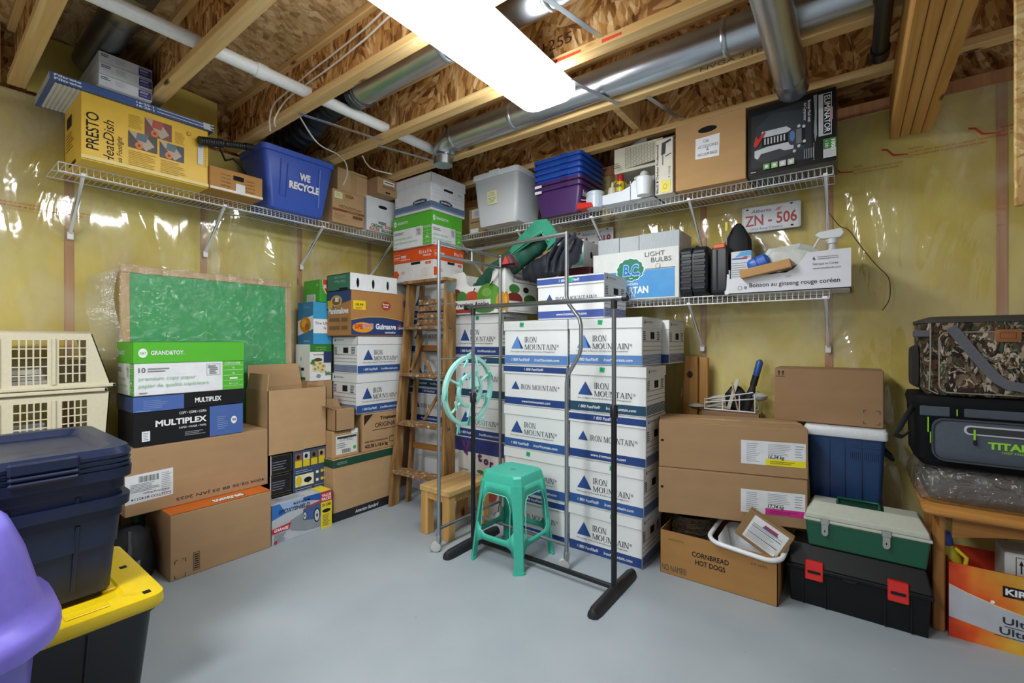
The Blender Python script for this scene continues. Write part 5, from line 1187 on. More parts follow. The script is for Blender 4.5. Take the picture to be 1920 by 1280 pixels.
# ================================================================== wooden step ladder
m_lad = m_ramp('ladder_wood', [(.28, '#6b4c2c'), (.5, '#8f6a3e'), (.66, '#a98654'), (.73, '#cdc2ac')], 5, rough=.6, stretch=(5, 5, .8), detail=10, bump=.15, bdist=.003)
m_step = m_ramp('paint_spattered_step', [(.3, '#6e4f30'), (.52, '#8a6844'), (.62, '#a58c6c'), (.70, '#d8d3c8')], 34, rough=.7, bump=.2, bdist=.004)
t = thing('step_ladder', 'paint-spattered wooden step ladder standing in the corner', 'ladder', (0, 0, 0))
BL, BR, TL, TR = Vector((-2.70, 2.15, 0)), Vector((-2.215, 2.20, 0)), Vector((-2.70, 2.325, 1.63)), Vector((-2.31, 2.330, 1.63))
def beam(a, b, s, u, name, mat, parent, bev=.002):
    """rectangular bar from a to b; s, u: half-size vectors"""
    a, b, s, u = map(Vector, (a, b, s, u))
    return MB().hexa([tuple(q) for q in (a-s-u, a+s-u, a+s+u, a-s+u, b-s-u, b+s-u, b+s+u, b-s+u)], mat).build(name, parent, bevel=bev)
wd_ = (BR-BL).normalized(); bk = Vector((-wd_.y, wd_.x, 0))
for a, b in ((BL, TL), (BR, TR)): beam(a, b, wd_*.013, bk*.042, 'rail', m_lad, t)
for z_ in (.25, .60, .955, 1.30):
    f = z_/1.63; a, b = BL.lerp(TL, f), BR.lerp(TR, f)
    so = beam(a+wd_*.0+Vector((0, 0, 0)), b, Vector((0, 0, .011)), bk*.055, 'step', m_step, t)
    for e, s_ in ((b, 1),): MB().lathe([(.010, 0), (.010, .006), (.005, .009)], metal('#7c7c78', .5), n=12, M=Matrix.Translation(e+wd_*(.0135)) @ Matrix.Rotation(R(90), 4, 'Y')).build('bolt_head', so)
    MB().tube([tuple(a-Vector((0, 0, .02))), tuple(b-Vector((0, 0, .02)))], .003, metal('#8a8a86', .4), 6).build('tie_rod', so)
beam(TL-wd_*.03+Vector((0, 0, .012)), TR+wd_*.02+Vector((0, 0, .012)), Vector((0, 0, .011)), bk*.065, 'top_cap', m_lad, t)
MB().hexa([tuple(TR+wd_*a+bk*b+Vector((0, 0, c))) for a, b, c in ((.0135, -.05, -.09), (.017, -.05, -.09), (.017, .05, -.09), (.0135, .05, -.09), (.0135, -.05, .02), (.017, -.05, .02), (.017, .05, .02), (.0135, .05, .02))], metal('#8f9a98', .5)).build('side_plate', t)
b0, b1 = bk*.115, bk*.085
for a, b in ((BL+wd_*.035, TL+wd_*.03), (BR-wd_*.035, TR-wd_*.03)): beam(a+b0, b+b1, wd_*.012, bk*.020, 'rear_leg', m_lad, t)
for k in range(4):
    f = (1.345+.05*k)/1.63; a, b = BL.lerp(TL, f)+wd_*.05+bk*.04, BR.lerp(TR, f)-wd_*.05+bk*.04; beam(a, b, Vector((0, 0, .019)), bk*.007, 'shelf_slat', m_step, t)
for z_ in (.42, 1.15): f = z_/1.63; beam(BL.lerp(TL, f)+b0*.95+wd_*.03, BR.lerp(TR, f)+b0*.95-wd_*.03, Vector((0, 0, .022)), bk*.006, 'rear_rung', m_wood('rung%d' % int(z_*100), '#8a5a2c', '#a9743c', 'x'), t)
f1, f2 = .5/1.63, .95/1.63
beam(BL.lerp(TL, 1.22/1.63)+wd_*.10+bk*.05, BL.lerp(TL, .98/1.63)+wd_*.02+bk*.05, wd_*.014, bk*.007, 'brace', m_lad, t)
beam(BL.lerp(TL, 1.12/1.63)+wd_*.10+bk*.07, BR.lerp(TR, .92/1.63)-wd_*.18+bk*.07, wd_*.014, bk*.007, 'brace', m_lad, t)
beam(BR.lerp(TR, .93/1.63)-wd_*.06+bk*.07, BL.lerp(TL, .62/1.63)+wd_*.17+bk*.07, wd_*.014, bk*.007, 'brace', m_lad, t)
beam(BR.lerp(TR, 1.2/1.63)-wd_*.09+bk*.05, BR.lerp(TR, .98/1.63)-wd_*.10+bk*.05, wd_*.014, bk*.007, 'brace', m_lad, t)

# ================================================================== racks and stools
t = thing('wooden_stool', 'low pale wooden stool in front of the ladder', 'stool', (-2.175, 1.945, 0))
m_pine, m_top = m_wood('pine_leg', '#b98a4c', '#d3a866', 'z', .5), m_wood('pine_top', '#c29a5e', '#d6b276', 'y', .35, 16, False)
w, d = .245, .375
MB().box(-.006, -.006, .268, w+.006, d+.006, .305, m_top).build('seat', t, bevel=.006, seg=2)
for x in (0, w-.058):
    for y in (0, d-.058): MB().box(x, y, 0, x+.058, y+.058, .2675, m_pine).build('leg', t, bevel=.003)
for y in (.008, d-.03): MB().box(.058, y, .225, w-.058, y+.02, .2675, m_pine).build('apron', t)
for x in (.008, w-.03): MB().box(x, .058, .225, x+.02, d-.058, .2675, m_pine).build('apron', t)

m_mint, m_mintl = plastic('#3fb39a', .35), plastic('#7fd9c2', .3)
t = thing('plastic_stool', 'mint green moulded plastic stool in the middle of the floor', 'stool', (-1.5325, 2.052, 0))
HS, wt, wbm = .485, .128, .172
def sq(z_, hw, c): return [(x*hw, y*hw, z_) for x, y in ((1-c, -1), (1, -1+c), (1, 1-c), (1-c, 1), (-1+c, 1), (-1, 1-c), (-1, -1+c), (-1+c, -1))]
MB().loft([sq(HS-.06, wt+.010, .22), sq(HS-.012, wt+.001, .22), sq(HS-.003, wt-.006, .24), sq(HS, wt-.02, .28), sq(HS-.003, wt-.035, .28), sq(HS-.003, .03, .28)], m_mint, False, True).build('seat', t, smooth=30)
MB().lathe([(.018, HS-.0029), (.012, HS-.0025), (.010, HS-.0022)], plastic('#2c8f7c', .4), n=16).build('centre_hole', t)
for sx_ in (1, -1):
    for sy_ in (1, -1):
        q = MB(); rg = []
        for z_ in (0.0, .012, .012, .11, .21, .32, HS-.05):
            f = 1-z_/HS; hw = wt+.008+(wbm-wt)*f; wl_ = .030+.012*max(0, (z_-.25)/.2)+(.006 if z_ < .013 and len(rg) < 2 else 0); g = .004 if z_ < .013 and len(rg) < 2 else 0
            c = .03
            rg.append([(sx_*(hw-wl_*1.25), sy_*(hw+g), z_), (sx_*(hw-c), sy_*(hw+g), z_), (sx_*(hw+g), sy_*(hw-c), z_), (sx_*(hw+g), sy_*(hw-wl_*1.25), z_), (sx_*(hw-.006), sy_*(hw-wl_*1.25), z_), (sx_*(hw-c-.006), sy_*(hw-c-.006), z_), (sx_*(hw-wl_*1.25), sy_*(hw-.006), z_)])
        q.loft(rg, m_mint); q.build('leg', t, smooth=25)
# side panels: arched opening above, cross rail below
for k in range(4):
    M = Matrix.Rotation(R(90*k), 4, 'Z')
    def pn(u, z_, e=0): f = 1-z_/HS; return (u, -(wt+.008+(wbm-wt)*f)+.003+e, z_)
    q = MB(); N = 10; top, arc = [], []
    for i in range(N+1):
        s = -1+2*i/N; u = s*(.098); top.append(pn(s*.112, HS-.05)); arc.append(pn(u*1.06, HS-.105-.085*max(0, abs(s)-.55)**2/.2))
    q.loft([top, arc], m_mint, False, False, False)
    o1 = q.build('arch_panel', t, solid=.005, smooth=40); o1.matrix_local = M
    q = MB(); hi, lo = [], []
    for i in range(N+1):
        s = -1+2*i/N; hi.append(pn(s*.125, .155+.06*max(0, abs(s)-.5)**2/.25)); lo.append(pn(s*.135, .125-.045*max(0, abs(s)-.6)**2/.16))
    q.loft([hi, lo], m_mint, False, False, False)
    o1 = q.build('cross_rail', t, solid=.005, smooth=40); o1.matrix_local = M
    q = MB(); q.tube([pn(-.099, .17)] + [pn(-.094+.188*i/12, HS-.107-.06*max(0, abs(-1+2*i/12)-.6)**2/.16, -.002) for i in range(13)] + [pn(.099, .17)], .0022, m_mintl, 6); o1 = q.build('rim_bead', t, smooth=60); o1.matrix_local = M

# chrome rolling garment rack
t = thing('chrome_garment_rack', 'chrome rolling garment rack with casters behind the plastic stool', 'rack', (0, 0, 0))
XA, YA_, YB, XC, YC = -1.895, 1.83, 2.395, -1.205, 2.085
ZT = 1.777
def tub(pts, r, name, par=None, mat=None, n=12): return MB().tube(pts, r, mat or m_chrome, n).build(name, par or t, smooth=60)
tub([(XA, YA_, .09), (XA, YA_, ZT)], .0105, 'post'); tub([(XA, YB, .09), (XA, YB, ZT)], .0105, 'post')
tub([(XC, YC, .09), (XC, YC, .98), (XC+.005, YC, 1.02), (XC+.075, YC, 1.13), (XC+.085, YC, 1.17), (XC+.085, YC, 1.28), (XC+.075, YC, 1.32), (XC+.01, YC, 1.40), (XC, YC, 1.44), (XC, YC, ZT)], .0105, 'bent_post')
tub([(XA, YA_, ZT-.012), (XA, YB, ZT-.012)], .009, 'end_bar'); tub([(XA, YA_-.0, ZT-.085), (XA, YB+.05, ZT-.085)], .0095, 'end_bar')
YM = (YA_+YB)/2
tub([(XA, YM, ZT-.012), (XC, YC, ZT-.012)], .0115, 'hanging_bar'); tub([(XA, YM, ZT-.085), (XA, YM, ZT-.012)], .009, 'stub_post')
tub([(XA, YA_, .13), (XA, YB, .13)], .009, 'bottom_rail'); tub([(XA, YM, .13), (XC, YC, .13)], .009, 'bottom_rail')
for z_ in (1.42, 1.10): tub([(XA, YA_, z_), (XA, YB, z_)], .0035, 'wire_rung', n=8)
for x, y in ((XA, YA_), (XA, YB), (XC, YC)):
    c = tub([(x, y, .095), (x, y, .075), (x, y, .07), (x, y, .055)], .016, 'caster', mat=metal('#c2c4c2', .4))
    MB().lathe([(.010, -.014), (.028, -.012), (.030, 0), (.028, .012), (.010, .014)], plastic('#b9bcb8', .4), n=18, M=Matrix.Translation((x-.012, y-.01, .0305)) @ Matrix.Rotation(R(90), 4, 'X') @ Matrix.Rotation(R(35), 4, 'Y')).build('wheel', c, smooth=40)

# black adjustable garment rack
t = thing('black_garment_rack', 'black and steel adjustable garment rack with long rubber feet', 'rack', (0, 0, 0))
XL, XR, YR = -1.796, -.906, 2.012
m_blk, m_rub, m_stl = C('#16171a', .3, var=.05), C('#1d1f22', .5, var=.05), metal('#8f9398', .28)
for x in (XL, XR):
    MB().tube([(x, YR, .03), (x, YR, .86)], .0135, m_blk, 14).build('lower_post', t, smooth=60)
    MB().tube([(x, YR, .84), (x, YR, .843), (x, YR, .895), (x, YR, .9)], [.015, .019, .019, .016], m_blk, 14).build('height_clamp', t, smooth=40)
    MB().tube([(x, YR, .86), (x, YR, 1.385)], .0105, m_stl, 14).build('upper_post', t, smooth=60)
    MB().tube([(x, YR, 1.355), (x, YR, 1.40)], .0150, m_rub, 14).build('tee_joint', t, smooth=40)
    f = MB(); rg = []
    for y, ww, hh in ((-.235, .010, .022), (-.225, .024, .038), (-.19, .030, .046), (-.05, .030, .050), (.05, .030, .050), (.19, .030, .046), (.225, .024, .038), (.235, .010, .022)):
        rg.append([(x+ww*math.cos(R(a)), YR+y, max(.001, hh*math.sin(R(a)))) for a in range(0, 181, 20)])
    f.loft(rg, m_rub); f.build('foot', t, smooth=40)
MB().tube([(XL, YR, .038), (XR, YR, .038)], .0125, m_blk, 14).build('base_bar', t, smooth=60)
MB().tube([(XL-.04, YR, 1.402), (XR+.045, YR, 1.402)], .0125, m_stl, 14).build('hanging_rail', t, smooth=60)
for x in (XL-.05, XR+.055): MB().tube([(x-.012, YR, 1.402), (x+.012, YR, 1.402)], .016, m_rub, 12).build('end_cap', t, smooth=40)

# mint clip hanger ring on the chrome rack
t = thing('clip_hanger', 'round mint green clip-and-drip hanger hooked on the chrome rack', 'hanger', (-1.862, 2.045, .905), 0, None, 6, 3)
mh, mh2 = plastic('#a6e4d8', .35), plastic('#7fd0be', .4)
def yring(r, x=0): return [(x, r*math.cos(R(a)), r*math.sin(R(a))) for a in range(0, 360, 9)]
def band_ring(ro, ri, x0, x1):
    n = 48; rg = []
    for i in range(n+1):
        a = 2*math.pi*i/n; c, s = math.cos(a), math.sin(a); rg.append([(x0, ro*c, ro*s), (x1, ro*c, ro*s), (x1, ri*c, ri*s), (x0, ri*c, ri*s)])
    return MB().loft(rg, mh, False, False)
band_ring(.212, .192, -.012, .014).build('outer_ring', t, smooth=40)
band_ring(.105, .088, .0, .022).build('inner_ring', t, smooth=40)
for a in (20, 150, 215, 335): MB().tube([(.008, .10*math.cos(R(a)), .10*math.sin(R(a))), (0, .20*math.cos(R(a)), .20*math.sin(R(a)))], .008, mh, 8).build('spoke', t, smooth=60)
MB().tube([(.03, -.05, -.15), (.035, .03, .02), (.03, .06, .12), (.02, .05, .20), (.0, .04, .225), (-.02, .02, .21)], .007, mh, 8).build('hook_arm', t, smooth=60)
MB().lathe([(.035, 0), (.028, .03), (.012, .07), (.008, .11)], mh, (.035, .01, .03), 14).build('hub_cone', t, smooth=40)
for k, a in enumerate((95, 130, 165, 190, 235, 265, 300, 350, 30, 65)):
    y, z_ = .205*math.cos(R(a)), .205*math.sin(R(a)); rr0 = .14 if k % 2 else .205; y, z_ = y*rr0/.205, z_*rr0/.205
    c = MB().prism([(-.006, -.004), (.006, -.004), (.013, -.055), (.008, -.057), (.0, -.02), (-.008, -.057), (-.013, -.055)], .004, .012, mh2 if k % 3 else mh, 'x', Matrix.Translation((.01, y, z_-.012)) @ Matrix.Rotation(R((k*37) % 60-30), 4, 'X'))
    c.build('clip', t)

# ================================================================== left foreground
# green board wrapped in plastic
m_fr = m_wood('board_frame', '#cfa878', '#e0c094', 'z', .45, knots=False)
t = thing('chalk_board', 'green chalkboard in wooden frame wrapped in clear plastic behind the paper boxes', 'board', (-3.235, .722, 0), 90, None, -1.5)
w, h, f = .965, 1.632, .042
MB().box(f, .008, f, w-f, .02, h-f, C('#2cb364', .45, var=.08, bump=.05, scale=5)).build('green_surface', t)
for n_, a in (('frame_rail', (0, 0, h-f, w, .028, h)), ('frame_rail', (0, 0, 0, w, .028, f)), ('frame_stile', (0, 0, f, f, .028, h-f)), ('frame_stile', (w-f, 0, f, w, .028, h-f))): MB().box(*a, m_fr).build(n_, t, bevel=.006, seg=2)
nu, nv = 30, 44; vs = []
for j in range(nv+1):
    for i in range(nu+1):
        a, b_ = i/nu, j/nv; vs.append((-.012+(w+.024)*a, -.007-.004*math.sin(31*a+17*b_)*math.sin(23*b_-9*a)-random.uniform(0, .0022), h*b_+.006))
MB().add(vs, [(j*(nu+1)+i, j*(nu+1)+i+1, (j+1)*(nu+1)+i+1, (j+1)*(nu+1)+i) for j in range(nv) for i in range(nu)], m_film('clear_wrap', '#dfe6df', .05, .06, 16, (1, 1, 1), .10, .9)).build('plastic_wrap', t, smooth=180)
vs = []
for j in range(25):
    for i in range(7): a, b_ = i/6, j/24; vs.append((-.005-.13*a*(1-.25*b_)-.02*math.sin(7*b_), .0+.02*math.sin(9*b_+3*a)+.05*a*(1-a), h-.02-.75*b_-.06*a*(1-b_)))
MB().add(vs, [(j*7+i, j*7+i+1, (j+1)*7+i+1, (j+1)*7+i) for j in range(24) for i in range(6)], m_film('loose_wrap', '#d6d4c4', .26, .05, 14, (1, 1, 1), .2, .6)).build('loose_wrap', t, smooth=180)

# pet carrier shells
BE, BE2 = plastic('#d8d0b4', .42), plastic('#cfc6a8', .45)
def carrier(label, z0, z1, yend0, yend1, wins, lip, rev):
    """local x along the wall, front panel at y = 0"""
    t = thing('pet_carrier', label, 'pet carrier', (-2.905, 0, z0), 90, 'beige pet carrier halves')
    h = z1-z0; x0 = -.28; m = MB()
    wz0, wz1 = wins[0][2]-z0, wins[0][3]-z0
    m.box(x0, 0, 0, wins[-1][1], .006, wz0, BE); m.box(x0, 0, wz1, wins[-1][1], .006, h-.012, BE)
    xs = [x0]+[v for w_ in wins for v in w_[:2]]
    for k in range(0, len(xs)-1, 2): m.box(xs[k], 0, wz0, xs[k+1], .006, wz1, BE)
    m.prism([(wins[-1][1], 0), (yend0, 0), (yend1, h-.012), (wins[-1][1], h-.012)], 0, .006, BE, 'y'); fo = m.build('front_panel', t)
    g = MB()
    for a, b_, c, d_, nx, nz in wins:
        for i in range(1, nx): x = a+(b_-a)*i/nx; g.box(x-.0025, .0, c-z0, x+.0025, .005, d_-z0, BE)
        for i in range(1, nz): z_ = c-z0+(d_-c)*i/nz; g.box(a, .0005, z_-.0025, b_, .0055, z_+.0025, BE)
    g.build('vent_grille', t)
    D_ = .36; q = MB()
    q.box(x0, D_-.006, 0, yend0-.03, D_, h*.45, BE2)
    if not rev:
        q.loft([[(x, y, z_) for x in (x0, yend1)] for y, z_ in ((0, h-.014), (.012, h-.003), (.04, h), (D_-.04, h), (D_-.01, h-.004), (D_, h-.02))], BE2, False, False, False)
    q.loft([[(yend0, .0, 0), (yend1, .0, h-.012)], [(yend0+.0, D_, 0), (yend1, D_, h-.012)]], BE2, False, False, False)
    q.build('shell', t, solid=.004, smooth=40)
    zl = 0 if lip < 0 else h
    MB().box(x0, -.016, zl-.008, yend0+.012, D_+.01, zl+.010, BE).build('rim_lip', t, bevel=.004) if False else None
    r_ = MB(); r_.box(x0, -.016, zl-.007, yend0+.014, .0, zl+.009, BE); r_.box(yend0, -.016, zl-.007, yend0+.014, D_, zl+.009, BE); r_.build('rim_lip', t, bevel=.003)
    for k in range(2):
        xx = (.235, .405)[k]; MB().box(xx-.006, -.009, wz0-.005, xx+.006, 0, wz1+.008, BE).build('moulded_rib', t, bevel=.002)
    return t
carrier('upper half of the beige pet carrier with square vent grilles', .988, 1.248, .605, .535, [(.2755, .384, 1.008, 1.207, 5, 5), (.422, .514, 1.012, 1.209, 4, 5)], -1, False)
carrier('lower half of the beige pet carrier behind the navy totes', .56, .968, .575, .60, [(.280, .384, .775, .925, 5, 4), (.432, .517, .785, .925, 4, 4)], 1, True)
carton('brown carton under the beige pet carrier behind the totes', (-2.915, .0, 0), 90, .56, .36, .555, K4)
q = MB()
for k in range(3): q.loft([rr(.22+.01*k, -3.17, .40-.01*k, -2.97, .02, 0), rr(.22+.01*k, -3.17, .40-.01*k, -2.97, .02, .022)], C('#d6d6cf', .9), M=Matrix(((0, 1, 0, 0), (1, 0, 0, 0), (0, 0, 1, 1.0+.025*k), (0, 0, 0, 1))))
q.build('folded_towel')
tag(COL.objects[-1], 'folded pale towels inside the upper half of the pet carrier', 'towel') if False else None
tw = [o for o in COL.objects if o.name.startswith('folded_towel')][-1]; tag(tw, 'folded pale towel seen through the upper carrier grille', 'towel')
q = MB(); q.tube([(-3.02, .23, .60), (-3.02, .24, .80), (-3.03, .36, .80), (-3.03, .37, .60)], .04, C('#b9bcc4', .9, bump=.4, scale=30), 10); tag(q.build('rolled_blanket', smooth=60), 'grey striped blanket bundle seen through lower carrier grille', 'blanket')

# navy totes on the yellow-lidded tote
NV, NV2 = plastic('#131d38', .36), plastic('#182443', .36)
def tote(label, cz, zb, zt, hx0, hy0, hx1, hy1, mat, group):
    t = thing('storage_tote', label, 'tote', (-2.195, .245, zb), 0, group); h = zt-zb
    MB().loft([rr(-hx0, -hy0, hx0, hy0, .04, 0), rr(-hx1+.01, -hy1+.01, hx1-.01, hy1-.01, .05, h*.78), rr(-hx1, -hy1, hx1, hy1, .05, h*.79), rr(-hx1, -hy1, hx1, hy1, .05, h-.035), rr(-hx1-.016, -hy1-.016, hx1+.016, hy1+.016, .06, h-.032), rr(-hx1-.018, -hy1-.018, hx1+.018, hy1+.018, .06, h), rr(-hx1, -hy1, hx1, hy1, .05, h), rr(-hx1+.012, -hy1+.012, hx1-.012, hy1-.012, .05, h*.5)], mat, True, False).build('body', t, smooth=35)
    for y in (-.075, .075): MB().tube([(hx0+.004, y*.9, .03), (hx1-.004, y, h*.77)], .006, mat, 8).build('moulded_rib', t, smooth=50)
    return t
tote('lower navy tote holding another nested tote, on the yellow lid', 0, .392, .70, .245, .165, .282, .192, NV, 'navy totes')
tote('upper navy tote nested inside the lower one, below the stacked lids', 0, .47, .792, .243, .163, .286, .196, NV, 'navy totes')
for k in range(3):
    t = thing('tote_lid', 'navy tote lid, %s of the three stacked on the totes' % ('lowest', 'middle', 'top one')[k], 'lid', (-2.195, .245, .7935+.0165*k), 0, 'navy tote lids')
    a, b_ = .300, .208
    MB().loft([rr(-a, -b_, a, b_, .06, 0, 6), rr(-a-.004, -b_-.004, a+.004, b_+.004, .06, .012, 6), rr(-a+.004, -b_+.004, a-.004, b_-.004, .06, .034 if k == 2 else .016, 6), rr(-a+.045, -b_+.045, a-.045, b_-.045, .045, .034 if k == 2 else .016, 6), rr(-a+.062, -b_+.062, a-.062, b_-.062, .04, .012, 6)], NV2 if k == 2 else NV, True, True).build('lid_panel', t, smooth=35)
    MB().box(a-.01, -.075, -.010, a+.016, .075, .028 if k == 2 else .006, NV).build('handle_cover', t, bevel=.006)
    if k == 2:
        MB().loft([rr(.02, -.10, .20, .10, .03, .0121), rr(.025, -.095, .195, .095, .03, .0150)], NV2).build('raised_panel', t, smooth=30)
YLW = plastic('#e0c014', .35)
t = thing('storage_tote', 'black tote with bright yellow lid on the floor under the navy totes', 'tote', (-2.103, .13, 0), 0)
MB().loft([rr(-.235, -.33, .235, .33, .03, 0), rr(-.262, -.362, .262, .362, .035, .32), rr(-.272, -.372, .272, .372, .035, .322), rr(-.275, -.375, .275, .375, .035, .345)], plastic('#14161a', .38), True, True).build('body', t, smooth=35)
lid = MB().loft([rr(-.285, -.385, .285, .385, .04, .335, 6), rr(-.29, -.39, .29, .39, .04, .347, 6), rr(-.288, -.388, .288, .388, .04, .376, 6), rr(-.275, -.375, .275, .375, .035, .380, 6), rr(-.215, -.30, .215, .30, .02, .380, 6), rr(-.205, -.29, .205, .29, .02, .371, 6)], YLW).build('lid', t, smooth=35)
for y in (-.29, .29): pass
for x, y in ((.25, .345), (-.02, .345), (-.22, .345)): MB().box(x-.012, y-.010, .3801, x+.012, y+.010, .3808, BLK).build('peg_hole', lid)
for k in range(4): MB().box(.223, -.30+.15*k, .380, .262, -.20+.15*k, .385, YLW).build('lid_ridge', lid, bevel=.002)
for x, y in ((-.08, .27), (.08, .27)): MB().box(x-.05, y-.012, .3711, x+.05, y+.022, .3802, YLW).build('lid_step', lid, bevel=.002)
for y in (-.12, .05, .2): MB().tube([(.238, y*.93, .01), (.264, y, .32)], .004, plastic('#14161a', .38), 8).build('moulded_rib', t, smooth=50)

PRP, PRP2 = plastic('#7a6fd0', .34), plastic('#6a5fc0', .34)
t = thing('lidded_bin', 'large violet plastic bin with domed lid beside the navy totes', 'bin', (-1.55, -.025, 0))
def el(r_, z_, n=28, e=.78):
    o = []
    for i in range(n):
        a = 2*math.pi*i/n; c, s = math.cos(a), math.sin(a); k = (abs(c)**3+abs(s)**3)**(-1/3)*.93; o.append((r_*c*k, r_*s*k, z_))
    return o
MB().loft([el(.17, 0), el(.175, .01), el(.222, .55), el(.225, .56)], PRP2).build('body', t, smooth=40)
MB().loft([el(.238, .548), el(.262, .552), el(.266, .575), el(.258, .60), el(.236, .612), el(.228, .64), el(.205, .735), el(.182, .795), el(.165, .812), el(.152, .812), el(.138, .775), el(.05, .77)], PRP).build('lid', t, smooth=50)

t = thing('dark_backpack', 'dark grey backpack slumped on the floor behind the yellow lid', 'bag', (-2.93, .70, 0))
q = MB(); rg = []
for z_, a, b_ in ((0, .10, .09), (.04, .125, .105), (.14, .12, .10), (.22, .09, .08), (.27, .04, .04)): rg.append([(a*math.cos(k*.3927)*(1+.05*math.sin(5*k)), b_*math.sin(k*.3927)-.02, z_) for k in range(16)])
q.loft(rg, C('#1b1d20', .7, var=.2, bump=.4, scale=20)); q.build('pack_body', t, smooth=70)
MB().tube([(.08, -.09, .02), (.115, -.05, .10), (.10, -.04, .18), (.05, -.03, .25)], .010, C('#4a4e52', .6), 8, sx=1.8).build('strap', t, smooth=60)
MB().box(.085, -.06, .06, .122, .0, .13, C('#7c7f82', .6)).build('label_patch', t, bevel=.01)

# ================================================================== right-hand side
w, d, h = .533, .38, .222
KC = kraft('#a47a48')
t = carton('open brown carton printed with black lettering on the floor, holding baskets', (-.807, 2.366, 0.0), 0, w, d, h, KC, 'open', flaps=())
p = Print(w, d, h, 'F'); p.rect(.005, .01, .995, .99, KC); p.text('CORNBREAD', .30, .57, .105, BLK, width=.32, bold=.025); p.text('HOT DOGS', .33, .40, .105, BLK, width=.26, bold=.025); p.text('NO NAME®', .02, .08, .14, INK, width=.23); p.text('6 X 1.6 KG', .86, .73, .05, INK, width=.12, al='c'); p.lines(.08, .78, .30, .86, 1, ink('#8a6a3c')); p.done(t)
# wicker basket
m_wick = m_ramp('wicker', [(.35, '#1d1812'), (.5, '#3b3022'), (.7, '#54452f')], 60, rough=.7, stretch=(1, 1, 3), bump=.8, bdist=.01)
t = thing('wicker_basket', 'dark woven wicker basket sitting inside the lettered carton', 'basket', (-.688, 2.55, .006))
MB().lathe([(.085, 0), (.095, .02), (.105, .16), (.108, .275), (.095, .275), (.09, .02)], m_wick, n=24, sx=1.0).build('basket_wall', t, smooth=60)
for k in range(9): MB().tube([(.106*math.cos(R(a)), .106*math.sin(R(a)), .03+.028*k+.004*math.sin(R(a*8+180*(k % 2)))) for a in range(0, 360, 8)], .006, m_wick, 5, close=True).build('woven_strand', t, smooth=60)
# white plastic basket with a small box in it
t = thing('plastic_basket', 'white plastic basket with thick rim leaning on the carton edge', 'basket', (-.418, 2.508, .10), -3, None, 7, 4)
WPB = plastic('#dfe3e6', .35)
MB().loft([rr(-.09, -.09, .09, .11, .04, -.075), rr(-.125, -.115, .125, .13, .05, .13)], WPB, True, False).build('body', t, smooth=40, solid=.003)
MB().tube(rr(-.158, -.150, .158, .15, .07, .14, 6), .011, WPB, 8, close=True).build('rim', t, smooth=60)
for x in (-.07, -.02, .03): MB().box(x-.008, -.1135, .075, x+.008, -.108, .11, BLK).build('slot', t)
t = carton('small brown carton with white address label tilted inside the white basket', (-.465, 2.425, .268), -2, .205, .045, .15, kraft('#8a6e4a'), 'plain', ry=28)
p = Print(.205, .045, .15, 'F'); p.rect(.15, .12, .92, .94, C('#d6d8d8', .5)); p.rect(.42, .76, .72, .84, ink('#9b3a4a')); p.rect(.4, .72, .74, .76, ink('#3a4a8c')); p.rect(.2, .60, .86, .62, BLK); p.rect(.2, .36, .86, .38, BLK); p.lines(.2, .64, .86, .72, 2, GRY); p.lines(.2, .40, .86, .58, 5, GRY, .3); p.lines(.2, .16, .86, .34, 5, GRY, .3); p.done(t, 'address_label')

ang = 17.0; wB = .672
for k, (z_, h, lab, hl, kg) in enumerate(((.309, .236, 'large brown carton with pink-striped label, lower of the two above the baskets', '#cf2a8c', '17.34 kg'), (.547, .240, 'large brown carton with yellow-striped label, upper of the two above the baskets', '#e6d81d', '16.34 kg'))):
    t = carton(lab, (-.815, 2.366+.004*k, z_), ang-.6*k, wB, .27, h, kraft('#a2825f'), tape=True)
    p = Print(wB, .31, h, 'F'); p.rect(.575, .22, .985, .70, C('#d9dcdf', .4)); p.rect(.735, .22, .985, .35, C(hl, .5)); p.lines(.61, .26, .70, .66, 10, GRY, .25); p.lines(.75, .42, .90, .66, 7, GRY, .25); p.lines(.92, .40, .975, .66, 5, GRY, .25); p.text(kg, .75, .36, .07, BLK, width=.10, shear=.2, bold=.01); p.lines(.76, .25, .95, .32, 2, ink('#8a2a62') if k == 0 else ink('#9a9010')); p.done(t, 'shipping_label'); p = Print(wB, .31, h, 'F'); p.rect(.015, .55, .035, .60, BLK); p.done(t, 'black_mark')
# offcuts and dish rack behind
m_off = m_wood('offcut_wood', '#a9783f', '#c79a5c', 'z', .6)
t = thing('timber_offcut', 'pale timber offcut with knot hole leaning on the back wall', 'timber', (-.855, 2.90, 0), 0, None, -1.2)
MB().prism([(0, 0), (.085, 0), (.088, 1.0), (.086, 1.108), (.01, 1.112), (.002, .9)], 0, .045, m_off, 'y').build('board', t, bevel=.003)
p = Print(.088, .05, 1.1, 'F'); p.ell(.5, .905, .2, .02, C('#3a2110', .7)); p.done(t, 'knot_hole')
tag(MB().prism([(0, 0), (.05, 0), (.05, 1.10), (0, 1.105)], 0, .04, m_off, 'y').build('timber_offcut', bevel=.003, loc=(-.765, 2.935, 0), rot=(R(-.8), 0, 0)), 'narrow dark-edged timber offcut beside the one with the knot', 'timber')
carton('plain brown carton behind the two large cartons, under the dish rack', (-.74, 2.76, 0), 0, .345, .25, .80, K4) if False else None
t = thing('dish_rack', 'white wire dish rack standing behind the large brown cartons', 'rack', (-.715, 2.882, .795))
carton('tall brown carton hidden behind the large cartons, under the wire rack', (-.735, 2.885, 0), 0, .31, .12, .79, K4)
wr = C('#dfe2e4', .35)
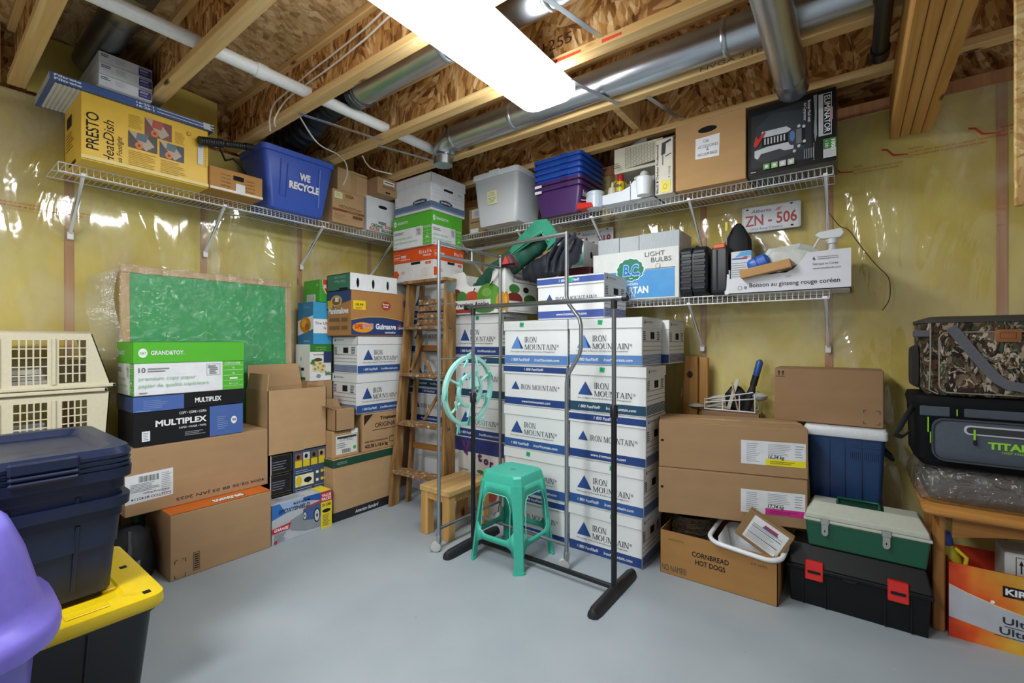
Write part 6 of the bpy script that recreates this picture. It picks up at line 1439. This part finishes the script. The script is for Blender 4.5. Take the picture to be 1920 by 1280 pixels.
for pts in ([(0, 0, .0), (0, 0, .06), (.26, 0, .115), (.27, 0, .11), (.27, 0, .0)], [(0, .12, 0), (0, .12, .06), (.26, .12, .115), (.27, .12, .11), (.27, .12, 0)], [(0, 0, .04), (.27, 0, .08), (.285, .06, .08), (.27, .12, .08), (0, .12, .04)], [(0, 0, .003), (.27, 0, .003), (.27, .12, .003), (0, .12, .003), (0, 0, .003)], [(.19, 0, .0), (.19, 0, .10)], [(.1, 0, 0), (.1, 0, .08)]): MB().tube(pts, .0035, wr, 6).build('wire', t, smooth=60)
q = thing('hand_brush', 'black brush with blue rounded handle standing in dish rack', 'brush', (-.50, 2.945, .80), 0, None, 0, 14); MB().lathe([(.022, 0), (.026, .08), (.02, .12), (.014, .15)], C('#1a1c20', .6), n=14).build('head', q, smooth=40); MB().tube([(0, 0, .145), (.0, 0, .155), (0, 0, .22), (0, 0, .29), (0, 0, .305)], [.012, .017, .018, .019, .008], plastic('#274f93', .35), 14).build('handle', q, smooth=50); MB().tube([(0, 0, .15), (0, 0, .21)], .0185, C('#15171b', .5), 14).build('grip', q, smooth=40)
q = MB(); q.box(-.605, 2.935, .80, -.585, 2.945, .985, C('#c9cdc8', .4), Matrix.Translation((-.595, 2.94, .8)) @ Matrix.Rotation(R(16), 4, 'Y') @ Matrix.Translation((.595, -2.94, -.8))); tag(q.build('steel_ruler', bevel=.001), 'grey flat ruler slanting out of the dish rack', 'ruler')
q = MB(); q.cyl((-.54, 2.92, .80), (-.575, 2.93, .96), .0045, C('#c7a873', .6), n=8); tag(q.build('wooden_dowel', smooth=60), 'thin wooden dowel standing in the dish rack', 'dowel')
q = MB(); rg = []
for z_, r_ in ((.0, .02), (.02, .045), (.09, .05), (.12, .03), (.13, .01)): rg.append([(-.56+r_*1.2*math.cos(a*.6283), 2.965+r_*math.sin(a*.6283)*.5, .80+z_+.01*math.sin(a*2)) for a in range(10)])
q.loft(rg, C('#17191c', .5, var=.3, bump=.4, scale=20)); tag(q.build('black_pouch', smooth=60), 'black cloth pouch in the middle of the dish rack', 'pouch')
q = MB(); q.lathe([(.012, 0), (.035, .012), (.04, .03), (.02, .045)], C('#aab0ac', .5), (-.425, 2.915, .862), 14); tag(q.build('grey_sponge', smooth=50), 'round grey scrubber at the end of dish rack', 'scrubber')
q = MB(); q.lathe([(.01, 0), (.03, .01), (.03, .02), (.01, .028)], C('#b4b4aa', .5), (-.765, 2.885, .797), 12, sx=1.6); tag(q.build('pale_soap', smooth=50), 'pale oval soap beside the dish rack', 'soap')
q = MB(); q.box(-.71, 2.90, .812, -.61, 2.93, .826, C('#b7babb', .4), Matrix.Translation((-.66, 2.915, .82)) @ Matrix.Rotation(R(-14), 4, 'Y') @ Matrix.Translation((.66, -2.915, -.82))); tag(q.build('grey_spatula', bevel=.003), 'flat grey spatula lying in the dish rack', 'spatula')

# blue cooler with carton on top
BC_, CW = plastic('#153762', .4), plastic('#d7dcdf', .35)
t = thing('cool_box', 'blue cool box with white lid behind the green tool box', 'cooler', (-.035, 2.735, .395))
MB().loft([rr(-.14, .01, .14, .29, .02, 0), rr(-.155, 0, .155, .30, .02, .34)], BC_).build('body', t, smooth=35)
MB().loft([rr(-.163, -.008, .163, .303, .02, .34), rr(-.166, -.011, .166, .304, .02, .345), rr(-.166, -.011, .166, .304, .02, .375), rr(-.158, -.004, .158, .30, .02, .388)], CW).build('lid', t, smooth=35)
for x in (-.06, .0, .065): MB().box(x-.0015, -.004, .01, x+.0015, .008, .33, C('#153766', .4)).build('groove', t)
q = MB()
for i in range(16): q.box(.02+.0075*i, -.003, .245, .024+.0075*i, .003, .275, BC_, Matrix.Identity(4))
q.build('vent_ribs', t, kind='stuff')
MB().box(-.01, -.003, .30, .135, .003, .306, BC_).build('moulded_rib', t)
MB().tube([(.155, .08, .27), (.185, .10, .24), (.185, .2, .24), (.155, .22, .27)], .009, C('#1a2a44', .5), 8).build('handle', t, smooth=50)
carton('plain brown carton on the floor under the blue cool box', (-.18, 2.735, 0), 0, .30, .28, .393, K4)
w, d, h = .450, .22, .275
t = carton('brown carton with two up arrows standing on the blue cool box', (-.335, 2.775, .7865), 0, w, d, h, kraft('#967757'), 'flaps', tape=False)
p = Print(w, d, h, 'F')
for u in (.045, .085): p.rect(u-.004, .86, u+.004, .92, BLK); p.poly([(u-.014, .91), (u+.014, .91), (u, .955)], BLK)
p.rect(.015, .835, .105, .843, BLK)
for u, v, a, b_ in ((.83, .06, 1, 1), (.965, .06, -1, 1), (.83, .30, 1, -1), (.965, .30, -1, -1)): p.rect(min(u, u+a*.03), v, max(u, u+a*.03), v+.007, INK); p.rect(u, min(v, v+b_*.05), u+.005, max(v, v+b_*.05), INK)
p.done(t)

# green and white tool box
GT, GW = plastic('#11523a', .4), plastic('#b2b6a8', .45)
t = thing('green_tool_box', 'green tool box with pale grey lid and metal latches', 'tool box', (-.178, 2.495, .2655), 0)
w, d = .43, .215
MB().hexa([(.012, .008, 0), (w-.012, .008, 0), (w-.012, d-.008, 0), (.012, d-.008, 0), (0, 0, .115), (w, 0, .115), (w, d, .115), (0, d, .115)], GT).build('body', t, bevel=.006, seg=2)
MB().box(-.006, -.006, .115, w+.006, d+.006, .127, GW).build('lid_rim', t, bevel=.003)
MB().loft([[(0, 0, .127), (w, 0, .127), (w, d, .127), (0, d, .127)], [(.004, .002, .15), (w-.004, .002, .15), (w-.004, d-.002, .15), (.004, d-.002, .15)], [(.03, .06, .192), (w-.03, .06, .192), (w-.03, d-.06, .192), (.03, d-.06, .192)]], GW).build('lid', t, bevel=.005, seg=2)
hd = MB().tube([(.12, .075, .193), (.12, .082, .202), (.12, .135, .202), (.27, .135, .202), (.27, .082, .202), (.27, .075, .193)], .006, GT, 8).build('handle', t, smooth=50)
MB().box(.115, .065, .1922, .285, .145, .1935, C('#0f3d2c', .5)).build('handle_recess', t)
m_lt = metal('#b9bab6', .35)
for x in (.075, .29):
    MB().box(x-.016, -.012, .108, x+.016, -.004, .135, m_lt).build('hasp', t, bevel=.002); l_ = MB().prism([(x-.013, .118), (x-.013, .068), (x-.006, .058), (x+.006, .058), (x+.013, .068), (x+.013, .118)], -.010, -.004, m_lt, 'y').build('latch', t, bevel=.001)
    MB().box(x-.002, -.0108, .075, x+.002, -.010, .085, BLK).build('keyhole', l_)

# black tool box with red latches
TB = C('#0c0d0e', .5, var=.1, bump=.03, scale=50, spec=.3)
t = thing('black_tool_box', 'black tool box with two red latches on the floor', 'tool box', (-.247, 2.468, 0), 0)
w, d = .502, .24
MB().hexa([(.012, .01, 0), (w-.012, .01, 0), (w-.012, d-.005, 0), (.012, d-.005, 0), (.004, .003, .165), (w-.004, .003, .165), (w-.004, d, .165), (.004, d, .165)], TB).build('body', t, bevel=.005, seg=2)
MB().box(-.004, -.008, .158, w+.006, d+.004, .176, TB).build('lid_rim', t, bevel=.004)
MB().loft([[(.0, -.002, .176), (w, -.002, .176), (w, d, .176), (0, d, .176)], [(.01, .03, .235), (w-.01, .03, .235), (w-.01, d-.03, .235), (.01, d-.03, .235)], [(.018, .045, .263), (w-.018, .045, .263), (w-.018, d-.04, .263), (.018, d-.04, .263)]], TB).build('lid', t, bevel=.005, seg=2)
RL = plastic('#c8231b', .35)
for x in (.105, .395):
    l_ = MB().hexa([(x-.034, -.018, .125), (x+.034, -.018, .125), (x+.034, -.004, .125), (x-.034, -.004, .125), (x-.034, -.006, .205), (x+.034, -.006, .205), (x+.034, .014, .205), (x-.034, .014, .205)], RL).build('latch', t, bevel=.003)
    MB().box(x-.024, -.0165, .155, x+.024, -.0125, .166, BLK).build('slot', l_)
    for s in (-.042, .042): MB().box(x+s-.002, .0, .005, x+s+.002, .01, .155, BLK).build('body_groove', t)
MB().box(.21, -.010, .150, .26, -.002, .160, BLK).build('front_tab', t, bevel=.002)

# oak side table
m_oak, m_oakt = m_wood('oak_leg', '#8a5a26', '#a8743a', 'z', .4, 30, False), m_wood('oak_top', '#a0682c', '#bf8a48', 'x', .35, 26, False)
t = thing('side_table', 'oak side table with curved apron under the wrapped bundle', 'table', (.222, 2.385, 0))
MB().loft([rr(.0, .0, .70, .50, .03, .53), rr(-.006, -.006, .706, .506, .03, .538), rr(-.006, -.006, .706, .506, .03, .552), rr(.004, .004, .696, .496, .03, .560)], m_oakt).build('table_top', t, smooth=30)
for x, y in ((.042, .19), (.62, .19), (.042, .42), (.62, .42)): MB().box(x, y, 0, x+.04, y+.04, .5295, m_oak).build('leg', t, bevel=.004)
out = [(.085, .455), (.085, .5295), (.62, .5295), (.62, .455)] + [(.62-.535*i/10, .455-.0+.05*math.sin(math.pi*i/10)) for i in range(1, 10)]
out = [(.085, .5295), (.62, .5295)] + [(.62-.535*i/12, .44+.045*math.sin(math.pi*i/12)) for i in range(0, 13)]
MB().prism(out, .05, .068, m_wood('oak_apron', '#8a5a26', '#a8743a', 'x', .4, 30, False), 'y').build('apron', t)
MB().box(.05, .07, .46, .068, .42, .5295, m_oak).build('side_rail', t)
MB().box(.086, .2, .46, .62, .216, .5295, m_oak).build('rear_rail', t)

# detergent carton under the table
w, d, h = .46, .24, .302
RO = C('#c83a1c', .45)
t = thing('detergent_carton', 'open red and orange detergent carton under the side table', 'box', (.312, 2.556, 0))
q = MB(); q.box(0, 0, 0, w, .004, h, RO); q.box(0, d-.004, 0, w, d, h, RO); q.box(0, .004, 0, .004, d-.004, h, C('#a8201a', .45)); q.box(w-.004, .004, 0, w, d-.004, h, RO); q.box(0, 0, 0, w, d, .004, RO); q.build('body', t)
mg, nt, b = newmat('detergent_print'); N, L = nt.nodes, nt.links
tc = N.new('ShaderNodeTexCoord'); sp = N.new('ShaderNodeSeparateXYZ'); L.new(tc.outputs['Object'], sp.inputs[0]); nz = N.new('ShaderNodeTexNoise'); nz.inputs['Scale'].default_value = 9; L.new(tc.outputs['Object'], nz.inputs['Vector'])
ma = N.new('ShaderNodeMath'); ma.operation = 'MULTIPLY_ADD'; ma.inputs[1].default_value = 3.2; L.new(sp.outputs[0], ma.inputs[0]); L.new(nz.outputs[0], ma.inputs[2]); m2 = N.new('ShaderNodeMath'); m2.operation = 'SUBTRACT'; m2.inputs[1].default_value = .42; L.new(ma.outputs[0], m2.inputs[0])
cr = N.new('ShaderNodeValToRGB'); e = cr.color_ramp.elements; e[0].color = lin('#c3200f'); e[1].color = lin('#dcb63a'); q_ = e.new(.3); q_.color = lin('#d9561a'); q_ = e.new(.55); q_.color = lin('#dd8a2a'); L.new(m2.outputs[0], cr.inputs[0]); L.new(cr.outputs[0], b.inputs['Base Color']); b.inputs['Roughness'].default_value = .45
p = Print(w, d, h, 'F'); p.rect(0, 0, 1, 1, mg); GS = C('#b4b8bf', .35)
p.poly([(0, .70), (.12, .63), (.3, .55), (.55, .47), (1, .42), (1, .10), (.6, .13), (.25, .21), (0, .27)], GS); p.poly([(0, .70), (.12, .63), (.3, .55), (.55, .47), (1, .42), (1, .43), (.55, .48), (.3, .56), (.12, .64), (0, .71)], C('#e8d8a0', .4))
p.rect(.33, .70, .80, .84, BLK); p.text('KIRKLAND', .345, .735, .075, WHT, width=.40, bold=.04); p.text('Signature', .40, .705, .02, C('#b03030', .5), width=.2)
p.text('UltraClean', .33, .355, .085, DI, width=.46, bold=.015); p.text('UltraPropre', .31, .22, .085, DI, width=.50, bold=.015); p.lines(.34, .315, .75, .335, 1, INK); p.lines(.28, .18, .75, .20, 1, INK)
p.ell(.27, .60, .014, .022, C('#f4ecd8', .4)); p.done(t)
q = thing('cleaner_bottle', 'yellow bottle with blue cap inside the detergent carton', 'bottle', (.365, 2.66, .006), 0, None, 0, -8); MB().loft([rr(-.035, -.03, .035, .03, .02, 0), rr(-.04, -.035, .04, .035, .02, .22), rr(-.036, -.03, .036, .03, .02, .29), rr(-.02, -.018, .02, .018, .012, .335)], C('#c9b722', .4)).build('body', q, smooth=40); MB().lathe([(.02, .336), (.022, .338), (.02, .385), (.016, .39)], plastic('#1f47a8', .35), n=16).build('cap', q, smooth=40)
MB().tube([(.035, -.036, .24), (.05, -.04, .30), (.02, -.035, .335)], .008, C('#d8c62a', .4), 8).build('grip', q, smooth=50)
t = carton('white carton with two up arrows inside the detergent carton', (.475, 2.59, .21), 0, .25, .16, .165, C('#d5d6d2', .5), 'flaps', tape=False)
p = Print(.25, .16, .165, 'F'); p.frame(.12, .48, .34, .92, .002, BLK)
for u in (.18, .27): p.rect(u-.008, .55, u+.008, .76, BLK); p.poly([(u-.025, .74), (u+.025, .74), (u, .86)], BLK)
p.done(t)
carton('small brown carton at the bottom of the detergent carton', (.47, 2.585, .006), 0, .25, .17, .20, K4)

# plastic-wrapped bundle, lunch cooler and camouflage bag on the table
DKB = C('#2b2723', .75, var=.3, bump=.4, scale=12)
t = thing('wrapped_bundle', 'dark bundle wrapped in clear plastic under the grey soft cooler', 'bundle', (.23, 2.47, .5605))
MB().loft([rr(.02, .02, .64, .36, .06, 0), rr(-.0, .0, .66, .38, .07, .04), rr(.01, .01, .65, .37, .06, .10), rr(.04, .04, .62, .34, .06, .128)], DKB).build('contents', t, smooth=60)
vs = []; nu = 48; rg = []
for z_, g in ((.0, -.002), (.012, .012), (.04, .018), (.08, .016), (.115, .008), (.131, -.02)):
    rg.append([(x+random.uniform(-.006, .006), y+random.uniform(-.006, .0), z_+random.uniform(0, .004)) for x, y, _ in rr(-.01-g, -.01-g, .67+g, .39+g, .07, 0, 11)])
MB().loft(rg, m_film('bag_film', '#b9b6ae', .10, .10, 22, (1, 1, 1), .1, .8), False, True).build('plastic_wrap', t, smooth=180)
GC, BK2, LM = C('#4b525c', .75, var=.06, bump=.1, scale=60, spec=.2), C('#0c0d0f', .7, var=.1, bump=.1, scale=60, spec=.2), C('#8fd12a', .5)
t = thing('soft_cooler', 'grey and black soft cooler bag with lime green lettering', 'cooler bag', (.198, 2.497, .694))
w, d, h = .62, .34, .288
MB().loft([rr(.03, .02, w-.03, d-.02, .05, 0, 5), rr(.006, .0, w-.006, d, .05, .03, 5), rr(.0, -.002, w, d, .05, .23, 5), rr(-.004, -.006, w+.004, d+.004, .05, .25, 5), rr(-.006, -.008, w+.006, d+.006, .05, .262, 5), rr(.0, -.004, w, d, .05, .285, 5), rr(.06, .04, w-.06, d-.04, .05, h, 5)], BK2).build('body', t, smooth=40)
MB().loft([[(x, y, z_) for (x, z_, _) in rr(.055+i, .035+i, w-.03-i, .20-i, .04, 0, 6)] for y, i in ((-.002, 0), (-.022, .0), (-.032, .012))], GC).build('front_pocket', t, smooth=40)
MB().box(.02, -.0075, .205, .11, .0, .245, GC).build('grey_panel', t, bevel=.003); MB().box(.15, -.0075, .208, .33, .0, .242, GC).build('grey_panel', t, bevel=.003)
MB().tube([(x, -.030, z_) for (x, z_, _) in rr(.056, .036, w-.031, .199, .04, 0, 6)], .004, C('#3a3f46', .5), 6, close=True).build('piping', t, smooth=60)
MB().loft([[(x, y, z_) for (x, z_, _) in rr(.145+i, .145+i, w-.03, .182-i, .016, 0, 5)] for y, i in ((-.031, 0), (-.035, .001))], C('#b7bcc0', .35)).build('reflective_trim', t, smooth=40)
MB().loft([[(x, y, z_) for (x, z_, _) in rr(.152+i, .151+i, w-.03, .176-i, .012, 0, 5)] for y, i in ((-.0345, 0), (-.0365, .001))], C('#2a2d31', .6)).build('zip_tape', t, smooth=40)
MB().box(.171, -.041, .128, .177, -.036, .168, LM).build('zip_pull', t, bevel=.001); MB().box(.170, -.041, .108, .180, -.036, .129, BLK).build('pull_tab', t, bevel=.002)
p = Print(w, d, h, 'F', off=.0325); p.text('TITAN', .34, .345, .085, LM, width=.185, bold=.04); p.text('DEEP FREEZE', .40, .295, .028, LM, width=.115); p.done(t, 'lettering'); MB().box(.048, -.0335, .10, .051, -.0305, .145, LM).build('lime_tab', t)
for x in (.395, .455): MB().lathe([(.0, 0), (.018, .001), (.020, .004), (.0, .005)], LM, n=12, M=Matrix.Translation((x, -.006, .248)) @ Matrix.Rotation(R(90), 4, 'X')).build('lime_patch', t)
MB().box(.043, -.008, .14, .047, -.002, .20, LM).build('zip_pull', t); MB().box(.128, -.010, .212, .131, -.004, .238, LM).build('zip_pull', t)
MB().tube([(.0, .02, .235), (-.02, .0, .20), (-.045, -.03, .15), (-.06, -.035, .12), (-.035, -.01, .11), (-.012, .02, .13)], .014, C('#1b1c1f', .6), 8, sx=.35).build('shoulder_strap', t, smooth=60)

m_camo = m_ramp('camouflage', [(0, '#1c1712'), (.14, '#3d2d20'), (.28, '#665a4a'), (.40, '#8a7f6c'), (.50, '#2c221a'), (.62, '#a49a86'), (.70, '#523722'), (.86, '#3a4630')], 24, rough=.85, detail=8, stretch=(1, 1, .55), dist=.6, vor=True, bump=.1, bdist=.004)
t = thing('camouflage_bag', 'camouflage cooler bag with grey carrying strap on top of the soft cooler', 'bag', (.222, 2.497, .9835))
w, d, h = .60, .33, .318
MB().loft([rr(.02, .015, w, d, .05, 0, 5), rr(.0, .0, w, d, .05, .03, 5), rr(.0, -.004, w, d, .05, .15, 5), rr(.002, .0, w, d, .05, .292, 5)], m_camo).build('body', t, smooth=40)
MB().loft([rr(-.003, -.004, w+.003, d, .05, .292, 5), rr(-.004, -.006, w+.004, d, .05, .306, 5), rr(.03, .03, w, d-.03, .05, h, 5)], C('#3a3733', .7)).build('lid', t, smooth=40)
MB().loft([[(x, y, z_) for (x, z_, _) in rr(.05+i, .012+i, w, .255-i, .03, 0, 5)] for y, i in ((-.002, 0), (-.018, .0), (-.024, .008))], m_camo).build('front_pocket', t, smooth=40)
MB().tube([(x, -.022, z_) for (x, z_, _) in rr(.052, .014, w, .253, .03, 0, 5)], .0025, C('#8c8676', .6), 6, close=True).build('piping', t, smooth=60)
MB().tube([(.028, -.006, .29), (.028, -.008, .15), (.024, -.006, .02), (.05, -.008, .006)], .0025, C('#9c968a', .6), 6).build('piping', t, smooth=60)
ST = C('#55565c', .7, bump=.15, scale=80)
def ribbon(pts, wd2, name, par, mat):
    q = MB(); P = [Vector(p_) for p_ in pts]; rg = []
    for i, p_ in enumerate(P):
        tg = (P[min(i+1, len(P)-1)]-P[max(i-1, 0)]).normalized(); s = tg.cross(Vector((0, -1, 0))).normalized()*wd2; n_ = Vector((0, -.003, 0))
        rg.append([tuple(p_-s), tuple(p_+s), tuple(p_+s+n_), tuple(p_-s+n_)])
    q.loft(rg, mat); return q.build(name, par, smooth=40)
ribbon([(.085, -.026, .272), (.115, -.028, .225), (.15, -.03, .165), (.185, -.033, .11), (.21, -.036, .075), (.235, -.04, .055), (.28, -.043, .045), (.33, -.042, .06), (.37, -.038, .11), (.385, -.033, .17), (.40, -.03, .24), (.41, -.027, .28)], .017, 'carry_strap', t, ST)
MB().box(-.018, .0, .235, .028, .10, .262, ST).build('side_strap', t, bevel=.003)
MB().loft([[(x, y, z_) for (x, z_, _) in rr(.205+i, .215+i, .275-i, .262-i, .01, 0, 2)] for y, i in ((-.006, 0), (-.0275, 0), (-.029, .003))], C('#8a5526', .6)).build('leather_patch', t, smooth=30)
q = MB(); q.frame if False else None
p = Print(.07, .05, .047, 'F', off=0); p.frame(.2, .25, .8, .75, .001, BLK); o = p.done(t, 'patch_stitching'); o.location = (.205, -.0292, .215)
MB().loft([[(-.004, y, z_) for (y, z_, _) in rr(.04, .02, .28, .2, .05, 0, 5)], [(-.02, y, z_) for (y, z_, _) in rr(.06, .03, .26, .19, .05, 0, 5)]], C('#1e1b19', .8)).build('mesh_pocket', t, smooth=40)
